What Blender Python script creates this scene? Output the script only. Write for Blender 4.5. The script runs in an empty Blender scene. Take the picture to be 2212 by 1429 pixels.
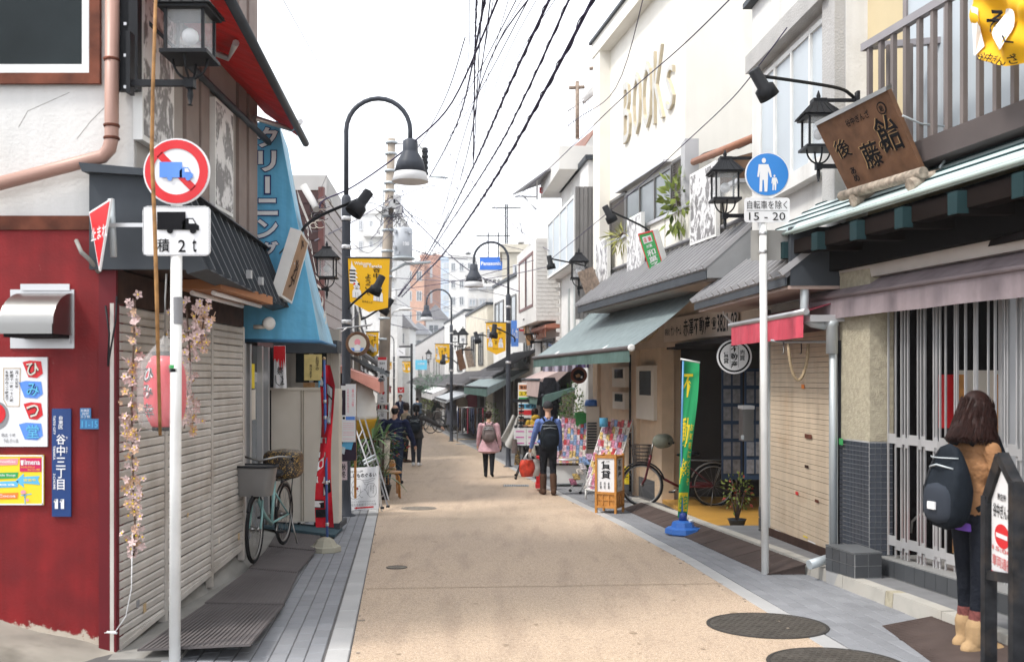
import bpy,math,random,colorsys
from mathutils import Vector,Matrix,noise as mnoise
R=math.radians
rnd=random.Random(7)
S=bpy.context.scene
COL=S.collection
# ---------------------------------------------------------------- camera, sky, sun, exposure
F,U0,HY,H=2150.0,1106.0,815.0,1.5
SL=0.0321
cam=bpy.data.cameras.new('camera');camo=bpy.data.objects.new('camera',cam);COL.objects.link(camo)
camo.location=(0,0,H);camo.rotation_euler=(R(90),0,0)
cam.sensor_width=36;cam.lens=36*F/2212;cam.shift_y=(HY-714.5)/2212
cam.clip_start=0.1;cam.clip_end=2000
cam.dof.use_dof=True;cam.dof.focus_distance=10.5;cam.dof.aperture_fstop=2.8
S.camera=camo
W=bpy.data.worlds.new('World');S.world=W;W.use_nodes=True
nt=W.node_tree;bg=nt.nodes['Background']
sky=nt.nodes.new('ShaderNodeTexSky');sky.sky_type='NISHITA';sky.sun_disc=False
SUN_E,SUN_AZ=R(54),R(-118)
sky.sun_elevation=SUN_E;sky.sun_rotation=SUN_AZ;sky.air_density=1.0;sky.dust_density=1.0;sky.ozone_density=1.0
hs=nt.nodes.new('ShaderNodeHueSaturation');hs.inputs['Saturation'].default_value=0.10
nt.links.new(sky.outputs[0],hs.inputs['Color'])
ov=nt.nodes.new('ShaderNodeMix');ov.data_type='RGBA';ov.inputs[0].default_value=.75;ov.inputs[7].default_value=(5.5,5.72,6.1,1)
nt.links.new(hs.outputs[0],ov.inputs[6]);nt.links.new(ov.outputs[2],bg.inputs['Color'])
bg.inputs['Strength'].default_value=0.15
sun=bpy.data.lights.new('sun','SUN');suno=bpy.data.objects.new('sun',sun);COL.objects.link(suno)
sun.energy=1.5;sun.angle=R(12);sun.color=(1,.955,.89)
sd=Vector((math.sin(SUN_AZ)*math.cos(SUN_E),math.cos(SUN_AZ)*math.cos(SUN_E),math.sin(SUN_E)))
suno.rotation_euler=sd.to_track_quat('Z','Y').to_euler()
suno.location=sd*60
S.view_settings.view_transform='Standard';S.view_settings.look='None'
S.view_settings.gamma=1;S.view_settings.use_curve_mapping=False
S.view_settings.exposure=1.3
# ---------------------------------------------------------------- helpers
def gz(y):return -SL*y if y < 26 else -SL*26-.0105*(y-26)
def P(u,v,Y):return Vector(((u-U0)/F*Y,Y,H-(v-HY)/F*Y))
def G(u,v):
 Y=H*F/(v-HY-SL*F);return Vector(((u-U0)/F*Y,Y,gz(Y)))
V=Vector
class Pl:
 def __init__(s,x0,y0,d):s.x0,s.y0,s.d=x0,y0,d
 def at(s,u,v,o=0.0):
  k=(u-U0)/F;x0=s.x0+o
  Y=(x0-s.d*s.y0)/(k-s.d);return V((k*Y,Y,H-(v-HY)/F*Y))
 def pt(s,Y,z,o=0.0):return V((s.x0+o+s.d*(Y-s.y0),Y,z))
class Fr:
 def __init__(s,Y):s.Y=Y
 def at(s,u,v,o=0.0):return P(u,v,s.Y+o)
def rect(pl,u0,v0,u1,v1,o=0.0):
 a=pl.at(u0,v0,o);b=pl.at(u1,v1,o)
 return [a,V((b.x,b.y,a.z)),b,V((a.x,a.y,b.z))]
def lerp(a,b,t):return a+(b-a)*t
MATS={}
def M(name,col,rough=.6,metal=0.,var=.12,ns=3.,bump=0.,bs=90.,rv=0.,dirt=None,da=.5,ds=1.2,wr=0.,streak=0.,spec=None,alpha=1.,trans=0.,emit=0.,grain=0.,gs=260.):
 if name in MATS:return MATS[name]
 m=bpy.data.materials.new(name);m.use_nodes=True;t=m.node_tree;b=t.nodes['Principled BSDF'];L=t.links.new
 if spec is None:lum=max(col);spec=.5 if metal > .2 else (.06 if lum < .03 and rough > .55 else .14 if lum < .12 and rough > .4 else .28 if rough > .45 else .45)
 b.inputs['Roughness'].default_value=rough;b.inputs['Metallic'].default_value=metal
 b.inputs['Specular IOR Level'].default_value=spec;b.inputs['Alpha'].default_value=alpha
 b.inputs['Transmission Weight'].default_value=trans
 c=(*col,1);geo=t.nodes.new('ShaderNodeNewGeometry')
 def noise(sc,det=4):
  n=t.nodes.new('ShaderNodeTexNoise');n.inputs['Scale'].default_value=sc;n.inputs['Detail'].default_value=det
  L(geo.outputs['Position'],n.inputs['Vector']);return n
 def mix(fac,a,bb,mode='MIX'):
  x=t.nodes.new('ShaderNodeMix');x.data_type='RGBA';x.blend_type=mode
  for k,q in ((0,fac),(6,a),(7,bb)):
   if hasattr(q,'links') or hasattr(q,'is_linked'):L(q,x.inputs[k])
   else:x.inputs[k].default_value=q
  return x.outputs[2]
 def ramp(src,lo,hi,a=0.,bb=1.):
  r=t.nodes.new('ShaderNodeMapRange');r.inputs[1].default_value=lo;r.inputs[2].default_value=hi
  r.inputs[3].default_value=a;r.inputs[4].default_value=bb;L(src,r.inputs[0]);return r.outputs[0]
 out=None
 rgb=t.nodes.new('ShaderNodeRGB');rgb.outputs[0].default_value=c;out=rgb.outputs[0]
 if var > 0:
  dk=tuple(x*(1-var) for x in col)+(1,);lt=tuple(min(1,x*(1+var*.6)) for x in col)+(1,)
  out=mix(ramp(noise(ns,5).outputs[0],.3,.7),dk,lt)
 if grain > 0:
  out=mix(ramp(noise(gs,2).outputs[0],.35,.65,1-grain,1+grain*.5),(0,0,0,1),out)
 if rv > 0:
  oi=t.nodes.new('ShaderNodeObjectInfo');h=t.nodes.new('ShaderNodeHueSaturation')
  L(ramp(oi.outputs['Random'],0,1,1-rv,1+rv),h.inputs['Value']);L(out,h.inputs['Color']);out=h.outputs[0]
 if dirt:
  out=mix(ramp(noise(ds,8).outputs[0],.52,.72,0,da),out,(*dirt,1))
 if streak > 0:
  mp=t.nodes.new('ShaderNodeMapping');mp.inputs['Scale'].default_value=(9,9,.45);L(geo.outputs['Position'],mp.inputs[0])
  n=t.nodes.new('ShaderNodeTexNoise');n.inputs['Scale'].default_value=1;n.inputs['Detail'].default_value=6;L(mp.outputs[0],n.inputs['Vector'])
  out=mix(ramp(n.outputs[0],.42,.75,0,streak),out,tuple(x*.45 for x in col)+(1,))
 L(out,b.inputs['Base Color'])
 if emit:L(out,b.inputs['Emission Color']);b.inputs['Emission Strength'].default_value=emit
 if wr > 0:
  bm=t.nodes.new('ShaderNodeBump');bm.inputs['Strength'].default_value=wr;bm.inputs['Distance'].default_value=.05
  L(noise(bs if bs < 50 else 5,3).outputs[0],bm.inputs['Height']);L(bm.outputs[0],b.inputs['Normal'])
 elif bump > 0:
  bm=t.nodes.new('ShaderNodeBump');bm.inputs['Strength'].default_value=bump;bm.inputs['Distance'].default_value=.01
  L(noise(bs,4).outputs[0],bm.inputs['Height']);L(bm.outputs[0],b.inputs['Normal'])
 MATS[name]=m;m['_tools']=0
 return m
WM={}
def tag(o,label=None,cat=None,group=None,kind=None):
 if label:o['label']=label
 if cat:o['category']=cat
 if group:o['group']=group
 if kind:o['kind']=kind
 return o
def thing(name,label,cat,loc=(0,0,0),rz=0.,group=None):
 o=bpy.data.objects.new(name,None);COL.objects.link(o);o.empty_display_size=.1
 o.location=loc;o.rotation_euler=(0,0,rz);WM[o.name]=Matrix.Translation(V(loc)) @ Matrix.Rotation(rz,4,'Z')
 return tag(o,label,cat,group)
class MB:
 def __init__(s):s.v=[];s.f=[];s.sm=[]
 def add(s,vs,fs,smooth=False):
  n=len(s.v);s.v += [V(q) for q in vs];s.f += [tuple(i+n for i in f) for f in fs];s.sm += [smooth]*len(fs);return s
 def box(s,c,d,M_=None,taper=1.0):
  x,y,z=d[0]/2,d[1]/2,d[2]/2;t=taper
  q=[V((-x,-y,-z)),V((x,-y,-z)),V((x,y,-z)),V((-x,y,-z)),V((-x*t,-y*t,z)),V((x*t,-y*t,z)),V((x*t,y*t,z)),V((-x*t,y*t,z))]
  if M_ is not None:q=[M_ @ p for p in q]
  return s.hexa([p+V(c) for p in q])
 def hexa(s,q):return s.add(q,[(3,2,1,0),(4,5,6,7),(0,1,5,4),(1,2,6,5),(2,3,7,6),(3,0,4,7)])
 def bbox(s,a,b):a=V(a);b=V(b);return s.box((a+b)/2,[abs(x) for x in (b-a)])
 def panel(s,q,t=.02):
  q=[V(p) for p in q];n=nrm(q);bk=[p-n*t for p in q]
  return s.add(q+bk,[(0,1,2,3),(7,6,5,4),(0,4,5,1),(1,5,6,2),(2,6,7,3),(3,7,4,0)])
 def poly(s,pts,t=0.,n=None):
  pts=[V(p) for p in pts];k=len(pts)
  if t == 0:return s.add(pts,[tuple(range(k))])
  n=n or nrm(pts);bk=[p-n*t for p in pts]
  return s.add(pts+bk,[tuple(range(k)),tuple(range(2*k-1,k-1,-1))]+[(i,i+k,(i+1)%k+k,(i+1)%k) for i in range(k)])
 def prism(s,foot,z0,z1):
  k=len(foot);lo=[V((x,y,z0)) for x,y in foot];hi=[V((x,y,z1)) for x,y in foot]
  return s.add(lo+hi,[tuple(range(k))[::-1],tuple(range(k,2*k))]+[(i,(i+1)%k,(i+1)%k+k,i+k) for i in range(k)])
 def tube(s,path,r,n=8,cap=True,closed=False):
  path=[V(p) for p in path];m=len(path);rs=r if isinstance(r,(list,tuple)) else [r]*m;base=len(s.v);up=None
  for i,p in enumerate(path):
   a=path[i-1] if i else (path[-1] if closed else None);b=path[i+1] if i < m-1 else (path[0] if closed else None)
   t=((b or p)-(a if a is not None else p)).normalized()
   if up is None:up=t.orthogonal().normalized()
   else:
    up=up-t*up.dot(t);up=up.normalized() if up.length > 1e-6 else t.orthogonal().normalized()
   w=t.cross(up)
   for k in range(n):an=2*math.pi*k/n;s.v.append(p+(up*math.cos(an)+w*math.sin(an))*rs[i])
  for i in range(m if closed else m-1):
   j=(i+1)%m
   for k in range(n):s.f.append((base+i*n+k,base+i*n+(k+1)%n,base+j*n+(k+1)%n,base+j*n+k));s.sm.append(n > 4)
  if cap and not closed:s.f.append(tuple(base+k for k in range(n))[::-1]);s.f.append(tuple(base+(m-1)*n+k for k in range(n)));s.sm += [False,False]
  return s
 def lathe(s,prof,n=20,M_=None,c=(0,0,0),smooth=True,cap=True):
  base=len(s.v);M_=M_ or Matrix.Identity(4);m=len(prof)
  for r,z in prof:
   for k in range(n):an=2*math.pi*k/n;s.v.append(M_ @ V((r*math.cos(an),r*math.sin(an),z))+V(c))
  for i in range(m-1):
   for k in range(n):s.f.append((base+i*n+k,base+i*n+(k+1)%n,base+(i+1)*n+(k+1)%n,base+(i+1)*n+k));s.sm.append(smooth)
  if cap:s.f.append(tuple(base+k for k in range(n))[::-1]);s.f.append(tuple(base+(m-1)*n+k for k in range(n)));s.sm += [False,False]
  return s
 def ell(s,c,r,n=14,m=9,M_=None):
  prof=[(max(1e-4,math.sin(math.pi*i/m)),-math.cos(math.pi*i/m)) for i in range(m+1)]
  A=(M_.to_4x4() if M_ else Matrix.Identity(4)) @ Matrix.Diagonal((r[0],r[1],r[2],1));return s.lathe(prof,n,A,c)
 def grid(s,fn,nu,nv,smooth=True):
  base=len(s.v)
  for j in range(nv+1):
   for i in range(nu+1):s.v.append(V(fn(i/nu,j/nv)))
  for j in range(nv):
   for i in range(nu):a=base+j*(nu+1)+i;s.f.append((a,a+1,a+nu+2,a+nu+1));s.sm.append(smooth)
  return s
 def mesh(s,name):
  me=bpy.data.meshes.new(name);me.from_pydata([tuple(q) for q in s.v],[],s.f)
  me.polygons.foreach_set('use_smooth',s.sm);me.update();return me
 def xf(s,Mx):s.v=[Mx @ q for q in s.v];return s
 def build(s,name,mat,parent=None,world=False,kind=None,label=None,recalc=True):
  loc=None
  if parent is not None and world:s.xf(WM[parent.name].inverted())
  if parent is None:
   xs=[q.x for q in s.v];ys=[q.y for q in s.v];z0=min(q.z for q in s.v)
   loc=V(((min(xs)+max(xs))/2,(min(ys)+max(ys))/2,z0));s.v=[q-loc for q in s.v]
  me=s.mesh(name)
  if recalc:
   import bmesh
   b=bmesh.new();b.from_mesh(me);bmesh.ops.recalc_face_normals(b,faces=b.faces);b.to_mesh(me);b.free()
  me.materials.append(mat)
  o=bpy.data.objects.new(name,me);COL.objects.link(o)
  if loc is not None:o.location=loc;WM[o.name]=Matrix.Translation(loc)
  if parent is not None:o.parent=parent;WM[o.name]=WM[parent.name]
  if kind:o['kind']=kind
  if label:o['label']=label
  return o
def nrm(q):
 n=V((0,0,0));k=len(q)
 for i in range(k):n += (q[i]-q[0]).cross(q[(i+1)%k]-q[0])
 n=n.normalized();c=sum(q,V((0,0,0)))/k
 return n if n.dot(V((0,0,H))-c) >= 0 else -n
def piece(name,me,parent,loc,rot=None,scale=None):
 o=bpy.data.objects.new(name,me);COL.objects.link(o);o.location=loc
 if rot is not None:o.rotation_euler=rot
 if scale is not None:o.scale=scale
 o.parent=parent;return o
def kids(o):return [c for c in bpy.data.objects if c.parent == o]
CH={}
def dup(o,loc,rz=None,label=None,scale=None):
 def walk(a,par):
  c=a.copy();COL.objects.link(c)
  if par is not None:c.parent=par
  for k in CH.setdefault(a.name,kids(a)):walk(k,c)
  return c
 c=walk(o,None);c.location=loc
 if rz is not None:c.rotation_euler=(0,0,rz)
 if label:c['label']=label
 if scale:c.scale=(scale,)*3
 return c
 # ---- lettering: font outlines turned into thin meshes and laid on boards
TC={}
def glyphs(s,bold=0.):
 if any(ord(c) > 0x3400 for c in s):bold=min(bold,.014)
 k=(s,bold)
 if k not in TC:
  cu=bpy.data.curves.new('lettering_outline','FONT');cu.body=s;cu.resolution_u=2;cu.size=1;cu.offset=bold;cu.fill_mode='FRONT'
  o=bpy.data.objects.new('lettering_outline',cu);COL.objects.link(o)
  me=bpy.data.meshes.new_from_object(o.evaluated_get(bpy.context.evaluated_depsgraph_get()))
  vs=[q.co.copy() for q in me.vertices];fs=[tuple(p.vertices) for p in me.polygons]
  bpy.data.objects.remove(o);bpy.data.curves.remove(cu);bpy.data.meshes.remove(me)
  TC[k]=(vs,fs)
 return TC[k]
class Board:
 """flat face spanned by four world corners TL, TR, BR, BL; marks are laid on it in 0..1 coordinates (x right, y down)"""
 def __init__(s,q,parent):s.q=[V(p) for p in q];s.p=parent;s.n=nrm(s.q);s.k=1
 def w(s,x,y,l=1):a=lerp(s.q[0],s.q[1],x);b=lerp(s.q[3],s.q[2],x);return lerp(a,b,y)+s.n*(.0022*l)
 def mark(s,mb,name,mat):return mb.build(name,mat,s.p,True,recalc=False)
 def rect(s,x0,y0,x1,y1,mat,name='stripe',l=1,t=0.):return s.mark(MB().poly([s.w(x0,y0,l),s.w(x1,y0,l),s.w(x1,y1,l),s.w(x0,y1,l)],t),name,mat)
 def poly(s,pts,mat,name='emblem',l=1):return s.mark(MB().poly([s.w(x,y,l) for x,y in pts]),name,mat)
 def polys(s,ps,mat,name='emblem',l=1):
  mb=MB()
  for pts in ps:mb.poly([s.w(x,y,l) for x,y in pts])
  return s.mark(mb,name,mat)
 def disc(s,cx,cy,rx,ry,mat,name='emblem',l=1,n=24):return s.poly([(cx+rx*math.cos(2*math.pi*i/n),cy+ry*math.sin(2*math.pi*i/n)) for i in range(n)],mat,name,l)
 def lines(s,ls,wd,mat,name='drawing',l=1):
  mb=MB();ar=(s.q[1]-s.q[0]).length/max(1e-6,(s.q[3]-s.q[0]).length)
  for pts in ls:
   for a,b in zip(pts,pts[1:]):
    d=V((b[0]-a[0],(b[1]-a[1])/ar));L=d.length or 1;nx,ny=-d.y/L*wd/2,d.x/L*wd/2*ar
    ex,ey=d.x/L*wd*.3,d.y/L*wd*.3*ar
    mb.poly([s.w(a[0]+nx-ex,a[1]+ny-ey,l),s.w(b[0]+nx+ex,b[1]+ny+ey,l),s.w(b[0]-nx+ex,b[1]-ny+ey,l),s.w(a[0]-nx-ex,a[1]-ny-ey,l)])
  return s.mark(mb,name,mat)
 def text(s,items,mat,name='lettering',l=2,bold=.012):
  mb=MB()
  for it in items:
   st,x0,y0,x1,y1=it[:5]
   if len(it) > 5:
    n=len(st);cells=[(c,x0,y0+(y1-y0)*(i+.04)/n,x1,y0+(y1-y0)*(i+.96)/n) for i,c in enumerate(st)]
   else:cells=[(st,x0,y0,x1,y1)]
   for c,a,b_,d,e in cells:
    vs,fs=glyphs(c,bold)
    if not vs:continue
    mnx=min(q.x for q in vs);mxx=max(q.x for q in vs);mny=min(q.y for q in vs);mxy=max(q.y for q in vs)
    if len(it) > 5:
     if c in 'ー':vs=[V((q.y,-q.x,0)) for q in vs];mnx,mxx,mny,mxy=min(q.x for q in vs),max(q.x for q in vs),min(q.y for q in vs),max(q.y for q in vs)
     cx,cy=(mnx+mxx)/2,(mny+mxy)/2;sz=max(mxx-mnx,mxy-mny,.72);mnx,mxx,mny,mxy=cx-sz/2,cx+sz/2,cy-sz/2,cy+sz/2
    mb.add([s.w(a+(d-a)*(q.x-mnx)/max(1e-6,mxx-mnx),e-(e-b_)*(q.y-mny)/max(1e-6,mxy-mny),l) for q in vs],fs)
  return s.mark(mb,name,mat)
def frame_bars(mb,q,w,t):
 a,b,c,d=q;e=[]
 for p,l,r_ in ((a,d,b),(b,a,c),(c,b,d),(d,c,a)):e.append(p+(l-p).normalized()*w+(r_-p).normalized()*w)
 mb.panel([a,b,e[1],e[0]],t);mb.panel([b,c,e[2],e[1]],t);mb.panel([c,d,e[3],e[2]],t);mb.panel([d,a,e[0],e[3]],t)
def window(par,q,nx=2,ny=1,fm=None,gm=None,fw=.05,t=.05,name='window'):
 q=[V(p) for p in q];n=nrm(q);mb=MB();frame_bars(mb,q,fw,t)
 for i in range(1,nx):a=lerp(q[0],q[1],i/nx);b=lerp(q[3],q[2],i/nx);ux=(q[1]-q[0]).normalized()*fw*.4;mb.panel([a-ux+n*.003,a+ux+n*.003,b+ux+n*.003,b-ux+n*.003],t)
 for i in range(1,ny):a=lerp(q[0],q[3],i/ny);b=lerp(q[1],q[2],i/ny);uy=(q[3]-q[0]).normalized()*fw*.3;mb.panel([a-uy,b-uy,b+uy,a+uy],t)
 f=mb.build(name,fm,par,True)
 for i in range(nx):
  g=[lerp(q[0],q[1],i/nx),lerp(q[0],q[1],(i+1)/nx),lerp(q[3],q[2],(i+1)/nx),lerp(q[3],q[2],i/nx)]
  MB().panel([p-n*(.018+.006*(i%2)) for p in g],.008).build('pane',gm,f,True)
 return f
def siding(par,q,n,mat,name='siding_board',proud=.014,vertical=False,gap=.006):
 """individual cladding boards on a wall quad"""
 q=[V(p) for p in q];nn=nrm(q)
 for i in range(n):
  a,b=i/n,(i+1)/n
  e=[lerp(q[0],q[1],a),lerp(q[0],q[1],b),lerp(q[3],q[2],b),lerp(q[3],q[2],a)] if vertical else [lerp(q[0],q[3],a),lerp(q[1],q[2],a),lerp(q[1],q[2],b),lerp(q[0],q[3],b)]
  ax=0 if vertical else 3
  g1=(e[1]-e[0]).normalized()*gap if vertical else (e[3]-e[0]).normalized()*gap
  if vertical:z=[e[0]+g1,e[1]-g1,e[2]-g1,e[3]+g1];off=[proud]*4
  else:z=[e[0]+g1*.3,e[1]+g1*.3,e[2]-g1,e[3]-g1];off=[proud*.45,proud*.45,proud,proud]
  MB().panel([p+nn*o for p,o in zip(z,off)],.02).build(name,mat,par,True)
  # ---------------------------------------------------------------- materials
white=M('white_paint',(.78,.78,.76),.5,dirt=(.45,.42,.38),da=.35,ds=2)
whitew=M('white_stucco',(.70,.69,.67),.85,streak=.22,var=.08,ns=2,bump=.35,bs=45,dirt=(.42,.38,.33),da=.45,ds=1.1)
redw=M('red_painted_render',(.215,.011,.013),.62,streak=.55,var=.25,ns=5,bump=.25,bs=60,dirt=(.12,.008,.011),da=.6,ds=3)
dred=M('dark_red_paint',(.12,.007,.012),.6,var=.2)
rust=M('rusty_trim',(.16,.05,.028),.8,var=.5,ns=6)
pipe_m=M('pink_brown_pipe',(.42,.25,.20),.45,var=.08)
black=M('black_iron',(.018,.019,.022),.5,var=.2)
dgrey=M('charcoal_metal',(.055,.062,.072),.5,var=.18,ns=4)
dbrown=M('dark_brown_wood',(.055,.030,.022),.7,var=.35,ns=9)
slat_m=M('beige_grey_shutter',(.53,.495,.455),.5,streak=.25,var=.12,ns=4,rv=.05,dirt=(.27,.22,.17),da=.5,ds=2.4)
shade_m=M('slat_shade_backing',(.20,.175,.155),.8)  # dark sheet behind the slats, stands in for shadow lines between them
cslat_m=M('cream_shutter',(.60,.485,.36),.5,streak=.3,var=.08,ns=4,rv=.03,dirt=(.45,.30,.18),da=.5,ds=2.6)
steel=M('stainless_steel',(.30,.295,.285),.36,1.,var=.06)
alu=M('aluminium',(.60,.60,.61),.42,.7,var=.06)
galv=M('galvanised_pipe',(.46,.50,.52),.5,.3,var=.1)
glass_d=M('dark_window_glass',(.020,.026,.028),.12,var=.3,ns=2,spec=.12)
glass_m=M('grey_window_glass',(.16,.18,.19),.12,var=.25,ns=1.2)
glass_l=M('frosted_window_glass',(.46,.51,.55),.35,var=.1,ns=.8)
clear=M('clear_lamp_glass',(.85,.88,.9),.05,var=0,alpha=.22)
sredm=M('sign_red',(.62,.015,.022),.4,var=.05)
swhite=M('sign_white',(.76,.76,.77),.35,var=.03)
sblue=M('sign_blue',(.03,.22,.62),.35,var=.04)
sblue2=M('truck_blue',(.10,.26,.72),.4,var=.03)
snavy=M('plate_navy',(.012,.045,.17),.35,var=.06)
sblack=M('print_black',(.012,.012,.014),.6,var=0)
sgrey=M('print_grey',(.25,.25,.26),.7,var=0)
gold=M('print_gold',(.50,.36,.20),.5,var=.1)
pinkp=M('print_pink',(.80,.30,.36),.6,var=0)
yel=M('banner_yellow',(.78,.43,.012),.75,var=.06)
yel2=M('print_yellow',(.80,.62,.03),.55,var=.03)
grn=M('print_green',(.05,.34,.10),.6,var=.05)
cyan=M('print_cyan',(.12,.45,.72),.6,var=.05)
orangep=M('print_orange',(.75,.22,.04),.6,var=.05)
bluep=M('awning_blue',(.145,.49,.76),.55,wr=.5,bs=4,streak=.45,var=.05,ns=2)
bluel=M('awning_blue_faded',(.27,.50,.66),.55,wr=.5,bs=4,streak=.45,var=.1,ns=2,dirt=(.30,.38,.40),da=.5)
redc=M('awning_red',(.60,.014,.012),.6,wr=.5,bs=4,streak=.45,var=.1)
cream=M('cream_panel',(.67,.62,.54),.5,var=.05,dirt=(.42,.37,.29),da=.3)
conc=M('concrete',(.27,.26,.24),.85,var=.2,ns=3,bump=.2,bs=120,dirt=(.20,.19,.17),da=.5,ds=2.5)
concl=M('pale_concrete',(.43,.41,.37),.85,var=.18,ns=4,bump=.2,bs=100,dirt=(.33,.30,.26),da=.5,ds=4)
mat_br=M('ribbed_brown_mat',(.115,.103,.102),.75,var=.12,ns=4,rv=.08)
mat_bl=M('blue_grey_mat',(.055,.095,.115),.85,var=.15,grain=.2)
paver_m=M('grey_paver',(.235,.24,.255),.8,var=.10,ns=3,rv=.09,bump=.12,bs=150,grain=.10)
paver_j=M('paver_joint',(.115,.11,.108),.9)
strip_m=M('pale_edge_stone',(.40,.395,.39),.8,var=.1,ns=3,rv=.05,grain=.1)
woodl=M('light_wood',(.44,.24,.10),.5,var=.3,ns=14)
woodo=M('orange_wood',(.50,.22,.05),.45,var=.25,ns=14)
woods=M('sign_brown_wood',(.155,.080,.045),.55,var=.3,ns=9)
wooddk=M('weathered_wood',(.30,.23,.18),.75,var=.4,ns=16)
logm=M('log_bark',(.36,.30,.24),.85,var=.5,ns=18,bump=.6,bs=40)
tan_wall=M('tan_tile_wall',(.60,.45,.31),.7,var=.1,ns=5)
brick_w=M('white_brick',(.66,.64,.61),.7,var=.06,rv=.06)
creamw=M('cream_render',(.80,.77,.70),.8,streak=.07,var=.05,ns=1.5,bump=.1,bs=30,dirt=(.60,.54,.44),da=.35,ds=.8)
yelw=M('pale_yellow_render',(.60,.50,.32),.85,var=.08,ns=2,bump=.15,bs=60)
purp=M('awning_mauve',(.285,.235,.25),.7,wr=.5,bs=4,streak=.45,var=.08,ns=3,dirt=(.27,.21,.22),da=.5,ds=1.5)
gryg=M('awning_grey_green',(.205,.25,.255),.7,wr=.5,bs=4,streak=.45,var=.06,ns=2)
gryv=M('valance_green',(.085,.145,.13),.7,wr=.5,bs=4,streak=.45,var=.06)
crim=M('awning_crimson',(.62,.075,.115),.6,wr=.5,bs=4,streak=.45,var=.1)
teal_r=M('verdigris_sky_sheen',(.50,.59,.585),.55,var=.1,ns=3,dirt=(.30,.40,.40),da=.3)  # verdigris paled: the sky's reflection is put into the base colour
tealc=M('verdigris_cap',(.014,.036,.040),.6,var=.2)
roofg=M('grey_metal_roof',(.22,.215,.225),.45,var=.12,ns=4,rv=.05)
roofb=M('brown_metal_roof',(.24,.12,.09),.55,var=.12)
tile_d=M('dark_blue_tile',(.045,.053,.068),.30,var=.2,rv=.15)
tile_g=M('dark_grey_tile',(.060,.064,.070),.4,var=.15,rv=.12)
grout=M('pale_grout',(.36,.36,.36),.9)
stuc=M('beige_stucco',(.40,.36,.27),.9,var=.2,ns=25,bump=.9,bs=70)
dark_in=M('interior_shade_black',(.018,.015,.016),.9)  # shade of interiors and hollows put into the colour
dark_in2=M('interior_shade_dim',(.06,.05,.045),.9)  # interior shade put into the colour, a step lighter
skin=M('skin',(.52,.31,.22),.5,var=.04)
hairb=M('brown_black_hair',(.026,.012,.010),.45,var=.45,ns=40,spec=.12)
hairk=M('black_hair',(.012,.010,.010),.5,var=.3,ns=30,spec=.10)
rubber=M('tyre_rubber',(.016,.016,.017),.7)
leafg=M('leaf_green',(.075,.13,.025),.5,var=.35,ns=12,rv=.2)
leafd=M('leaf_dark_green',(.05,.105,.03),.5,var=.35,ns=12,rv=.2)
leafy=M('leaf_yellow_green',(.16,.20,.04),.5,var=.3,ns=12,rv=.2)
leafr=M('leaf_red',(.30,.045,.03),.5,var=.3,ns=12)
petal=M('pink_petal',(.62,.46,.44),.7,var=.2,ns=30)
petal2=M('tan_petal',(.55,.36,.24),.7,var=.2,ns=30)
twig=M('twig',(.10,.065,.05),.8)
wire_m=M('cable_sheath_fringed',(.050,.040,.085),.6)  # purple tint stands in for lens colour fringing along the wires
wire_g=M('grey_cable',(.16,.15,.18),.6)
lampg=M('lamp_post_grey',(.058,.064,.078),.45,var=.06)
pole_c=M('utility_pole_concrete',(.33,.28,.23),.85,var=.2,ns=3)
def print_mat(name,dark,light,sc,vert=1.0,thr=.5):
 m=bpy.data.materials.new(name);m.use_nodes=True;t=m.node_tree;b=t.nodes['Principled BSDF'];b.inputs['Roughness'].default_value=.45
 geo=t.nodes.new('ShaderNodeNewGeometry');mp=t.nodes.new('ShaderNodeMapping');mp.inputs['Scale'].default_value=(sc,sc,sc*vert)
 n=t.nodes.new('ShaderNodeTexNoise');n.inputs['Scale'].default_value=3;n.inputs['Detail'].default_value=9;n.inputs['Distortion'].default_value=1.6
 w=t.nodes.new('ShaderNodeTexNoise');w.inputs['Scale'].default_value=22;w.inputs['Detail'].default_value=3
 r=t.nodes.new('ShaderNodeValToRGB');r.color_ramp.elements[0].position=thr-.04;r.color_ramp.elements[1].position=thr+.06
 r.color_ramp.elements[0].color=(*dark,1);r.color_ramp.elements[1].color=(*light,1)
 mx=t.nodes.new('ShaderNodeMath');mx.operation='ADD';ml=t.nodes.new('ShaderNodeMath');ml.operation='MULTIPLY';ml.inputs[1].default_value=.28
 L=t.links.new;L(geo.outputs['Position'],mp.inputs[0]);L(mp.outputs[0],n.inputs['Vector']);L(mp.outputs[0],w.inputs['Vector'])
 L(w.outputs[0],ml.inputs[0]);L(n.outputs[0],mx.inputs[0]);L(ml.outputs[0],mx.inputs[1]);L(mx.outputs[0],r.inputs[0]);L(r.outputs[0],b.inputs['Base Color'])
 return m
sketch=print_mat('printed_drawing',(.17,.16,.16),(.70,.69,.69),1.5,.8,.63)
sketch2=print_mat('printed_drawing_pale',(.22,.21,.22),(.74,.73,.73),2.2,.6,.60)
dotty=print_mat('speckled_cloth',(.02,.016,.018),(.60,.38,.10),15,1,.72)
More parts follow.
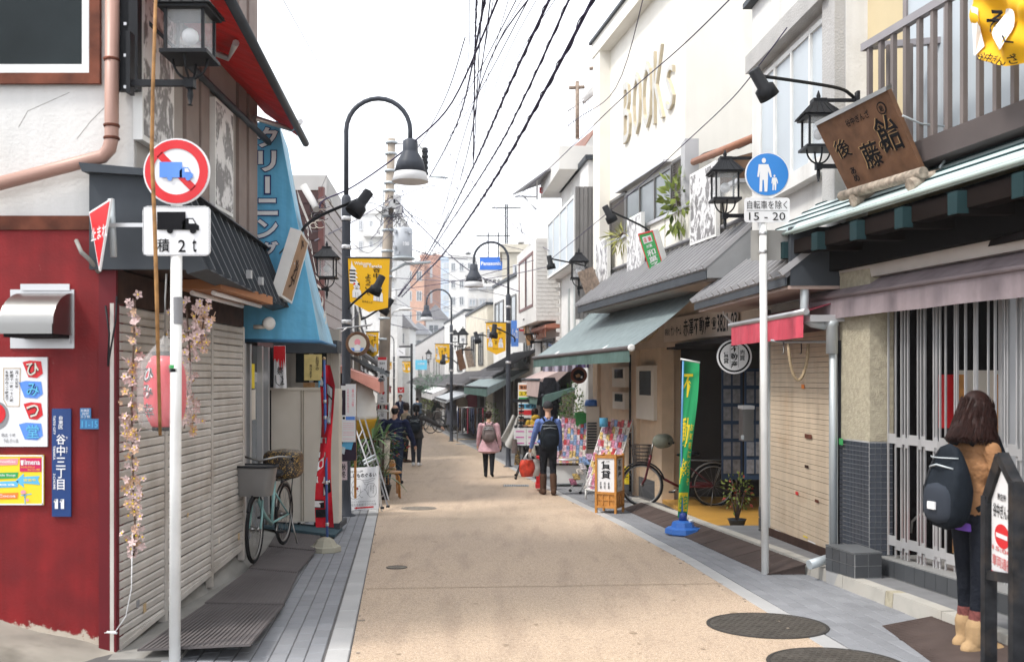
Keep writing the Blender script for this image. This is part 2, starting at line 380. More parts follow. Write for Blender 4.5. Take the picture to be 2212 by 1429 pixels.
def road_mat():
 m=bpy.data.materials.new('tan_road_surface');m.use_nodes=True;t=m.node_tree;b=t.nodes['Principled BSDF'];L=t.links.new
 geo=t.nodes.new('ShaderNodeNewGeometry')
 def nz(sc,det,vec=None,st=None):
  n=t.nodes.new('ShaderNodeTexNoise');n.inputs['Scale'].default_value=sc;n.inputs['Detail'].default_value=det
  if st:
   mp=t.nodes.new('ShaderNodeMapping');mp.inputs['Scale'].default_value=st;L(geo.outputs['Position'],mp.inputs[0]);L(mp.outputs[0],n.inputs['Vector'])
  else:L(geo.outputs['Position'],n.inputs['Vector'])
  return n
 def ramp(n,stops):
  r=t.nodes.new('ShaderNodeValToRGB');e=r.color_ramp.elements
  while len(e) < len(stops):e.new(.5)
  for x,(p,c) in zip(e,stops):x.position=p;x.color=(*c,1)
  L(n.outputs[0],r.inputs[0]);return r
 def mul(a,c):
  x=t.nodes.new('ShaderNodeMix');x.data_type='RGBA';x.blend_type='MULTIPLY';x.inputs[0].default_value=1;L(a.outputs[0] if hasattr(a,'outputs') and a.type == 'VALTORGB' else a.outputs[2],x.inputs[6]);L(c.outputs[0],x.inputs[7]);return x
 base=ramp(nz(210,2),[(.32,(.25,.175,.115)),(.45,(.44,.325,.225)),(.58,(.56,.435,.315)),(.72,(.80,.70,.59))])
 big=ramp(nz(.5,5),[(.30,(.93,.92,.93)),(.5,(.98,.97,.97)),(.7,(1.0,.99,.97))])
 grime=ramp(nz(3.2,9,st=(1.6,.25,1)),[(.30,(.84,.83,.83)),(.50,(1,1,1)),(.8,(1,1,1))])
 blot=ramp(nz(46,6),[(.3,(.70,.69,.69)),(.5,(1,1,1)),(.8,(1.0,1,1))])
 c=mul(mul(mul(base,big),grime),blot);L(c.outputs[2],b.inputs['Base Color']);b.inputs['Roughness'].default_value=.8
 bm=t.nodes.new('ShaderNodeBump');bm.inputs['Strength'].default_value=.5;bm.inputs['Distance'].default_value=.004
 L(nz(240,2).outputs[0],bm.inputs['Height']);L(bm.outputs[0],b.inputs['Normal']);return m
road_m=road_mat()
def peel_mat():
 m=redw.copy();m.name='flaking_red_paint';t=m.node_tree;L=t.links.new;b=t.nodes['Principled BSDF']
 src=b.inputs['Base Color'].links[0].from_socket;geo=t.nodes.new('ShaderNodeNewGeometry');sp=t.nodes.new('ShaderNodeSeparateXYZ');L(geo.outputs['Position'],sp.inputs[0])
 n=t.nodes.new('ShaderNodeTexNoise');n.inputs['Scale'].default_value=13;n.inputs['Detail'].default_value=12;n.inputs['Roughness'].default_value=.65;L(geo.outputs['Position'],n.inputs['Vector'])
 def mr(s,a,bb,c,d):
  r=t.nodes.new('ShaderNodeMapRange');r.inputs[1].default_value=a;r.inputs[2].default_value=bb;r.inputs[3].default_value=c;r.inputs[4].default_value=d;L(s,r.inputs[0]);return r.outputs[0]
 lo=t.nodes.new('ShaderNodeMath');lo.operation='MULTIPLY_ADD';L(sp.outputs[0],lo.inputs[0]);lo.inputs[1].default_value=.20;L(sp.outputs[2],lo.inputs[2])
 edge=mr(lo.outputs[0],-.70,-.56,.50,-.14)
 cor=mr(sp.outputs[0],-2.62,-2.56,-.2,.22);hz=mr(sp.outputs[2],-.1,.35,1,.0)
 c2=t.nodes.new('ShaderNodeMath');c2.operation='MULTIPLY';L(cor,c2.inputs[0]);L(hz,c2.inputs[1])
 mxm=t.nodes.new('ShaderNodeMath');mxm.operation='MAXIMUM';L(edge,mxm.inputs[0]);L(c2.outputs[0],mxm.inputs[1])
 ad=t.nodes.new('ShaderNodeMath');ad.operation='ADD';L(mxm.outputs[0],ad.inputs[0]);L(n.outputs[0],ad.inputs[1])
 sp2=t.nodes.new('ShaderNodeTexNoise');sp2.inputs['Scale'].default_value=16;sp2.inputs['Detail'].default_value=6;L(geo.outputs['Position'],sp2.inputs['Vector'])
 chips=mr(sp2.outputs[0],.715,.735,0,.8)
 f=t.nodes.new('ShaderNodeMath');f.operation='MAXIMUM';L(mr(ad.outputs[0],.70,.80,0,1),f.inputs[0]);L(chips,f.inputs[1])
 x=t.nodes.new('ShaderNodeMix');x.data_type='RGBA';L(f.outputs[0],x.inputs[0]);L(src,x.inputs[6]);x.inputs[7].default_value=(.46,.40,.33,1);L(x.outputs[2],b.inputs['Base Color']);return m
peel_m=peel_mat()
# ---------------------------------------------------------------- street: ground, road, pavements
LE=[(1.5,-.46),(5.92,-.967),(13.67,-1.85),(25.6,-3.21),(33,-4.15),(38,-4.9),(56,-7.3),(66,-8.7),(100,-13.4),(160,-22)]
RE=[(1.5,2.36),(5.92,1.99),(9.83,1.70),(13.2,1.36),(17.9,.74),(26.4,-.15),(33,-1.12),(37.7,-1.98),(55.9,-4.75),(100,-11.2),(160,-20)]
def ev(E,y):
 for (a,xa),(b,xb) in zip(E,E[1:]):
  if y <= b:return xa+(xb-xa)*(y-a)/(b-a)
 return E[-1][1]
ys=[1.5+.5*i for i in range(60)]+[31.5+4*i for i in range(32)]
def strip(fa,fb,dz,name,mat):
 mb=MB();p=[]
 for y in ys:p.append((V((fa(y),y,gz(y)+dz)),V((fb(y),y,gz(y)+dz))))
 for (a,b),(c,d) in zip(p,p[1:]):mb.add([a,b,d,c],[(0,1,2,3)])
 o=mb.build(name,mat,None,kind='structure');return o
g=MB();gy=[-60,26,600]
for a,b in zip(gy,gy[1:]):g.add([V((-300,a,gz(a)-.02)),V((300,a,gz(a)-.02)),V((300,b,gz(b)-.02)),V((-300,b,gz(b)-.02))],[(0,1,2,3)])
g.build('ground',M('side_asphalt',(.16,.155,.15),.9,var=.25,ns=2,grain=.2),None,kind='structure')
strip(lambda y:ev(LE,y),lambda y:ev(RE,y),.004,'road',road_m)
SWL=strip(lambda y:ev(LE,y)-2.6,lambda y:ev(LE,y),-.004,'pavement_left',paver_j)
SWR=strip(lambda y:ev(RE,y),lambda y:ev(RE,y)+2.4,-.004,'pavement_right',paver_j)
def block_mesh(name,w,l,h,mat,bev=.006):
 x,y=w/2,l/2
 mb=MB().add([(-x,-y,0),(x,-y,0),(x,y,0),(-x,y,0),(-x,-y,h-bev),(x,-y,h-bev),(x,y,h-bev),(-x,y,h-bev),(-x+bev,-y+bev,h),(x-bev,-y+bev,h),(x-bev,y-bev,h),(-x+bev,y-bev,h)],[(8,9,10,11),(4,5,9,8),(5,6,10,9),(6,7,11,10),(7,4,8,11),(0,1,5,4),(1,2,6,5),(2,3,7,6),(3,0,4,7)])
 me=mb.mesh(name);me.materials.append(mat);return me,mb
def lay(par,E,off0,cols,w,l,side,me,mbk,name,ymin,ymax,mat,limit=295,brick=True):
 """rows of blocks beside the road edge: the nearest are objects, the rest one mesh"""
 W0=WM[par.name].inverted();cand=[]
 for c in range(cols):
  y=ymin+(l/2 if (c%2 and brick) else 0)
  while y < ymax:
   x=ev(E,y)+side*(off0+(c+.5)*w)
   d=(ev(E,y+.4)-ev(E,y-.4))/.8
   cand.append((y,x,d));y += l
 cand.sort();far=MB()
 for i,(y,x,d) in enumerate(cand):
  zo=rnd.uniform(-.0012,.0012)
  rot=Matrix.Rotation(-math.atan(d),4,'Z').to_euler();rot.x=math.atan(-SL)
  if i < limit:piece(name,me,par,W0 @ V((x,y,gz(y)-.018+zo)),rot)
  else:
   Mx=W0 @ Matrix.Translation(V((x,y,gz(y)-.018+zo))) @ rot.to_matrix().to_4x4()
   far.add([Mx @ q for q in mbk.v],mbk.f[:5])
 if far.v:far.build(name,mat,par,kind='stuff',recalc=False)
pm,pb=block_mesh('paver',.101,.206,.022,paver_m,.004)
lay(SWR,RE,.155,10,.107,.212,1,pm,pb,'paver',5.4,48,paver_m,290)
lay(SWL,LE,.165,9,.107,.212,-1,pm,pb,'paver',5.6,48,paver_m,290)
em,eb=block_mesh('edge_stone',.140,.594,.024,strip_m)
lay(SWR,RE,.0,1,.15,.60,1,em,eb,'edge_stone',4.7,90,strip_m,120)
lay(SWL,LE,.0,1,.16,.60,-1,em,eb,'edge_stone',4.7,90,strip_m,120)
# slab and ramp in front of the shuttered corner shop
slab=MB()
sl_p=[(6.0,-2.56,-.205),(9.1,-2.56,-.055),(9.12,-3.2,-.06),(13.5,-3.6,-.34)];sl_q=[(5.95,-1.98,-.165),(9.1,-2.40,-.255),(9.12,-2.40,-.255),(13.5,-2.75,-.405)]
for (a,b) in ((0,1),(1,2),(2,3)):
 slab.add([V((sl_p[a][1],sl_p[a][0],sl_p[a][2])),V((sl_q[a][1],sl_q[a][0],sl_q[a][2])),V((sl_q[b][1],sl_q[b][0],sl_q[b][2])),V((sl_p[b][1],sl_p[b][0],sl_p[b][2])),V((sl_p[a][1],sl_p[a][0],sl_p[a][2]-.3)),V((sl_q[a][1],sl_q[a][0],sl_q[a][2]-.2)),V((sl_q[b][1],sl_q[b][0],sl_q[b][2]-.2)),V((sl_p[b][1],sl_p[b][0],sl_p[b][2]-.3))],[(0,1,2,3),(0,4,5,1),(1,5,6,2),(2,6,7,3)])
slab.build('entrance_slab',conc,None,kind='structure')
# rising concrete apron at the foot of the red wall (side street)
ap=MB()
def apf(s,t):
 x=-6.5+s*4.05;z=-.17-(min(x,-2.5)+2.58)*.27 if x >-3.6 else .106-(x+3.6)*.05
 return V((x+t*.1*s,6.25-t*.62,z-t*.05+.012*math.sin(9*x+4*t)))
ap.grid(apf,40,8);ap.grid(lambda a,b:apf(a,1)-V((0,0,.25*b)),40,1);ap.build('side_street_apron',M('apron_concrete',(.30,.275,.235),.9,var=.35,ns=2.5,dirt=(.12,.11,.09),da=.8,ds=3),None,kind='structure')
RD=[o for o in bpy.data.objects if o.name == 'road'][0]
for y,w in ((8.3,.012),(21.5,.02)):
 MB().add([V((ev(LE,y),y,gz(y)+.008)),V((ev(RE,y),y+.25,gz(y+.25)+.008)),V((ev(RE,y),y+.25+w,gz(y+.25)+.008)),V((ev(LE,y),y+w,gz(y)+.008))],[(0,1,2,3)]).build('road_joint',M('road_joint_dark',(.36,.27,.185),.9,var=.35,ns=20),RD,True)
 # pale air: far things fade
hz=bpy.data.materials.new('pale_air');hz.use_nodes=True;t=hz.node_tree;t.nodes.remove(t.nodes['Principled BSDF']);v=t.nodes.new('ShaderNodeVolumePrincipled');v.inputs['Color'].default_value=(.92,.94,.96,1);v.inputs['Density'].default_value=.0008
t.links.new(v.outputs[0],t.nodes['Material Output'].inputs['Volume'])
MB().bbox((-320,-80,-10),(320,620,30)).build('haze',hz,None,kind='stuff')
rg=random.Random(5);mb=MB()
for i in range(90):
 y=5.6+22*rg.random()**1.6;x=ev(LE,y)+(ev(RE,y)-ev(LE,y))*rg.uniform(.03,.97);r_=rg.uniform(.006,.022)*(1 if rg.random() < .85 else 2.2)
 mb.poly([V((x+r_*rg.uniform(.6,1.2)*math.cos(a),y+r_*rg.uniform(.7,1.6)*math.sin(a),gz(y)+.0075-SL*r_*math.sin(a))) for a in [k*.9 for k in range(7)]])
mb.build('stain',M('road_stain',(.37,.28,.20),.85,var=.4,ns=40),RD,True,kind='stuff',recalc=False)
mb=MB()
for i in range(90):
 y=5.6+26*rg.random()**1.5;E,s=(LE,1) if rg.random() < .5 else (RE,-1);x=ev(E,y)+s*abs(rg.gauss(0,.035));r_=rg.uniform(.004,.013)
 mb.box((x,y,gz(y)+.006),(r_*2,r_*2.4,r_*.7))
mb.build('edge_grit',M('edge_grit',(.30,.25,.20),.9,var=.4,ns=50),RD,True,kind='stuff',recalc=False)
# ================================================================ fixtures used many times
def rounded(q,r=.10):
 c=[]
 for i in range(4):
  p,a,b=q[i],q[i-1],q[(i+1)%4];e=min((a-p).length,(b-p).length)*r;u,v=(a-p).normalized()*e,(b-p).normalized()*e
  c += [p+u*(1-math.sin(t))+v*(1-math.cos(t)) for t in (0,.4,.8,1.2,1.5708)]
 return c
def planar(q):
 q=[V(p) for p in q];n=(q[1]-q[0]).cross(q[3]-q[0]);d=q[2]-V((0,0,H));t=n.dot(q[0]-V((0,0,H)))/n.dot(d);q[2]=V((0,0,H))+d*t;return q
def lantern(label,loc,rz,w=.27,arm=.42,arms='low',group='iron wall lanterns along the street',lit=False):
 """square iron lantern; local -X points to the wall"""
 t=thing('wall_lantern',label,'lantern',loc,rz,group);h=w*1.0;b=w*.5
 f=MB();c=w*.07
 for sx in (-1,1):
  for sy in (-1,1):f.box((sx*b*.9,sy*b*.9,h/2),(c,c,h))
 f.box((0,0,-c*.7),(w*1.14,w*1.14,c*1.3));f.box((0,0,h+c*.5),(w*1.2,w*1.2,c));f.build('lantern_frame',black,t)
 MB().box((0,0,h/2),(w*.84,w*.84,h*.96)).build('lantern_glass',clear,t)
 MB().ell((0,0,h*.46),(w*.20,w*.20,w*.2)).build('bulb',swhite,t)
 q=h+c;r=MB();a0,a1=w*.68,w*.22
 r.hexa([V((-a0,-a0,q)),V((a0,-a0,q)),V((a0,a0,q)),V((-a0,a0,q)),V((-a1,-a1,q+h*.52)),V((a1,-a1,q+h*.52)),V((a1,a1,q+h*.52)),V((-a1,a1,q+h*.52))])
 r.box((0,0,q+h*.57),(a1*2.2,a1*2.2,h*.12))
 for i in range(5):
  s=(i-2)/2.5
  for k in range(4):
   Mx=Matrix.Rotation(k*math.pi/2,4,'Z');r.tube([Mx @ V((a0,a0*s,q+.004)),Mx @ V((a1,a1*s,q+h*.52))],w*.016,4)
 r.build('lantern_roof',black,t)
 d=MB()
 for k in range(4):
  an=k*math.pi/2;pts=[(math.cos(an)*b*.85*math.cos(x),math.sin(an)*b*.85*math.cos(x),-c-w*.52*math.sin(x)) for x in [i*R(85)/6 for i in range(7)]];d.tube(pts,w*.032,6)
 d.box((0,0,-w*.68),(w*.22,w*.22,w*.24));d.lathe([(w*.07,-w*1.22),(w*.03,-w*1.2),(w*.075,-w*1.0),(w*.06,-w*.8)][::-1],8);MB().lathe([(w*.1,q+h*.62),(w*.06,q+h*.68),(w*.085,q+h*.74),(.004,q+h*.95)],8).build('finial',black,t)
 d.build('bracket_basket',black,t)
 a=MB()
 if 'low' in arms:a.box((-arm/2,0,-w*.68),(arm,w*.13,w*.15))
 if 'top' in arms:a.box((-arm/2,0,q+h*.6),(arm,w*.09,w*.12))
 a.box((-arm,0,(q+h*.6-w*.68)/2 if 'top' in arms else -w*.2),(w*.1,w*.3,(q+h*1.4+w*.5) if 'top' in arms else w*1.5));a.build('wall_arm',black,t)
 return t
def spot(label,pts,aim,s=1.,group='black gooseneck spotlights over the shop signs'):
 pts=[V(p) for p in pts];t=thing('sign_spotlight',label,'spotlight',pts[0],0,group);o=pts[0]
 sm=[]
 for i in range(len(pts)-1):
  for k in range(6):
   a,b,c,d=pts[max(0,i-1)],pts[i],pts[i+1],pts[min(len(pts)-1,i+2)];x=k/6
   sm.append(.5*((2*b)+(c-a)*x+(2*a-5*b+4*c-d)*x*x+(3*b-a-3*c+d)*x**3)-o)
 sm.append(pts[-1]-o);MB().tube(sm,.013*s,8).build('arm',black,t)
 ax=V(aim).normalized();Mx=ax.to_track_quat('Z','Y').to_matrix().to_4x4();c=sm[-1]
 MB().lathe([(.030*s,-.05*s),(.042*s,-.045*s),(.044*s,.085*s),(.070*s,.10*s),(.074*s,.18*s),(.066*s,.18*s),(.05*s,.12*s)],16,Mx,c,cap=True).build('lamp_head',black,t)
 MB().lathe([(.012*s,-.02),(.02*s,0),(.012*s,.02)],8,None,c).build('joint',black,t)
 return t
def arch_lamp(label,loc,side,hgt=5.87,arch=.9):
 """side=+1: the lamp hangs to the right of its post"""
 t=thing('street_lamp',label,'street lamp',loc,0 if side > 0 else math.pi,'arched grey street lamps')
 MB().lathe([(.13,0),(.13,.02),(.075,.04),(.062,.3),(.060,hgt-1.72),(.066,hgt-1.70),(.066,hgt-1.40),(.045,hgt-1.36)],16).build('post',lampg,t)
 r=arch/2;z0=hgt-r;pts=[(0,0,hgt-1.42),(0,0,z0)]+[(r-r*math.cos(a),0,z0+r*math.sin(a)) for a in [math.pi*i/14 for i in range(1,15)]]+[(arch,0,z0-.12)]
 MB().tube(pts,.033,10).build('arched_arm',lampg,t)
 z=z0-.12;MB().lathe([(.06,z),(.105,z-.03),(.11,z-.17),(.115,z-.19),(.19,z-.32),(.225,z-.47),(.215,z-.47),(.1,z-.22)],22,None,(arch,0,0)).build('lamp_shade',lampg,t)
 MB().lathe([(.222,z-.472),(.262,z-.60),(.25,z-.605),(.05,z-.58),(.002,z-.58)],22,None,(arch,0,0),cap=False).build('diffuser',swhite,t)
 k=MB()
 for zz in (2.7,3.75,4.15):k.lathe([(.070,zz),(.074,zz+.01),(.074,zz+.05),(.070,zz+.06)],14)
 k.build('clamp_band',alu,t);return t
def cat_marks(B,cx,cy,w,h,l=2):
 B.poly([(cx-.5*w,cy+.5*h),(cx-.46*w,cy+.05*h),(cx-.22*w,cy-.12*h),(cx+.22*w,cy-.12*h),(cx+.46*w,cy+.05*h),(cx+.5*w,cy+.5*h)],swhite,'cat_body',l)
 B.disc(cx,cy-.25*h,.34*w,.19*h,swhite,'cat_head',l)
 for s in (-1,1):B.poly([(cx+s*.32*w,cy-.28*h),(cx+s*.30*w,cy-.52*h),(cx+s*.08*w,cy-.40*h)],sredm if s < 0 else sblack,'cat_ear',l+.5)
 B.lines([[(cx-.18*w,cy-.24*h),(cx-.10*w,cy-.28*h),(cx-.04*w,cy-.24*h)],[(cx+.04*w,cy-.24*h),(cx+.1*w,cy-.28*h),(cx+.18*w,cy-.24*h)],[(cx-.06*w,cy-.17*h),(cx,cy-.14*h),(cx+.06*w,cy-.17*h)],[(cx-.12*w,cy+.5*h),(cx-.12*w,cy+.15*h)],[(cx+.12*w,cy+.5*h),(cx+.12*w,cy+.15*h)]],.012,sgrey,'cat_outline',l+1)
def banner(label,q,pole_at,drop=.16):
 """yellow street pennant: quad TL TR BR BL plus a pointed tail"""
 q=[V(p) for p in q];t=thing('street_banner',label,'banner',(q[0]+q[1])/2,0,'yellow street banners on the lamp posts')
 B=Board(q,t);mb=MB();n=B.n;N=8
 hgt=(q[3]-q[0]).length;dp=drop
 rows=[i/7 for i in range(8)]
 def w(x,y):return lerp(lerp(q[0],q[1],x),lerp(q[3],q[2],x),y)
 base=[]
 pts=[w(0,0),w(1,0),w(1,1),w(.5,1+dp),w(0,1)]
 MB().poly(pts,.006,n).build('cloth',yel,t,True)
 r=MB();ex=(q[1]-q[0])*.06;r.tube([q[0]-ex-n*.003,q[1]+ex-n*.003],.012,8);r.build('rod',lampg,t,True)
 B.poly([(.02,.56),(.02,.40),(0.07,.17),(.09,.06),(.11,.17),(.20,.27),(.16,.28),(.22,.36),(.16,.37),(.23,.45),(.16,.46),(.24,.56),(.2,.58),(.02,.58)],swhite,'pagoda',1)
 B.polys([[(.02,y),(.17,y),(.17,y+.035),(.02,y+.035)] for y in (.27,.345,.42,.495)],sblack,'pagoda_storey',2)
 B.text([('Welcome',.15,.09,.56,.16),('to Yanaka',.36,.14,.82,.21)],swhite,'lettering',2,.02)
 B.text([('谷中',.60,.19,.78,.44,'v'),('ようこそ',.40,.34,.56,.80,'v')],sblack,'lettering',2,.015)
 B.text([('谷中ぎんざ',.32,.92,.60,.97)],sblack,'lettering',2,.01)
 cat_marks(B,.19,.72,.24,.34);cat_marks(B,.74,.72,.25,.36)
 return t
def leaf_mesh(L,w,mat,fold=.2,name='leaf'):
 mb=MB().add([(0,0,0),(w,L*.4,-fold*w),(0,L,-.1*L),(-w,L*.4,-fold*w),(0,L*.45,.1*w)],[(0,1,4),(1,2,4),(2,3,4),(3,0,4)],True)
 return mb
def leaves(par_mb,centre,rad,n,L,w,rng,droop=.2):
 lm=leaf_mesh(L,w,None)
 for _ in range(n):
  d=V((rng.gauss(0,1),rng.gauss(0,1),rng.gauss(0,1))).normalized();p=V(centre)+V((d.x*rad[0],d.y*rad[1],d.z*rad[2]))*rng.random()**.45
  q=(d+V((rng.uniform(-.6,.6),rng.uniform(-.6,.6),rng.uniform(-.4,.5)-droop))).normalized()
  Mx=Matrix.Translation(p) @ q.to_track_quat('Y','Z').to_matrix().to_4x4() @ Matrix.Rotation(rng.uniform(0,6.3),4,'Y') @ Matrix.Scale(rng.uniform(.6,1.25),4)
  par_mb.add([Mx @ v for v in lm.v],lm.f,True)
def shutter(par,p0,p1,z0a,z0b,z1,pitch,mat,toward):
 """roller shutter from ground point p0 to p1 (x, y); z0a/z0b bottom heights, toward = unit vector to the street"""
 a=V((*p0,0));b=V((*p1,0));L=(b-a).length;ux=(b-a).normalized();n=V(toward)
 mb=MB().poly([(0,0,0),(L,0,0),(L,0,pitch*.16),(L,-.014,pitch*.22),(L,-.010,pitch*.84),(L,0,pitch),(0,0,pitch),(0,-.010,pitch*.84),(0,-.014,pitch*.22),(0,0,pitch*.16)][:0] or [(0,0,0)]*3) if False else MB()
 prof=[(.004,0),(-.004,pitch*.02),(-.013,pitch*.14),(-.014,pitch*.74),(-.006,pitch*.93),(.004,pitch*.93)]
 k=len(prof);mb.add([(0,y,z) for y,z in prof]+[(L,y,z) for y,z in prof],[(i,(i+1)%k,(i+1)%k+k,i+k) for i in range(k)]+[tuple(range(k))[::-1],tuple(range(k,2*k))])
 me=mb.mesh('slat');me.materials.append(mat);Wi=WM[par.name].inverted()
 rot=Matrix((ux,-n,V((0,0,1)))).transposed().to_euler()
 zb=max(z0a,z0b)+.02;num=int((z1-zb)/pitch)
 for i in range(num+1):piece('slat',me,par,Wi @ (a+n*.012+V((0,0,z1-(i+1)*pitch+rnd.gauss(0,.0012)))),(rot.x+rnd.gauss(0,.012),rot.y,rot.z))
 zt=z1-(num+1)*pitch
 q=[a+n*.03,b+n*.03]
 MB().hexa([V((a.x,a.y,z0a))+n*.0,V((b.x,b.y,z0b)),V((b.x,b.y,z0b))+n*.032,V((a.x,a.y,z0a))+n*.032,V((a.x,a.y,max(zt,z0a+.03))),V((b.x,b.y,max(zt,z0b+.03))),V((b.x,b.y,max(zt,z0b+.03)))+n*.032,V((a.x,a.y,max(zt,z0a+.03)))+n*.032]).build('bottom_bar',mat,par,True)
 MB().hexa([V((a.x,a.y,z0a))-n*.06,V((b.x,b.y,z0b))-n*.06,V((b.x,b.y,z0b))-n*.004,V((a.x,a.y,z0a))-n*.004,V((a.x,a.y,z1))-n*.06,V((b.x,b.y,z1))-n*.06,V((b.x,b.y,z1))-n*.004,V((a.x,a.y,z1))-n*.004]).build('slat_shade_backing',shade_m,par,True)
 # ================================================================ LEFT: corner shop with red wall and shutters
C1=thing('corner_shop','corner shop with flaking red wall below white stucco and beige roller shutters','shop building',(-2.6,6.3,-.25))
WX=-2.47
MB().bbox((-9,6.2,-.9),(-2.535,9.3,2.42)).build('lower_wall',peel_m,C1,True)
MB().bbox((-9,6.21,2.50),(-2.36,9.15,8.4)).build('upper_wall',whitew,C1,True)  # unseen top raised so that its shade falls across the street
MB().bbox((-9,6.185,2.418),(-2.53,9.25,2.505)).build('trim_band',rust,C1,True)
MB().bbox((-2.56,6.165,-.45),(-2.452,6.28,2.20)).build('corner_post',dred,C1,True)
MB().bbox((-2.60,6.28,-.5),(-2.53,9.25,2.5)).build('shop_wall',dark_in2,C1,True)
def zb(y):return -.205+(y-6.13)*.0512
for y0,y1 in ((6.215,7.0),(7.07,8.08),(8.15,9.03)):
 shutter(C1,(WX,y0),(WX,y1),zb(y0),zb(y1),1.955,.0575,slat_m,(1,0,0))
pm_=MB()
for y in (6.19,7.035,8.115,9.06):MB().bbox((WX-.02,y-.026,zb(y)-.1),(WX+(.03 if y > 6.5 else .004),y+.026,1.96)).build('shutter_post',slat_m,C1,True)
MB().bbox((WX-.08,6.19,1.958),(WX+.02,9.09,2.17)).build('shutter_box',dbrown,C1,True)
# stickers on the shutters
for (y,z,w,h,m) in ((6.62,-.06,.05,.06,gold),(6.5,.0,.05,.05,sgrey),(8.9,.05,.05,.06,gold),(6.42,.62,.04,.05,gold),(7.5,.45,.03,.03,gold),(8.3,.12,.04,.05,cream)):
 MB().bbox((WX+.026,y-w/2,z),(WX+.029,y+w/2,z+h)).build('sticker',m,C1,True)
 # street side of the upper floor
MB().bbox((-2.37,6.235,2.72),(-2.352,9.12,6.5)).build('street_wall',M('taupe_board',(.37,.345,.325),.8,var=.15),C1,True)
for y,w,m in ((7.25,.14,M('brown_board',(.25,.20,.18),.7,var=.2)),(7.55,.10,MATS['brown_board']),(8.6,.12,MATS['brown_board']),(8.95,.14,MATS['brown_board'])):
 MB().bbox((-2.353,y-w,2.7),(-2.325,y+w,6.4)).build('wall_board',m,C1,True)
 # window in the white upper wall
wq=rect(Fr(6.17),-420,-260,196,158);wf=window(C1,wq,2,1,M('white_window_frame',(.72,.72,.71),.5),glass_d,.055,.05)
fb=MB();frame_bars(fb,rect(Fr(6.165),-440,-290,215,180),.065,.03);fb.build('window_surround',rust,C1,True)
# canopy over the shutters
zt,ze=2.76,2.165
MB().add([V((-2.60,6.12,ze)),V((-1.90,6.12,ze)),V((-2.10,6.12,zt-.03)),V((-2.60,6.12,zt)),V((-2.60,6.16,ze)),V((-1.90,6.16,ze)),V((-2.10,6.16,zt-.03)),V((-2.60,6.16,zt))],[(0,1,2,3),(7,6,5,4),(0,4,5,1),(1,5,6,2),(2,6,7,3),(3,7,4,0)]).build('canopy_end',dgrey,C1,True)
cs=[V((-2.14,6.1,zt)),V((-2.45,10.4,zt)),V((-2.24,10.4,ze)),V((-1.87,6.1,ze))]
MB().add(cs+[p+V((-.12,0,-.03)) for p in cs],[(0,1,2,3),(7,6,5,4),(0,4,5,1),(1,5,6,2),(2,6,7,3),(3,7,4,0)]).build('canopy_roof',dgrey,C1,True)
for i in range(17):
 s=(i+.3)/17;a=lerp(cs[0],cs[1],s);b=lerp(cs[3],cs[2],s);o=V((.026,0,.012))
 MB().hexa([a+V((0,-.016,0)),b+V((0,-.016,0)),b+V((0,.016,0)),a+V((0,.016,0)),a+o+V((0,-.012,0)),b+o+V((.012,-.012,-.01)),b+o+V((.012,.012,-.01)),a+o+V((0,.012,0))]).build('roof_seam',dgrey,C1,True)
MB().hexa([V((-2.62,6.06,zt-.005)),V((-2.06,6.06,zt-.04)),V((-2.36,10.4,zt-.04)),V((-2.55,10.4,zt-.005)),V((-2.64,6.06,zt+.05)),V((-2.10,6.06,zt+.0)),V((-2.40,10.4,zt+.0)),V((-2.57,10.4,zt+.05))]).build('canopy_flashing',dgrey,C1,True)
MB().add([V((-2.55,6.17,ze+.02)),V((-1.89,6.17,ze+.02)),V((-2.26,10.35,ze+.02)),V((-2.55,10.35,ze+.02)),V((-2.55,6.17,ze+.05)),V((-1.89,6.17,ze+.05)),V((-2.26,10.35,ze+.05)),V((-2.55,10.35,ze+.05))],[(0,1,2,3),(4,5,6,7)]).build('canopy_soffit',dbrown,C1,True)
MB().bbox((-2.34,6.9,ze-.05),(-2.02,8.4,ze+.015)).build('light_tray',M('orange_brown_soffit',(.36,.15,.06),.6),C1,True)
for x in (-2.25,-2.1):
 MB().tube([(x,7.0,ze-.07),(x,8.3,ze-.07)],.018,8).build('light_tube',swhite,C1,True)
for i,s in enumerate((.30,.42,.80)):
 p=lerp(cs[3],cs[2],s)+V((.03,0,.10));MB().box(p,(.035,.045,.06)).build('roof_clip',alu,C1,True)
 # red awning rolled out above
ra=[V((-2.33,5.9,4.02)),V((-2.36,9.5,4.02)),V((-2.03,9.6,3.80)),V((-1.70,5.9,3.80))]
aw=thing('red_awning','bright red fabric awning with dark bar above the corner shop','awning',(-2.2,7.5,3.8))
MB().poly(ra,.012).build('awning_cloth',redc,aw,True)
MB().tube([V((-1.69,5.8,3.79)),V((-2.02,9.75,3.79))],.035,8).build('front_bar',dgrey,aw,True)
MB().tube([V((-2.31,6.3,4.06)),V((-2.31,9.5,4.06))],.05,8).build('roller',dgrey,aw,True)
MB().tube([V((-2.32,6.3,3.74)),V((-2.32,9.5,3.74))],.03,8).build('wall_bar',dgrey,aw,True)
for y in (6.8,8.9):
 MB().tube([V((-2.30,y,3.82)),V((-2.08,y+.5,3.84)),V((-1.90,y+.05,3.80))],.024,8).build('folding_arm',alu,aw,True)
 # black downpipe, pink-brown drainpipe
dp=thing('drainpipe','pinkish brown drainpipe bending left across the white corner wall','pipe',P(240,320,6.1))
pr=.042
MB().tube([P(243,-60,6.12),P(241,300,6.12),P(236,322,6.12),P(222,338,6.12),P(150,357,6.12),P(-60,412,6.12)],pr,12).build('pipe',pipe_m,dp,True)
for v in (132,275,302):MB().lathe([(pr+.004,0),(pr+.007,.005),(pr+.007,.014),(pr+.004,.018)],12,None,P(241,v,6.12)).build('pipe_strap',rust,dp,True)
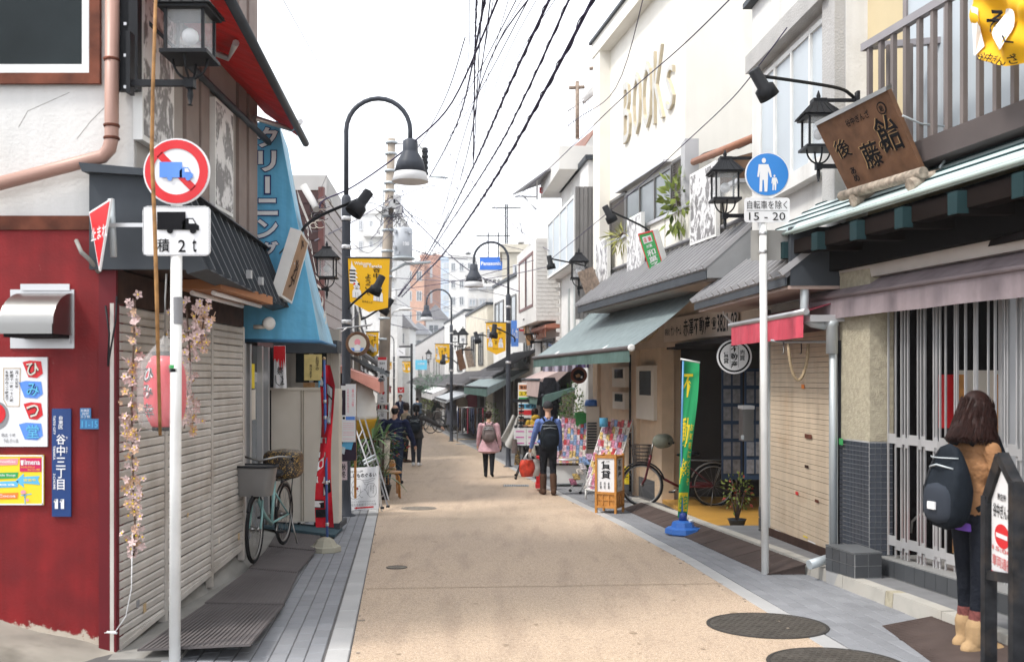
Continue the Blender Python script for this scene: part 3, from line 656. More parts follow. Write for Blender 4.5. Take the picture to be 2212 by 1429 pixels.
# lamp mounting plate and big lantern
bp=thing('lamp_plate','tall black bolted plate on the white corner wall beside the drainpipe','metal plate',P(278,195,6.15))
MB().bbox(P(258,-60,6.19),P(293,196,6.15)).build('plate',black,bp,True);MB().bbox(P(287,-60,6.15),P(297,192,6.08)).build('flange',black,bp,True)
for v in (52,120,188):MB().box(P(271,v,6.142),(.018,.012,.018)).build('bolt',alu,bp,True)
lantern('large black iron lantern in the top left corner above the no-trucks sign',P(411,120,5.98),0,.245,.36,'low')
# printed pictures on the upper wall
def picture(label,pl,u0,v0,u1,v1,o,t=.05,m=sketch,group='black and white picture panels on upper walls'):
 q=rect(pl,u0,v0,u1,v1,o);th=thing('picture_panel',label,'picture panel',(q[2]+q[3])/2,0,group)
 MB().panel(q,t).build('panel',white,th,True);c=sum(q,V((0,0,0)))/4;n=nrm(q)
 MB().panel([lerp(p,c,.07)+n*.003 for p in q],.004).build('print',m,th,True);return th
LU=Pl(-2.30,6.2,0)
picture('tall black and white street picture panel left of the hanging lantern',LU,308,-60,376,345,0,.06)
picture('framed black and white picture panel between lantern and blue cleaning sign',LU,465,209,504,470,0,.05)
# vent hood, posters and plates on the red wall
vh=thing('vent_hood','curved stainless steel vent hood on the red wall','vent',P(85,740,6.0))
x0,x1=P(22,0,6.05).x,P(134,0,6.05).x;zt_,zb_=P(0,636,6.05).z,P(0,722,6.05).z
hd=MB();hd.grid(lambda s,t:V((x0+(x1-x0)*s,6.19-.26*math.sin(min(1,t*1.25)*math.pi/2)-.0*t,zt_+.02-(zt_-zb_+.02)*(1-math.cos(t*math.pi/2))**.85)),6,12)
hd.build('hood_shell',steel,vh,True)
for x in (x0,x1):MB().poly([V((x,6.19-.26*math.sin(min(1,t*1.25)*math.pi/2),zt_+.02-(zt_-zb_+.02)*(1-math.cos(t*math.pi/2))**.85)) for t in [i/10 for i in range(11)]]+[V((x,6.19,zb_))],.006,V((1,0,0))).build('hood_cheek',steel,vh,True)
MB().bbox((x0+.01,5.95,zb_-.02),(x1-.01,6.18,zb_+.05)).build('hood_mouth',dark_in,vh,True)
MB().panel(rect(Fr(6.192),22,625,160,752),.012).build('backing_plate',alu,vh,True);MB().panel(rect(Fr(6.178),44,613,150,627),.008).build('top_flange',alu,vh,True);MB().panel(rect(Fr(6.172),134,640,150,742),.01).build('side_flange',alu,vh,True)
def board(name,label,cat,q,mat,t=.012,group=None):
 q=[V(p) for p in q];th=thing(name,label,cat,(q[2]+q[3])/2,0,group);MB().panel(q,t).build('board',mat,th,True);return th,Board(q,th)
for j,pts in enumerate((((205,395),(214,440),(205,470),(222,505),(236,540),(240,560)),((166,300),(196,262),(236,222)),((150,200),(60,240),(40,275)))):
 MB().tube([P(u,v,6.21) for u,v in pts],.0016,4).build('wall_crack',M('crack_dark',(.20,.18,.16),.9),C1,True)
ps,B=board('shop_poster','white poster with four hand-painted red and blue squares on red wall','poster',rect(Fr(6.185),-150,771,102,964),swhite)
k=252.
def uv(u,v):return ((u+150)/k,(v-771)/193.)
for i,(c,y,m,tm,w) in enumerate((('ひ',778,sredm,cream,44),('み',822,sblue2,cyan,52),('つ',868,sredm,cream,42),('堂',912,sblue2,cyan,52))):
 x=93-w;a,b=uv(x,y);d,e=uv(93,y+38)
 B.poly([(a,b+.02),(a+.06,b),(d-.015,b+.01),(d,e-.05),(d-.05,e),(a+.05,e-.01)],m,'painted_square',1)
 B.text([(c,*uv(58,y+5),*uv(85,y+33))],sblack,'lettering',2,.05);B.text([(c,*uv(58,y+5),*uv(85,y+33))],tm,'lettering',3,.01)
B.lines([[uv(8,795),uv(44,795),uv(42,877),uv(16,877),uv(8,862),uv(8,795)]],.006,gold,'border',1)
B.text([('月・火定休',*uv(33,800),*uv(40,838),'v'),('時間十一時〜十八時',*uv(22,800),*uv(29,868),'v'),('冬季のみ二十時まで',*uv(12,800),*uv(19,866),'v')],sblack)
B.disc(*uv(-8,897),.11,.16,sgrey,'drawn_bowl',1);B.disc(*uv(-10,893),.09,.12,sredm,'drawn_shaved_ice',2);B.text([('開店 十時',*uv(4,935),*uv(34,943)),('予約 四十席',*uv(8,947),*uv(40,956))],sgrey)
ps,B=board('food_poster','yellow menu poster with arrow and coloured ribbons on red wall','poster',rect(Fr(6.185),-150,982,94,1090),yel2)
k2=244.
def uv(u,v):return ((u+150)/k2,(v-982)/108.)
B.lines([[(.006,.015),(.994,.015),(.994,.985),(.006,.985),(.006,.015)]],.012,swhite,'border',1)
B.rect(*uv(43,988),*uv(90,1018),M('print_crimson',(.55,.02,.10),.6),'heading_patch');B.text([('imena',*uv(54,992),*uv(87,1003))],swhite,bold=.02);B.text([('からだにやさしい',*uv(46,1006),*uv(76,1010)),('スムージーの店',*uv(60,1011),*uv(87,1016))],yel2)
B.poly([uv(45,993),uv(52,993),uv(51,1004),uv(46,1004)],swhite,'cup',2)
for (a,b,m,s) in ((992,1007,M('print_rose',(.78,.30,.33),.6),'Fresh Smoothies'),(1022,1036,grn,'Vegetable Soup'),(1041,1055,cyan,'Tea'),(1066,1080,orangep,'Hot Cocoa')):
 B.poly([uv(-60,a),uv(40,a-3),uv(38,b-4),uv(-60,b)],m,'ribbon');B.text([(s,*uv(-28,a+1),*uv(34,a+7))],swhite)
B.poly([uv(34,1038),uv(52,1021),uv(51,1029),uv(86,1027),uv(82,1035),uv(87,1046),uv(51,1043),uv(52,1052)],cyan,'arrow');B.text([('営業中',*uv(52,1033),*uv(78,1039))],yel2)
B.lines([[uv(53,1062),uv(55,1088)],[uv(46,1069),uv(68,1066)],[uv(56,1070),uv(54,1074)]],.008,cyan,'map_lines');B.disc(*uv(51,1062),.024,.04,pinkp,'map_balloon',2);B.disc(*uv(60,1079),.014,.03,pinkp,'map_balloon',2)
ps,B=board('street_name_plate','tall navy address plate with white characters on red wall','address plate',rect(Fr(6.182),112,882,153,1115),snavy,.012)
k3=41.
def uv(u,v):return ((u-112)/k3,(v-882)/233.)
B.text([('台東区',*uv(127,897),*uv(137,926),'v'),('谷中三丁目',*uv(122,936),*uv(142,1058),'v')],swhite,bold=.02)
B.text([('1',*uv(119,1077),*uv(126,1098)),('1',*uv(132,1077),*uv(139,1098))],swhite,bold=-.012);B.polys([[uv(x,1082),uv(x+5,1077),uv(x+6,1080),uv(x+1,1085)] for x in (116.5,129.5)],swhite,'numeral_flag',2);B.text([('や',*uv(143,942),*uv(147,948)),('なか',*uv(143,964),*uv(147,978),'v')],swhite)
def rot_text(B,s,u0,v0,u1,v1,mat,uvf):
 vs,fs=glyphs(s,.02);mb=MB();a=min(q.x for q in vs);b=max(q.x for q in vs);c=min(q.y for q in vs);d=max(q.y for q in vs)
 mb.add([B.w(*uvf(u0+(u1-u0)*(q.y-c)/(d-c),v0+(v1-v0)*(q.x-a)/(b-a)),2) for q in vs],fs);B.mark(mb,'lettering',mat)
for s,a,b in (('TAITO CITY',897,938),('YANAKA',962,992),('3-CHOME',1022,1056)):rot_text(B,s,115.5,a,120.5,b,swhite,uv)
ps,B=board('house_number_plate','small pale blue house number plate on red wall near the shutter','number plate',rect(Fr(6.185),173,904,216,926),M('plate_blue',(.05,.20,.42),.4),.008)
B.text([('11-15',.1,.2,.9,.85)],cyan)
ps,B=board('block_number_plate','tiny square blue block number plate above the house number','number plate',rect(Fr(6.185),173,881,196,903),MATS['plate_blue'],.008)
B.text([('台東区',.1,.1,.9,.35),('谷中',.2,.4,.8,.65),('三丁目',.1,.7,.9,.94)],swhite)
cab=thing('old_cable_stub','grey bent cable stub sticking out of the red wall by the stop sign','cable',P(165,520,6.15))
MB().tube([P(165,520,6.17),P(176,545,6.05),P(195,562,6.1),P(214,588,6.16)],.014,6).build('cable',conc,cab,True)
MB().tube([P(228,660,6.15),P(236,720,6.12),P(233,790,6.15),P(250,690,6.1),P(252,640,6.15)],.006,5).build('wire_loop',black,cab,True)
# signs and pole at the left corner
sp=thing('traffic_sign_post','white post carrying a round no-trucks sign and a two-ton plate','traffic sign',(-2.01,5.88,gz(5.88)-.1))
MB().tube([(-2.0,5.9,gz(5.9)-.25),P(382,330,5.9)],.033,16).build('pole',white,sp,True)
cy,yy=P(382,371,5.86),5.86
rad=72/F*yy
def disc3(c,r,t,mat,name,par,n=40):return MB().lathe([(r,0),(r,t)],n,Matrix.Rotation(R(90),4,'X'),c,smooth=False).build(name,mat,par,True)
disc3(cy+V((0,.008,0)),rad,.012,swhite,'sign_plate',sp);
bq=[cy+V((-rad,-.006,rad)),cy+V((rad,-.006,rad)),cy+V((rad,-.006,-rad)),cy+V((-rad,-.006,-rad))]
def no_truck(B):
 n=40;ring=MB()
 for i in range(n):
  a,b=2*math.pi*i/n,2*math.pi*(i+1)/n
  ring.poly([B.w(.5+r*math.cos(x),.5+r*math.sin(x),1) for r,x in ((.475,a),(.475,b),(.345,b),(.345,a))])
 B.mark(ring,'red_ring',sredm);w=.055;c,s=math.cos(R(45)),math.sin(R(45))
 B.poly([(.5-.36*c-w*s,.5-.36*s+w*c),(.5-.36*c+w*s,.5-.36*s-w*c),(.5+.36*c+w*s,.5+.36*s-w*c),(.5+.36*c-w*s,.5+.36*s+w*c)],sredm,'red_bar',1)
 truck(B,.25,.36,.50,.27,sblue2,swhite)
def truck(B,x,y,w,h,m,wm):
 B.poly([(x,y),(x+.68*w,y),(x+.68*w,y+.86*h),(x,y+.86*h)],m,'truck_box',3)
 B.poly([(x+.70*w,y+.30*h),(x+.86*w,y+.30*h),(x+.94*w,y+.58*h),(x+w,y+.66*h),(x+w,y+.88*h),(x+.60*w,y+.86*h),(x+.6*w,y+.5*h)],m,'truck_cab',3)
 B.poly([(x+.76*w,y+.36*h),(x+.85*w,y+.36*h),(x+.91*w,y+.56*h),(x+.76*w,y+.56*h)],wm,'truck_window',4)
 ar=(B.q[1]-B.q[0]).length/(B.q[3]-B.q[0]).length
 for c in (.31,.86):B.disc(x+c*w,y+.90*h,.075*w,.075*w*ar,m,'truck_wheel',4)
no_truck(Board(bq,sp))
q=rect(Fr(5.865),308,445,454,552);
MB().poly(rounded(q),.01).build('weight_plate',swhite,sp,True);B=Board(q,sp)
B.lines([[(.015,.02),(.985,.02),(.985,.98),(.015,.98),(.015,.02)]],.008,sgrey,'border',1)
truck(B,.22,.12,.62,.42,sblack,swhite);B.text([('積',.22,.66,.40,.93),('2',.53,.68,.64,.93),('t',.74,.66,.80,.93)],sblack,bold=.01)
MB().bbox(P(372,470,5.9),P(392,478,5.87)).build('clamp',alu,sp,True)
for (u,v,m) in ((381,795,grn),(382,803,sblack),(383,640,sgrey)):MB().lathe([(.0345,0),(.0345,.02 if m != sgrey else .16)],12,None,P(u-3 if m != sgrey else 382,v if m != sgrey else 700,5.9),cap=False).build('sticker',m,sp,True)
st=thing('stop_sign','red inverted triangle stop sign seen nearly edge on beside the truck plate','traffic sign',P(225,590,6.0))
tq=[P(192,458,6.02),P(240,428,5.78),P(214,586,5.9)]
MB().poly(tq,.012).build('sign_plate',swhite,st,True);c=sum(tq,V((0,0,0)))/3;n=nrm(tq)
MB().poly([lerp(p,c,.10)+n*.002 for p in tq]).build('red_face',sredm,st,True)
Bs=Board([P(192,458,6.02),P(240,428,5.78),P(240,590,5.78),P(192,590,6.02)],st);Bs.text([('止まれ',.14,.30,.86,.50)],swhite,bold=.03)
MB().tube([P(246,555,5.95),P(240,430,5.95)],.02,10).build('stub_post',galv,st,True);MB().bbox(P(236,482,5.93),P(320,490,5.92)).build('bracket_arm',alu,st,True)
rod=thing('bamboo_stick','thin rusty brown stick standing upright in front of the no-trucks sign','stick',P(346,935,5.72))
MB().tube([P(338,-60,5.74),P(330,200,5.74),P(328,330,5.74),P(334,480,5.73),P(338,620,5.72),P(346,940,5.70)],[.010,.011,.012,.012,.012,.010],8).build('stick',M('rusty_bamboo',(.33,.17,.06),.6,var=.45,ns=18),rod,True)
# paper lantern in its plastic bag
ln=thing('paper_lantern','round red paper lantern wrapped in a clear plastic bag','paper lantern',P(357,930,6.0))
lc=P(357,845,6.0);rl,hl=.122,.215
prof=[]
for i in range(33):
 t=-1+2*i/32;prof.append((rl*(1-abs(t)**3.2*.42)+(.0022 if i%2 else -.001),t*hl))
MB().lathe(prof,28,None,lc).build('paper_shell',M('lantern_red',(.62,.03,.05),.6,var=.08),ln,True)
for s in (-1,1):MB().lathe([(.07,0),(.075,.004),(.075,.022),(.07,.026)],20,None,lc+V((0,0,s*hl*1.0-(.0 if s > 0 else .02)))).build('rim',sblack,ln,True)
cb=MB()
for ch,dz,m,e in (('ひ',.10,swhite,.05),('み',.0,swhite,.05),('幸',-.11,swhite,.04)):
 for mm,bo,o in ((swhite,.06,.004),(sblack,.0,.007)):
  vs,fs=glyphs(ch,bo);a=min(q.x for q in vs);b=max(q.x for q in vs);c_=min(q.y for q in vs);d_=max(q.y for q in vs);sz=.085
  def cyl(q):
   x=((q.x-(a+b)/2)/(b-a)*sz*1.1)/rl-.62;z=(q.y-(c_+d_)/2)/(d_-c_)*sz+dz;rr=rl*(1-abs(z/hl)**3.2*.42)+o
   return lc+V((math.sin(x)*rr,-math.cos(x)*rr,z))
  MB().add([cyl(q) for q in vs],fs).build('lettering',mm,ln,True,recalc=False)
bagm=M('clear_plastic_bag',(.85,.84,.83),.18,var=0,alpha=.16);bg_=MB()
def bagf(s,t):
 a=s*2*math.pi;z=-1.2+2.75*t;r=(rl+.028)*(1 if z < .75 else max(.10,1-(z-.75)*1.15))*min(1,.25+(z+1.2)*2.6)
 r *= 1+.07*math.sin(7*a+5*t)+.05*math.sin(13*a+9*t);return lc+V((math.cos(a)*r,math.sin(a)*r,z*hl))
bg_.grid(bagf,36,22);bg_.build('plastic_bag',bagm,ln,True)
MB().tube([lc+V((0,0,hl*1.5)),lc+V((.0,0,hl*2.6)),lc+V((.0,.02,hl*3.3))],.006,6).build('hanging_cord',steel,ln,True)
# blossom garlands
def garland(label,path,n,rad,seed,big=1.):
 rg=random.Random(seed);path=[V(p) for p in path];t=thing('blossom_garland',label,'garland',path[-1],0,'artificial cherry blossom garlands at the corner shop')
 MB().tube(path,.006,6).build('twig',twig,t,True);a=MB();b=MB();lf=MB()
 for i in range(n):
  s=rg.random()*(len(path)-1);k=int(s);p=lerp(path[k],path[min(k+1,len(path)-1)],s-k)+V((rg.gauss(0,rad),rg.gauss(0,rad*.6),rg.gauss(0,rad)))
  tgt=a if rg.random() < .72 else b;d=V((rg.gauss(0,.6),-1,rg.gauss(0,.6))).normalized();Mx=Matrix.Translation(p) @ d.to_track_quat('Z','Y').to_matrix().to_4x4() @ Matrix.Rotation(rg.random()*6,4,'Z');sz=rg.uniform(.017,.028)*big
  for q in range(5):
   an=q*2*math.pi/5;c,s_=math.cos(an),math.sin(an);c2,s2=math.cos(an+.5),math.sin(an+.5);c3,s3=math.cos(an-.5),math.sin(an-.5)
   tgt.add([Mx @ V(v) for v in ((0,0,0),(c3*sz*.8,s3*sz*.8,sz*.35),(c*sz*1.15,s_*sz*1.15,sz*.3),(c2*sz*.8,s2*sz*.8,sz*.35))],[(0,1,2,3)])
  if rg.random() < .5:lf.ell(p+d*.006,(.006,.006,.006),6,4)
  if rg.random() < .4:tgt.tube([p,p+V((rg.gauss(0,.02),0,rg.uniform(.01,.05)))],.0022,4)
 a.build('pink_blossoms',petal,t,True,kind='stuff',recalc=False);b.build('tan_blossoms',petal2,t,True,kind='stuff',recalc=False);lf.build('yellow_centres',yel2,t,True,kind='stuff');return t
garland('long pale pink blossom garland hanging left of the paper lantern',[P(292,648,6.05),P(288,760,6.0),P(284,870,6.02),P(286,960,5.98),P(288,1060,6.0),P(292,1140,6.0),P(288,1200,6.02)],150,.024,3)
garland('pink blossom garland hanging just behind the white sign post',[P(402,660,6.3),P(408,730,6.25),P(412,800,6.3),P(402,880,6.3),P(398,925,6.3)],90,.040,5,1.1)
garland('short pink blossom spray right of the white sign post at the eave',[P(428,660,6.3),P(440,690,6.25),P(434,735,6.3),P(420,745,6.3)],50,.034,6,1.1)
sg=thing('white_string','loose white string trailing from the garland to the door post','string',P(240,1366,6.1))
MB().tube([P(286,1150,6.0),P(284,1270,6.0),P(272,1330,6.03),P(250,1362,6.08),P(226,1366,6.12)],.003,5).build('string',swhite,sg,True)
MB().tube([P(232,1364,6.1),P(252,1366,6.08)],.008,6).build('string_knot',swhite,sg,True)
# rubber mats
def mat_thing(label,q,m,ribs=0,t=.012,group='ribbed rubber mats outside the shutters'):
 q=[V(p) for p in q];th=thing('floor_mat',label,'mat',sum(q,V((0,0,0)))/4,0,group);n=V((0,0,1));mb=MB()
 mb.add([p for p in q]+[p+n*t for p in q],[(3,2,1,0),(4,5,6,7),(0,1,5,4),(1,2,6,5),(2,3,7,6),(3,0,4,7)]);mb.build('mat_body',m,th,True)
 if ribs:
  r=MB()
  for i in range(ribs):
   s=(i+.5)/ribs;w=.24/ribs;a=lerp(q[0],q[1],s-w),lerp(q[0],q[1],s+w);b=lerp(q[3],q[2],s-w),lerp(q[3],q[2],s+w);z=n*(t+.0005);z2=n*(t+.0035)
   r.hexa([a[0]+z,a[1]+z,b[1]+z,b[0]+z,a[0]+z2,a[1]+z2,b[1]+z2,b[0]+z2])
  r.build('ribs',m,th,True,kind='stuff')
 return th
ml=[(5.95,-2.24,-.185),(7.35,-2.27,-.205),(8.85,-2.34,-.235),(10.3,-2.52,-.285),(11.6,-2.74,-.32)];mr=[(5.88,-1.545,-.135),(7.3,-1.68,-.205),(8.8,-1.90,-.265),(10.2,-2.02,-.315),(11.4,-2.2,-.355)]
lb=('nearest ribbed brown rubber mat with its front edge lifting off the paving','second ribbed brown mat in front of the shutters','third ribbed brown mat reaching the bicycle wheel','brown mat behind the concrete flag base')
for i in range(4):
 a,b,c,d=ml[i],mr[i],mr[i+1],ml[i+1];up=.035 if i else .05
 mat_thing(lb[i],[V((a[1],a[0],a[2]+up)),V((b[1],b[0],b[2]+up)),V((c[1],c[0]+.06,c[2]+.022)),V((d[1],d[0]+.06,d[2]+.022))],mat_br,22 if i < 3 else 18)
mat_thing('blue grey doormat in front of the cream counter',[V((-2.95,11.55,-.24)),V((-2.05,11.5,-.345)),V((-2.08,12.2,-.365)),V((-3.0,12.2,-.28))],mat_bl,0,.03,None)
# ================================================================ RIGHT, nearest: shop with balcony, mauve awning and folding gate
RW=Pl(3.05,8.5,-.2)
B1=thing('balcony_shop','pale yellow shop with railed balcony, verdigris eave and tiled pillar at the right edge','shop building',(3.1,8.8,-.25))
def wallprism(pl,ya,yb,depth,z0,z1,o=0.):a,b=pl.pt(ya,0,o),pl.pt(yb,0,o);return MB().prism([(a.x,a.y),(b.x,b.y),(b.x+depth,b.y),(a.x+depth,a.y)],z0,z1)
wallprism(RW,9.28,3.5,6,2.55,7.2,.26).build('upper_wall',yelw,B1,True)
wallprism(RW,8.86,8.5,.2,-.45,.955).build('pillar_core',grout,B1,True)
wallprism(RW,8.98,8.5,.205,.95,2.6,.004).build('pillar',stuc,B1,True)
def tiles(par,q,nu,nv,mat,name='tile',gap=.12,t=.006,single=False):
 q=[V(p) for p in q];n=nrm(q);mb=MB()
 for i in range(nu):
  for j in range(nv):
   a,b,c,d=(i+gap/2)/nu,(i+1-gap/2)/nu,(j+gap/2)/nv,(j+1-gap/2)/nv
   e=[lerp(lerp(q[0],q[1],x),lerp(q[3],q[2],x),y)+n*t for x,y in ((a,c),(b,c),(b,d),(a,d))]
   if single:MB().panel(e,t*1.6).build(name,mat,par,True)
   else:mb.panel(e,t*1.6)
 if not single:mb.build(name,mat,par,True,kind='stuff')
def zr(pl,ya,yb,z0,z1,o=0.):return [pl.pt(ya,z1,o),pl.pt(yb,z1,o),pl.pt(yb,z0,o),pl.pt(ya,z0,o)]
tiles(B1,zr(RW,8.98,8.5,-.02,.945,-.001),9,24,tile_d,gap=.16)
c0=RW.pt(8.5,0);tiles(B1,[V((c0.x,8.498,.945)),V((c0.x+.2,8.498,.945)),V((c0.x+.2,8.498,-.02)),V((c0.x,8.498,-.02))],4,20,tile_d,gap=.12)
MB().bbox((3.24,8.60,-.4),(3.34,8.9,2.3)).build('door_jamb',black,B1,True)
# kerb, ledge and tiled step
kerb=thing('kerb','row of worn pale concrete kerb stones below the tiled shop step','kerb',(2.8,8,-.26))
def kx(y):return 2.765-.12*(y-8.27)
y=15.7
for L in (1.0,.98,1.02,.96,1.0,1.14,.62,.64,.72,.12,.66,.74,.62,.6):
 a,b=y,y-L+.008;w,h=.125,.115+rnd.uniform(-.005,.006);z0=-.15
 MB().hexa([V((kx(a),a,gz(a)+z0)),V((kx(b),b,gz(b)+z0)),V((kx(b)+w,b+.01,gz(b)+z0)),V((kx(a)+w,a+.01,gz(a)+z0)),V((kx(a)+.018,a,gz(a)+h)),V((kx(b)+.018,b,gz(b)+h)),V((kx(b)+w,b+.01,gz(b)+h)),V((kx(a)+w,a+.01,gz(a)+h))]).build('kerb_stone',concl if L > .2 else stuc,kerb,True);y -= L
def ledge(xa,xb,ya,yb,dz,th,mat,name,par):
 return MB().hexa([V((xa(ya),ya,gz(ya)+dz-th)),V((xa(yb),yb,gz(yb)+dz-th)),V((xb(yb),yb,gz(yb)+dz-th)),V((xb(ya),ya,gz(ya)+dz-th)),V((xa(ya),ya,gz(ya)+dz)),V((xa(yb),yb,gz(yb)+dz)),V((xb(yb),yb,gz(yb)+dz)),V((xb(ya),ya,gz(ya)+dz))]).build(name,mat,par,True)
rx=lambda y:3.11-.137*(y-8.53)
ledge(lambda y:kx(y)+.128,lambda y:max(rx(y)+.1,3.05),12.0,4.0,.105,.2,M('grey_ledge_tile',(.20,.20,.205),.6,var=.15,ns=6),'ledge',B1)
ledge(rx,lambda y:rx(y)+3.5,8.53,4.0,.255,.3,M('pale_step_top',(.235,.235,.23),.55,var=.15,ns=6),'step',B1)
for i in range(26):
 ya=8.50-i*.152;yb=ya-.146
 if ya < 5:break
 MB().panel([V((rx(ya)-.007,ya,gz(ya)+.245)),V((rx(yb)-.007,yb,gz(yb)+.245)),V((rx(yb)-.007,yb,gz(yb)+.115)),V((rx(ya)-.007,ya,gz(ya)+.115))],.012).build('riser_tile',tile_g,B1,True)
blk=thing('tiled_plinth','low dark tiled plinth block at the foot of the tiled pillar','plinth',(2.85,8.4,-.15))
bk=[(2.72,8.62),(2.82,8.19),(3.06,8.24),(3.0,8.62)];MB().prism(bk,-.34,.045).build('plinth_core',grout,blk,True)
zt_=lambda y:gz(y)+.11
tiles(blk,[V((2.72,8.62,.046)),V((2.82,8.19,.046)),V((2.82,8.19,-.15)),V((2.72,8.62,-.165))],4,2,tile_g,gap=.06,single=True)
tiles(blk,[V((2.82,8.19,.046)),V((3.06,8.24,.046)),V((3.06,8.24,-.155)),V((2.82,8.19,-.15))],2,2,tile_g,gap=.06,single=True)
MB().prism([(2.715,8.625),(2.812,8.185),(3.065,8.235),(3.0,8.63)],.047,.058).build('plinth_top',M('plinth_top_tile',(.12,.125,.13),.5),blk,True)
# interior behind the gate
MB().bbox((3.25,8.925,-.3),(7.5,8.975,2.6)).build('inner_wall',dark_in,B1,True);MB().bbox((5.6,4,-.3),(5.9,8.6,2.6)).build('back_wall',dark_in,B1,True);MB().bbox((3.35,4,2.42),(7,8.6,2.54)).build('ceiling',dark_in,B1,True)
GP=Pl(3.2,8.38,-.25)
for (u,wd,dx) in ((2165,.16,.03),(2210,.05,.0)):
 p=GP.at(u,800,.10);MB().bbox((p.x,p.y,-.02),(p.x+wd,p.y+.06,2.4)).build('door_frame',alu,B1,True)
gt=thing('folding_gate','silver folding gate drawn across the dark shop front on the right','gate',GP.pt(7.9,0))
us=[1919,1935,1948,1955,1962,1983,1990,1998,2018,2024,2031,2043,2063,2068,2086,2106,2110,2135,2150,2172,2178,2198,2208,2240,2262]
bm_=None
for u in us:
 p=GP.at(u,800);w=.016 if u%2 else .022
 if bm_ is None:bmb=MB().box((0,0,1.04),(.013,.012,2.06));bm_=bmb.mesh('bar');bm_.materials.append(M('gate_silver',(.56,.56,.57),.38,.5,rv=.08))
 piece('bar',bm_,gt,V((p.x,p.y,-.01))-gt.location,(0,0,R(14)),(1 if u%2 else 1.35,1,1))
for z in (.12,.975):
 for i,(a,b) in enumerate(zip(us,us[1:])):
  if b-a > 26:continue
  p,q=GP.at(a,800,-.02),GP.at(b,800,-.02);off=.014*(-1)**i
  MB().panel([V((p.x,p.y,z+.042+off)),V((q.x,q.y,z+.042+off)),V((q.x,q.y,z-.04+off)),V((p.x,p.y,z-.04+off))],.008).build('cross_band',MATS['gate_silver'],gt,True)
  # things behind the gate
eas=thing('wooden_easel','wooden chair frame and red cloth standing behind the folding gate','furniture',(3.75,8.2,0))
for x in (3.72,4.05):MB().box((x,8.25,.75),(.045,.05,1.55)).build('upright',woodo,eas,True)
MB().box((3.88,8.22,.92),(.34,.05,.10)).build('rail',woodo,eas,True);MB().box((3.9,8.30,1.25),(.42,.03,.62)).build('back_board',cream,eas,True);MB().box((3.88,8.4,1.3),(.55,.03,.45)).build('cloth',sredm,eas,True);MB().box((3.9,8.1,.3),(.5,.3,.5)).build('seat_box',woodl,eas,True)
rb_=thing('red_parcel','small red box low behind the gate bars','box',(3.75,7.75,.0));MB().box((3.78,7.8,.17),(.22,.2,.28)).build('box_body',sredm,rb_,True)
rail=MB().tube([GP.at(1968,1150,.2),GP.at(1970,1125,.2),GP.at(1985,1112,.22),GP.at(2010,1105,.3)],.012,8)
tag(rail.build('handle_loop',steel),'bent chrome tube loop low behind the gate bars','handle')
# mauve awning
ma=thing('mauve_awning','faded mauve roll-out awning with box above the folding gate','awning',(3.2,8,2.1))
A=lambda Y,z,o:Pl(2.86,9.45,-.197).pt(Y,z,o)
MB().hexa([A(9.5,2.36,.02),A(4.5,2.36,.02),A(4.5,2.36,.30),A(9.5,2.36,.30),A(9.5,2.47,-.0),A(4.5,2.47,-.0),A(4.5,2.47,.30),A(9.5,2.47,.30)]).build('awning_box',M('awning_box_cream',(.50,.46,.43),.5),ma,True)
MB().poly([A(9.45,2.36,.10),A(4.5,2.36,.10),A(4.5,2.235,-.09),A(9.5,2.235,-.09)],.008).build('awning_cloth',purp,ma,True)
MB().tube([A(9.52,2.225,-.085),A(4.5,2.225,-.085)],.022,8).build('front_bar',M('mauve_bar',(.22,.18,.19),.5),ma,True)
vb=MB();vb.grid(lambda s,t:A(9.46-5*s,2.215-.185*t+.002*math.sin(s*30)*t,-.075+.005*math.sin(s*23+1)*t+.002*t*math.sin(s*70)),80,4);vb.build('valance',purp,ma,True)
MB().poly([A(9.46,2.36,.10),A(9.5,2.235,-.09),A(9.46,2.03,-.06),A(9.46,2.10,.1)],.006).build('side_cloth',purp,ma,True)
MB().hexa([RW.pt(9.0,2.0,-.3),RW.pt(8.9,2.0,-.3),RW.pt(8.9,2.0,.1),RW.pt(9.0,2.0,.1),RW.pt(9.0,2.06,-.3),RW.pt(8.9,2.06,-.3),RW.pt(8.9,2.06,.1),RW.pt(9.0,2.06,.1)]).build('awning_bracket',alu,ma,True)
# verdigris eave roof
E=lambda Y,z,o:Pl(2.43,9.5,-.19).pt(Y,z,o)
MB().add([E(9.6,2.84,0),E(4,2.84,0),E(4,3.26,.62),E(9.3,3.26,.62),E(9.6,2.79,.01),E(4,2.79,.01),E(4,3.2,.62),E(9.3,3.2,.62)],[(0,1,2,3),(7,6,5,4),(0,4,5,1),(1,5,6,2),(2,6,7,3),(3,7,4,0)]).build('eave_roof',teal_r,B1,True)
for i in range(1,6):
 t=i/6;z=2.84+.42*t;o=.62*t;a,b=E(9.6-.3*t,z,o),E(4,z,o);w=V((0,0,.010))
 MB().hexa([a,b,b+V((.014,0,.008)),a+V((.014,0,.008)),a+w,b+w,b+w+V((.014,0,.01)),a+w+V((.014,0,.01))]).build('roof_step',tealc,B1,True)
MB().tube([E(9.62,2.81,-.02),E(4,2.81,-.02)],.018,8).build('eave_edge',M('pale_green_edge',(.42,.50,.47),.5),B1,True)
MB().hexa([E(9.4,2.62,.02),E(4,2.62,.02),E(4,2.62,.16),E(9.4,2.62,.16),E(9.4,2.74,.02),E(4,2.74,.02),E(4,2.74,.16),E(9.4,2.74,.16)]).build('eave_beam',M('wood_shade_black',(.012,.008,.007),.8,var=.3),B1,True)  # wood this black because the shade under the eave is in its colour
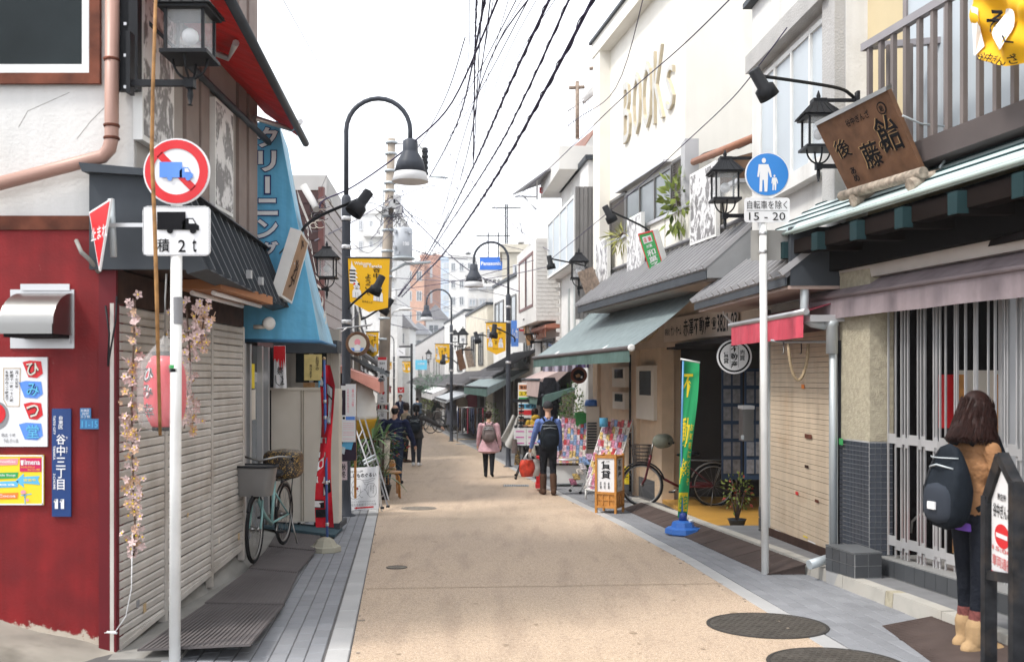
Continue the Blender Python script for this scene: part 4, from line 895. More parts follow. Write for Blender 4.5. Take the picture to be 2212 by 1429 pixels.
for i in range(9):
 Y=9.15-i*.62;z=2.70
 MB().hexa([E(Y,2.58,-.03),E(Y-.09,2.58,-.03),E(Y-.09,2.58,.7),E(Y,2.58,.7),E(Y,2.73,-.03),E(Y-.09,2.73,-.03),E(Y-.09,2.75,.7),E(Y,2.75,.7)]).build('rafter_bracket',MATS['wood_shade_black'],B1,True)
 MB().hexa([E(Y+.006,2.585,-.045),E(Y-.096,2.585,-.045),E(Y-.096,2.585,.03),E(Y+.006,2.585,.03),E(Y+.006,2.735,-.045),E(Y-.096,2.735,-.045),E(Y-.096,2.735,.03),E(Y+.006,2.735,.03)]).build('bracket_cap',tealc,B1,True)
MB().hexa([E(9.3,2.46,.34),E(4,2.46,.34),E(4,2.46,.7),E(9.3,2.46,.7),E(9.3,2.86,.34),E(4,2.86,.34),E(4,2.9,.7),E(9.3,2.9,.7)]).build('eave_shadow_board',M('eave_shade_black',(.009,.008,.008),.9),B1,True)  # near-black board standing in for the shade below the eave
# balcony
BP=lambda Y,z,o=0.:Pl(2.85,8.0,-.2).pt(Y-.75,z-.22,o)
MB().hexa([BP(8.8,3.30,.02),BP(3.6,3.30,.02),BP(3.6,3.30,.9),BP(8.8,3.30,.9),BP(8.8,3.46,.0),BP(3.6,3.46,.0),BP(3.6,3.46,.9),BP(8.8,3.46,.9)]).build('balcony_floor',M('balcony_metal',(.11,.092,.09),.5),B1,True)
MB().hexa([BP(8.82,4.36,-.01),BP(3.6,4.36,-.01),BP(3.6,4.36,.05),BP(8.82,4.36,.05),BP(8.82,4.42,-.01),BP(3.6,4.42,-.01),BP(3.6,4.42,.05),BP(8.82,4.42,.05)]).build('top_rail',M('rail_grey',(.26,.245,.26),.45),B1,True)
MB().hexa([BP(8.8,4.36,.0),BP(8.74,4.36,.0),BP(8.6,4.36,.55),BP(8.66,4.36,.55),BP(8.8,4.41,.0),BP(8.74,4.41,.0),BP(8.6,4.41,.55),BP(8.66,4.41,.55)]).build('side_rail',MATS['rail_grey'],B1,True)
bal=MB().box((0,0,.46),(.036,.036,.92)).mesh('baluster');bal.materials.append(M('baluster_taupe',(.165,.14,.132),.5,rv=.05))
for i in range(27):piece('baluster',bal,B1,BP(8.74-i*.165,3.45,.02)-B1.location,(0,0,R(11)))
for i in range(1,4):piece('baluster',bal,B1,BP(8.72-.025*i,3.45,.15*i)-B1.location,(0,0,R(11)))
window(B1,rect(Pl(3.24,8.5,-.2),1950,-260,2420,290),4,1,M('window_bronze',(.26,.23,.23),.5),glass_l,.05,.03)
# ---- wooden shop sign on the eave
ws=thing('carved_shop_sign','tilted brown carved wooden sign on logs resting on the verdigris roof','shop sign',P(1900,430,8.4))
q=planar([P(1763,272,8.15),P(1917,195,7.2),P(1990,365,7.2),P(1832,412,8.15)])
MB().panel(q,.035).build('board',woods,ws,True);B=Board(q,ws)
n=B.n;MB().hexa([q[0]-n*.04,q[1]-n*.04,q[1]+n*.012,q[0]+n*.012,q[0]-n*.04+V((0,0,.035)),q[1]-n*.04+V((0,0,.035)),q[1]+n*.012+V((0,0,.035)),q[0]+n*.012+V((0,0,.035))]).build('metal_cap',steel,ws,True)
def carve(items):
 B.text([(s,x0-.012,y0-.008,x1-.012,y1-.008,*r) for s,x0,y0,x1,y1,*r in items],M('carved_edge',(.42,.27,.13),.5),'carved_edge',1,.03)
 B.text(items,sblack,'lettering',2,.035)
carve([('後',.10,.30,.30,.56),('藤',.40,.47,.64,.82),('の',.66,.52,.74,.64),('飴',.68,.24,.95,.70)])
B.text([('谷中ぎんざ',.38,.10,.70,.20),('あめ',.16,.70,.24,.92,'v')],sblack,'lettering',2,.02);B.disc(.86,.16,.055,.08,sblack,'carved_seal',1);B.disc(.86,.16,.042,.062,woods,'carved_seal',2);B.text([('飴',.835,.12,.885,.20)],sblack,'lettering',3,.03)
MB().tube([P(1818,424,8.2),P(1995,372,7.15)],.042,10).build('log_rail',logm,ws,True)
for u,v,Y in ((1842,434,8.1),(1965,400,7.3)):a=P(u,v,Y-.1);MB().tube([a,a+V((.34,.10,.12))],.05,10).build('log_foot',logm,ws,True)
wr=thing('stay_wire','grey twisted wire tying the carved wooden sign to the eave','wire',P(1960,300,8.2))
MB().tube([P(1950,250,7.2),P(1990,268,7.3),P(2060,275,7.5)],.008,5).build('wire',galv,wr,True);MB().tube([P(2060,280,7.4),P(2048,335,7.3),P(2030,362,7.2)],.01,5).build('wire_tail',galv,wr,True)
# yellow banner cut by the top right corner
q=[P(2106,-60,6.4),P(2290,-70,5.6),P(2290,105,5.6),P(2102,120,6.4)]
yb=thing('corner_banner','crumpled yellow banner in the top right corner','banner',P(2170,140,6.5),0,None)
B=Board(q,yb);nb0=B.n
def crum(s,t):return lerp(lerp(q[0],q[1],s),lerp(q[3],q[2],s),t*(1+.17*(1-abs(2*s-.9))))+nb0*(.035*math.sin(8*s+5*t)+.022*math.sin(15*t-7*s)+.012*math.sin(23*s+11*t))
mb=MB();mb.grid(crum,36,36);mb.build('cloth',yel,yb,True)
B.w=lambda x,y,l=1:crum(x,y)+nb0*(.0022*l)
B.poly([(.02,.4),(.10,.42),(.12,.55),(.07,.70),(.09,.85),(.03,.98),(0,.98)],swhite,'cat_body',11);B.disc(.45,.62,.14,.22,swhite,'cat_body',11);B.lines([[(.31,.6),(.36,.78),(.46,.84)],[(.50,.70),(.55,.78),(.60,.80)]],.012,sblack,'cat_outline',12)
B.text([('そ',.17,.42,.31,.68),('谷中ぎんざ',.13,.90,.56,1.0)],sblack,'lettering',11,.03)
# ================================================================ RIGHT 2: white stucco building, cream shutter, crimson awning
R2=Pl(2.98,9.57,-.065)
B2=thing('stucco_building','white rough stucco building with wide frosted window beside the balcony shop','shop building',(3.0,10.4,-.2))
wallprism(R2,11.76,8.99,5,2.3,5.86).build('upper_wall',whitew,B2,True)
wallprism(R2,11.2,8.99,5,-.5,2.3,.04).build('lower_wall',M('grey_plaster',(.34,.32,.30),.85),B2,True)
window(B2,rect(R2,1640,168,1793,335,-.05),4,1,white,glass_l,.05,.06)
wallprism(R2,11.5,9.12,.2,5.0,5.2,-.16).build('window_hood',M('grey_stucco',(.44,.43,.42),.9,bump=.8,bs=50),B2,True)
wallprism(R2,9.30,9.0,.2,3.0,6.2,-.10).build('stucco_pilaster',MATS['grey_stucco'],B2,True)
wallprism(R2,11.5,9.3,.12,3.42,3.57,-.12).build('window_sill',whitew,B2,True)
wallprism(R2,11.8,8.9,.3,5.86,5.92,-.10).build('parapet_cap',dgrey,B2,True)
a=R2.at(1640,1100);b=R2.at(1665,1100)
MB().prism([(a.x,a.y),(b.x,b.y),(b.x+.4,b.y),(a.x+.4,a.y)],-.4,2.2).build('concrete_pillar',conc,B2,True)
tiles(B2,[V((a.x-.006,a.y,.02)),V((b.x-.006,b.y,.02)),V((b.x-.006,b.y,-.36)),V((a.x-.006,a.y,-.36))],2,3,tile_g,single=True)
sa,sb=R2.at(1667,900,.0),R2.at(1797,900,.0)
SH=thing('cream_roller_shutter','closed cream roller shutter with stickers and rust spots below the crimson awning','shutter',(3,10.1,-.2))
shutter(SH,(sb.x,sb.y),(sa.x,sa.y),gz(sb.y)+.10,gz(sa.y)+.10,1.95,.050,cslat_m,(-1,-.065,0))
for dy in (sa.y+.03,sb.y-.03):p=R2.pt(dy,0);MB().bbox((p.x-.03,dy-.03,-.35),(p.x+.05,dy+.03,2.0)).build('guide_rail',galv,SH,True)
MB().hexa([V((sb.x-.024,sb.y,gz(sb.y)+.09)),V((sa.x-.024,sa.y,gz(sa.y)+.09)),V((sa.x-.04,sa.y,gz(sa.y)+.09)),V((sb.x-.04,sb.y,gz(sb.y)+.09)),V((sb.x-.024,sb.y,gz(sb.y)+.19)),V((sa.x-.024,sa.y,gz(sa.y)+.19)),V((sa.x-.04,sa.y,gz(sa.y)+.19)),V((sb.x-.04,sb.y,gz(sb.y)+.19))]).build('brown_bottom_rail',dbrown,SH,True)
for (u,v,w,h,m) in ((1738,936,15,12,rust),(1738,1003,8,8,dbrown),(1718,1060,6,9,sredm),(1760,1077,8,9,rust),(1735,1155,9,7,yel2),(1745,1165,16,10,swhite),(1674,1142,12,7,swhite),(1731,830,6,9,orangep)):
 p,r_=R2.at(u,v,-.028),R2.at(u+w,v+h,-.028);MB().panel([p,V((r_.x,r_.y,p.z)),r_,V((p.x,p.y,r_.z))],.002).build('sticker',m,SH,True)
 # seamed roof and crimson awning
def seam_roof(par,ya,yb,pl,oe,ow,ze,zw,n,mat,fascia=.10,seam=None,nm='eave_roof'):
 q=[pl.pt(ya,zw,ow),pl.pt(yb,zw,ow),pl.pt(yb,ze,oe),pl.pt(ya,ze,oe)];nn=(q[1]-q[0]).cross(q[3]-q[0]).normalized();nn=nn if nn.z > 0 else -nn
 MB().add(q+[p-nn*.04 for p in q],[(0,1,2,3),(7,6,5,4),(0,4,5,1),(1,5,6,2),(2,6,7,3),(3,7,4,0)]).build(nm,mat,par,True)
 L=(q[3]-q[2]).length
 for i in range(n+1):
  s=i/n;a,b=lerp(q[0],q[1],s),lerp(q[3],q[2],s);d=(q[1]-q[0]).normalized()*.018;b2=b+(b-a).normalized()*.02
  MB().hexa([a-d,b2-d,b2+d,a+d,a-d*.7+nn*.055,b2-d*.7+nn*.055,b2+d*.7+nn*.055,a+d*.7+nn*.055]).build('roof_seam',M('seam_lit_ridge',(.36,.355,.365),.4),par,True)  # seams paler than the sheet: light on the ridges put into the colour
 z=V((0,0,fascia));w=(q[0]-q[3]);w.z=0;w=w.normalized()*.03
 MB().hexa([q[3]-z+w*.3,q[2]-z+w*.3,q[2]-z+w,q[3]-z+w,q[3]-V((0,0,.03))+w*.3,q[2]-V((0,0,.03))+w*.3,q[2]-V((0,0,.03))+w,q[3]-V((0,0,.03))+w]).build('gutter',dgrey,par,True)
 return q
seam_roof(B2,12.3,9.0,R2,-.56,-.02,2.43,2.86,13,roofg)
wallprism(R2,12.2,9.0,.5,2.30,2.33,-.52).build('soffit',M('pinkish_soffit',(.42,.32,.28),.7),B2,True)
wallprism(R2,9.06,8.99,.62,2.33,2.86,-.5).build('roof_gable',dgrey,B2,True)
ca=thing('crimson_awning','short crimson awning valance above the cream roller shutter','awning',(2.6,10,1.9))
MB().poly([R2.pt(11.2,2.20,-.05),R2.pt(9.0,2.20,-.05),R2.pt(8.93,2.09,-.40),R2.pt(11.25,2.09,-.40)],.008).build('awning_cloth',M('dark_crimson',(.22,.03,.05),.7),ca,True)
MB().tube([R2.pt(11.3,2.09,-.39),R2.pt(8.9,2.09,-.39)],.03,8).build('front_bar',alu,ca,True)
mb=MB();mb.grid(lambda s,t:R2.pt(11.22-2.27*s,2.08-.22*t,-.40+.010*math.sin(s*25)*t),40,4);mb.build('valance',crim,ca,True)
# hook rack with rope over the shutter
hk=thing('rope_on_hook_rail','thick beige rope looped from a hooked rail on the cream shutter','rope',P(1725,760,9.4))
MB().tube([P(1665,735,9.75),P(1690,738,9.7),P(1790,738,9.25),P(1800,760,9.2)],.012,8).build('hook_rail',galv,hk,True)
for u in (1693,1731):MB().tube([P(u,738,9.6),P(u,762,9.6),P(u-3,764,9.55)],.006,6).build('hook',steel,hk,True)
rp=[P(1703+43*(i/24),742+78*(1-((i/12)-1)**2 if True else 0)**.6 if 0 < i < 24 else 742,9.5) for i in range(25)]
mb=MB();mb.tube(rp,[.013+.003*(i%2) for i in range(25)],8);mb.build('rope',M('rope',(.42,.32,.20),.8,var=.3,ns=60),hk,True)
dp2=thing('grey_downpipe','grey downpipe bending under the mauve awning and down past the tiled pillar','pipe',P(1800,1190,9))
MB().tube([P(1738,505,9.05),P(1738,672,9.05),P(1742,690,9.05),P(1755,698,9.02),P(1785,704,8.98)],.040,12).build('pipe',galv,dp2,True)
MB().lathe([(.052,-.24),(.052,.0),(.06,.01),(.06,.05),(.04,.06)],14,None,P(1797,706,8.95)).build('hopper',galv,dp2,True)
MB().tube([P(1800,735,8.95),P(1800,1180,8.95)],.032,12).build('lower_pipe',galv,dp2,True)
MB().tube([P(1815,735,8.98),P(1815,1182,8.98)],.022,8).build('dark_pipe',black,dp2,True)
MB().tube([P(1796,1204,8.8),P(1748,1219,8.7)],.042,12).build('outlet_pipe',galv,dp2,True)
# signs on the white pole
rp_=thing('traffic_sign_post','white post with a round blue pedestrian sign and an hours plate','traffic sign',(2.3,9.06,gz(9.06)))
Yp=9.06;MB().tube([(2.305,Yp,gz(Yp)-.1),P(1648,440,Yp)],.034,16).build('pole',white,rp_,True)
c=P(1657,377,Yp-.045);rad=47.5/F*Yp
disc3(c+V((0,.008,0)),rad,.012,swhite,'sign_plate',rp_);bq=[c+V((-rad,-.006,rad)),c+V((rad,-.006,rad)),c+V((rad,-.006,-rad)),c+V((-rad,-.006,-rad))]
B=Board(bq,rp_);B.disc(.5,.5,.475,.475,sblue,'blue_disc',1,40)
def man(B,x,y,s,l=2):
 B.disc(x,y-.40*s,.060*s,.075*s,swhite,'figure_head',l)
 B.poly([(x-.15*s,y-.29*s),(x+.13*s,y-.29*s),(x+.20*s,y-.10*s),(x+.23*s,y+.08*s),(x+.19*s,y+.09*s),(x+.12*s,y-.10*s),(x+.12*s,y+.12*s),(x+.10*s,y+.50*s),(x+.02*s,y+.50*s),(x,y+.16*s),(x-.04*s,y+.16*s),(x-.05*s,y+.50*s),(x-.13*s,y+.50*s),(x-.11*s,y-.10*s),(x-.14*s,y+.08*s),(x-.19*s,y+.07*s)],swhite,'figure_body',l)
man(B,.42,.50,.78);man(B,.66,.68,.36)
q=rect(Fr(Yp-.04),1608,427,1706,480);MB().poly(rounded(q,.12),.008).build('hours_plate',swhite,rp_,True);B=Board(q,rp_)
B.text([('自転車を除く',.06,.12,.94,.46),('15 - 20',.10,.60,.90,.92)],sblack,bold=.0);B.rect(.05,.52,.95,.54,sgrey)
q=rect(Fr(Yp+.05),1622,497,1707,562);MB().panel(q,.006).build('rear_plate',M('plate_back_grey',(.33,.32,.30),.6),rp_,True)
for v in (508,548):MB().lathe([(.036,0),(.038,.002),(.038,.03),(.036,.032)],12,None,P(1648,v,Yp)).build('clamp',alu,rp_,True)
# upper right lamp and spotlight
lantern('black iron lantern beside the carved wooden sign',P(1768,318,8.7),math.pi,.245,.34,('low','top'))
spot('black gooseneck spotlight above the carved wooden sign',[P(1846,218,8.75),P(1838,205,8.7),P(1800,188,8.55),P(1635,163,8.0)],(.62,.3,-.85),1.15)
# ================================================================ RIGHT 3: estate agent below the big-lettered building
RB=Pl(2.6,14.9,-.176)
B3=thing('bookshop_building','cream building with big raised letters over a tiled eave and grey-green awning','shop building',RB.pt(16,-.5))
a,b=RB.pt(14.92,0),RB.pt(19.38,0);MB().prism([(a.x,a.y),(b.x,b.y),(b.x+6,b.y+1.05),(a.x+6,a.y+1.05)],3.2,7.72).build('upper_wall',creamw,B3,True)
a,b=RB.pt(18.95,0,-.22),RB.pt(19.42,0,-.22);MB().prism([(a.x,a.y),(b.x,b.y),(b.x+.5,b.y+.1),(a.x+.5,a.y+.1)],3.3,7.95).build('end_pilaster',creamw,B3,True)
a,b=RB.pt(14.85,0,-.24),RB.pt(19.46,0,-.24);MB().prism([(a.x,a.y),(b.x,b.y),(b.x+6,b.y+1.05),(a.x+6,a.y+1.05)],7.72,8.0).build('parapet',creamw,B3,True)
a,b=RB.pt(14.8,0,-.29),RB.pt(19.5,0,-.29);MB().prism([(a.x,a.y),(b.x,b.y),(b.x+6,b.y+1.05),(a.x+6,a.y+1.05)],8.0,8.05).build('parapet_cap',dgrey,B3,True)
# raised letters
letm=M('letter_face',(.52,.51,.48),.6,var=.12,ns=8,dirt=(.40,.38,.34),da=.5,ds=6);lets=M('letter_side',(.56,.49,.36),.7)
for ch,u0,v0,u1,v1 in (('B',1345,183,1362,300),('O',1365,164,1384,283),('O',1386,142,1408,268),('K',1409,114,1434,252),('S',1437,148,1456,230)):
 q=rect(RB,u0,v0,u1-3,v1,-.053)
 vs,fs=glyphs(ch,-.004);a=min(p.x for p in vs);b=max(p.x for p in vs);c_=min(p.y for p in vs);d_=max(p.y for p in vs);n=nrm(q)
 pts=[lerp(lerp(q[3],q[2],(p.x-a)/(b-a)),lerp(q[0],q[1],(p.x-a)/(b-a)),(p.y-c_)/(d_-c_)) for p in vs]
 k=len(pts);from collections import Counter
 ed=Counter();dirs={}
 for f in fs:
  for i in range(len(f)):e=(f[i],f[(i+1)%len(f)]);ed[tuple(sorted(e))] += 1;dirs[tuple(sorted(e))]=e
 side=[(dirs[e][1],dirs[e][0],dirs[e][0]+k,dirs[e][1]+k) for e,c in ed.items() if c == 1]
 lt=MB().add(pts,fs).build('raised_letter',letm,B3,True,recalc=False)
 MB().add(pts+[p-n*.05 for p in pts],side).build('letter_side',lets,lt,True,recalc=False)
 # first floor parapet, window, louvres
a,b=RB.pt(12.55,0,-.16),RB.pt(18.95,0,-.16);MB().prism([(a.x,a.y),(b.x,b.y),(b.x+.3,b.y),(a.x+.3,a.y)],2.9,3.95).build('balcony_parapet',creamw,B3,True)
for i in range(8):Y=13.1+i*.75;p=RB.pt(Y,0,-.165);MB().bbox((p.x,Y-.012,3.0),(p.x+.01,Y+.012,3.93)).build('panel_joint',conc,B3,True)
a,b=RB.pt(12.5,0,-.2),RB.pt(19.0,0,-.2);MB().prism([(a.x,a.y),(b.x,b.y),(b.x+.36,b.y),(a.x+.36,a.y)],3.95,4.0).build('parapet_capping',alu,B3,True)
window(B3,rect(RB,1351,418,1449,444,-.07)[:2]+[RB.at(1449,700,-.07).xy.to_3d()+V((0,0,4.0)),RB.at(1351,700,-.07).xy.to_3d()+V((0,0,4.0))],3,1,M('bronze_frame',(.10,.095,.09),.4),glass_m,.05,.06)
for u0,u1 in ((1316,1350),(1451,1476)):
 p0,p1=RB.at(u0,600,-.05),RB.at(u1,600,-.05);q=[V((p0.x,p0.y,4.84)),V((p1.x,p1.y,4.84)),V((p1.x,p1.y,3.98)),V((p0.x,p0.y,3.98))]
 mb=MB();frame_bars(mb,q,.05,.04);lv=mb.build('louvre_shutter',MATS['bronze_frame'],B3,True)
 for i in range(20):
  t0,t1=.05+.9*i/20,.05+.9*(i+.72)/20
  MB().panel([lerp(q[0],q[3],t0)+nrm(q)*-.02,lerp(q[1],q[2],t0)+nrm(q)*-.02,lerp(q[1],q[2],t1),lerp(q[0],q[3],t1)],.006).build('louvre',M('louvre_taupe',(.15,.135,.125),.5),lv,True)
p0,p1=RB.at(1478,500,-.08),RB.at(1489,500,-.08);MB().bbox((p0.x-.05,p0.y-.35,3.9),(p0.x+.15,p0.y,4.95)).build('shutter_box',M('box_grey',(.42,.42,.43),.5),B3,True)
a,b=RB.pt(15.5,0,-.14),RB.pt(18.2,0,-.14);MB().prism([(a.x,a.y),(b.x,b.y),(b.x+.2,b.y),(a.x+.2,a.y)],4.86,4.90).build('window_rail',alu,B3,True)
# small brown lean-to roof at the side
lt_=thing('lean_to_roof','small brown lean-to roof with gutter against the cream side wall','roof',P(1570,340,13.5))
MB().tube([P(1498,350,14.2),P(1635,295,12.2)],.05,10).build('gutter',M('gutter_brown',(.33,.15,.09),.5),lt_,True)
qa=[P(1500,345,14.2),P(1640,290,12.2),P(1660,285,13.8),P(1520,330,15.0)];MB().poly(qa,.05).build('roof_sheet',dbrown,lt_,True)
for i in range(5):s=(i+.5)/5;a,b=lerp(qa[0],qa[1],s)-V((0,0,.06)),lerp(qa[3],qa[2],s)-V((0,0,.06));MB().tube([a,b],.03,4).build('rafter',conc,lt_,True)
MB().panel([P(1540,352,14.6),P(1640,325,14.6),P(1640,395,14.6),P(1540,412,14.6)],.05).build('side_screen',M('brown_screen',(.17,.10,.06),.8,var=.4),lt_,True)
# picture panels along the parapet
RP=Pl(2.6,14.9,-.176)
picture('black and white building picture behind the right-hand iron lantern',RP,1490,378,1546,510,-.30,.06)
picture('narrow black and white picture panel beside the green hanging sign',RP,1354,474,1385,580,-.30,.06,sketch2)
picture('black and white picture panel at the far end of the cream parapet',RP,1287,525,1312,612,-.32,.06,sketch2)
# seamed roof of the shop
rq=seam_roof(B3,18.4,12.0,RB,-.78,-.10,2.82,3.42,30,roofg,.13)
for z,o in ((3.46,-.2),):MB().tube([RB.pt(18.3,z,o),RB.pt(12.3,z,o)],.03,8).build('ridge_pipe',roofg,B3,True)
wallprism(RB,18.3,12.1,.62,2.68,2.71,-.70).build('soffit',M('taupe_soffit',(.40,.33,.29),.7),B3,True)
a=RB.pt(12.0,0,-.76);b=RB.pt(12.0,0,-.05);MB().add([V((a.x,11.99,2.70)),V((b.x,11.99,2.70)),V((b.x,11.99,3.45)),V((a.x,11.99,2.84)),V((a.x,12.05,2.70)),V((b.x,12.05,2.70)),V((b.x,12.05,3.45)),V((a.x,12.05,2.84))],[(0,1,2,3),(7,6,5,4),(0,4,5,1),(1,5,6,2),(2,6,7,3),(3,7,4,0)]).build('roof_gable',M('gable_grey',(.27,.275,.28),.6),B3,True)
# lower front: fascia, tan tiled wall, dark shop interior
wallprism(RB,20.0,12.3,.25,1.98,2.70,.02).build('fascia_wall',M('tan_fascia',(.54,.42,.32),.8),B3,True)
wallprism(RB,20.4,16.15,.3,-.75,1.98,.06).build('tan_wall',tan_wall,B3,True)
for ya,yb in ((16.35,16.0),(17.6,17.35),(20.3,19.95)):wallprism(RB,ya,yb,.2,-.75,1.98,.0).build('tan_pillar',tan_wall,B3,True)
wallprism(RB,19.7,16.4,.1,-.75,-.22,.04).build('dark_skirting',tile_g,B3,True)
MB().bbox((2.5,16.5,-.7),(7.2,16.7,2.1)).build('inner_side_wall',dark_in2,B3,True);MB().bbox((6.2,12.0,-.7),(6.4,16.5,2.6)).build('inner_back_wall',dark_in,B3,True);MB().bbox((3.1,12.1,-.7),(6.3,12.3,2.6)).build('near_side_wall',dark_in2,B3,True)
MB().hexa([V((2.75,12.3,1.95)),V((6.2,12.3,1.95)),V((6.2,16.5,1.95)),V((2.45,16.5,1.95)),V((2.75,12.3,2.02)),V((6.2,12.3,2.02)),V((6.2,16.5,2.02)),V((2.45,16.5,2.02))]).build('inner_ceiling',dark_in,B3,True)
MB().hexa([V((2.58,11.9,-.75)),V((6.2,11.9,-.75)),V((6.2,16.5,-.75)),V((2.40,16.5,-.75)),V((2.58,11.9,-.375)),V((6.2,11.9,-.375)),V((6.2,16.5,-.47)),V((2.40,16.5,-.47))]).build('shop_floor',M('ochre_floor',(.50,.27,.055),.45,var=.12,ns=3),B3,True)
for u in (1432,1438):p=RB.at(u,900,.10);MB().bbox((p.x,p.y-.03,-.6),(p.x+.08,p.y+.03,1.98)).build('door_post',(dbrown if u > 1435 else galv),B3,True)
sgn,B=board('estate_agent_sign','beige fascia sign of an estate agent with bold black characters and phone number','shop sign',rect(RB,1434,690,1592,722,-.03),M('beige_sign',(.56,.46,.39),.6),.02)
B.text([('有限会社',.02,.42,.10,.72),('サン・ホーム',.12,.34,.28,.78),('赤澤不動産',.31,.14,.68,.86),('☎',.70,.25,.76,.75),('3821-03',.77,.16,1.0,.84)],sblack,bold=.02)
rs=thing('round_estate_sign','round black and white projecting sign with vertical characters at the estate agent','shop sign',P(1583,770,12.4))
c=P(1586,770,12.35);r0=38/F*12.35;Mx=Matrix.Rotation(R(-12),4,'Z') @ Matrix.Rotation(R(90),4,'X')
MB().lathe([(r0,-.14),(r0*1.02,-.12),(r0*1.02,0),(r0,.005)],40,Mx,c,smooth=False).build('drum',black,rs,True)
ux=Matrix.Rotation(R(-12),3,'Z') @ V((1,0,0));ny=Matrix.Rotation(R(-12),3,'Z') @ V((0,-1,0));cc=c+ny*.008
B=Board([cc-ux*r0+V((0,0,r0)),cc+ux*r0+V((0,0,r0)),cc+ux*r0-V((0,0,r0)),cc-ux*r0-V((0,0,r0))],rs)
for i,(r_,m) in enumerate(((.49,swhite),(.44,sblack),(.39,swhite))):B.disc(.5,.5,r_,r_,m,'ring',1+i,40)
B.lines([[(.385,.2),(.385,.8)],[(.615,.2),(.615,.8)]],.008,sblack,'divider',4);B.text([('不動産',.40,.16,.60,.84,'v'),('売買',.65,.30,.80,.62,'v'),('賃貸',.20,.36,.35,.70,'v')],sblack,'lettering',4,.02)
# grey-green awning
ga=thing('grey_green_awning','large grey-green roll-out awning with green valance over the shop pavement','awning',(1.6,16,1.85))
aq=[RB.pt(20.4,2.84,-.02),RB.pt(13.75,2.86,-.02),V((1.60,13.48,1.90)),V((.45,20.25,1.90))]
mb=MB();mb.grid(lambda s,t:lerp(lerp(aq[0],aq[1],s),lerp(aq[3],aq[2],s),t)+V((0,0,-.05*math.sin(math.pi*t))),10,10);mb.build('awning_cloth',gryg,ga,True)
MB().tube([aq[3]+V((-.02,.05,0)),aq[2]+V((.01,-.06,0))],.034,8).build('front_bar',M('awning_bar_dark',(.10,.085,.085),.5),ga,True);MB().lathe([(.045,0),(.05,.02),(.05,.06),(.03,.08)],12,Matrix.Rotation(R(90),4,'X'),aq[2]+V((.01,-.02,0))).build('bar_cap',white,ga,True)
MB().tube([aq[0],aq[1]+V((.02,-.12,0))],.06,10).build('roller',white,ga,True)
mb=MB();mb.grid(lambda s,t:lerp(aq[3],aq[2],s)+V((-.012,0,-.02-.17*t))+V((1,.17,0))*(.012*math.sin(40*s)*t),50,3);mb.build('valance',gryv,ga,True)
for s in (.25,.8):a,b=lerp(aq[0],aq[1],s)+V((0,0,-.15)),lerp(aq[3],aq[2],s*.9+.05);m_=lerp(a,b,.5)+V((0,.4,-.06));MB().tube([a,m_,b],.022,8).build('folding_arm',alu,ga,True)
for s in (.42,.55):p=lerp(aq[0],aq[1],s)+V((-.10,0,.12));MB().ell(p,(.10,.06,.05),10,6).build('clip_lamp',alu,ga,True)
cw=thing('spiral_cord','pale coiled cord hanging from the awning roller near the crimson awning','cord',P(1575,640,12));MB().tube([P(1553,600,12.2),P(1556,640,12.1),P(1565,680,12.0),P(1588,705,11.7)],.014,6).build('cord',swhite,cw,True)
c2=thing('hanging_cable','drooping tan cable under the grey-green awning','cable',P(1420,740,14));MB().tube([P(1428,690,14.2),P(1420,715,14.2),P(1395,738,14.2),P(1368,736,14)],.009,6).build('cable',gold,c2,True)
# meters on the tan wall
def meter(label,u0,v0,u1,v1):
 q=rect(RB,u0,v0,u1,v1,-.06);th=thing('meter_box',label,'meter box',(q[2]+q[3])/2,0,'meter boxes on the tan wall');MB().panel(q,.12).build('case',cream,th,True);n=nrm(q)
 MB().panel([lerp(lerp(q[0],q[1],x),lerp(q[3],q[2],x),y)+n*.004 for x,y in ((.2,.1),(.85,.1),(.85,.55),(.2,.55))],.006).build('glass',glass_d,th,True);return th
meter('upper cream meter box with dark glass on the tan wall',1322,793,1350,836);meter('lower cream meter box with dark glass on the tan wall',1323,846,1349,884)
meter('wide cream meter cabinet with black glass near the shop door',1374,790,1412,908)
pp=thing('conduit','thin dark vertical conduit on the tan wall between the meters','pipe',RB.at(1360,1000,-.05));p=RB.at(1361,900,-.06);MB().tube([V((p.x,p.y,-.5)),V((p.x,p.y,1.9))],.02,8).build('pipe',black,pp,True)
# notice racks, door box inside the shop
for i,(u,v,lab) in enumerate(((1562,800,'dim rack of printed property notices inside the dark shop, left of the letter box'),(1612,800,'second rack of property notices deeper right in the dark shop'))):
 th=thing('notice_rack',lab,'notice rack',P(u+20,1030,14.6),0,'racks of property notices');Y=14.6-i*.8
 MB().panel(rect(Fr(Y),u-3,795,u+42,1035),.03).build('rack',M('rack_blue',(.03,.06,.12),.6),th,True)
 for r_ in range(6):
  for c_ in range(2):MB().panel(rect(Fr(Y-.01),u+1+c_*20,802+r_*38,u+17+c_*20,832+r_*38),.006).build('notice',M('notice_paper',(.24,.25,.28),.7,var=.35,ns=14),th,True)
lb_=thing('letter_box','stainless letter box hung on the post beside the dark shop opening','letter box',P(1613,950,12.0));MB().bbox(P(1596,950,12.1),P(1628,880,11.9)).build('case',steel,lb_,True);MB().bbox(P(1594,882,12.12),P(1630,876,11.86)).build('lid',alu,lb_,True);MB().box(P(1604,944,11.88),(.03,.03,.05)).build('lock',galv,lb_,True)
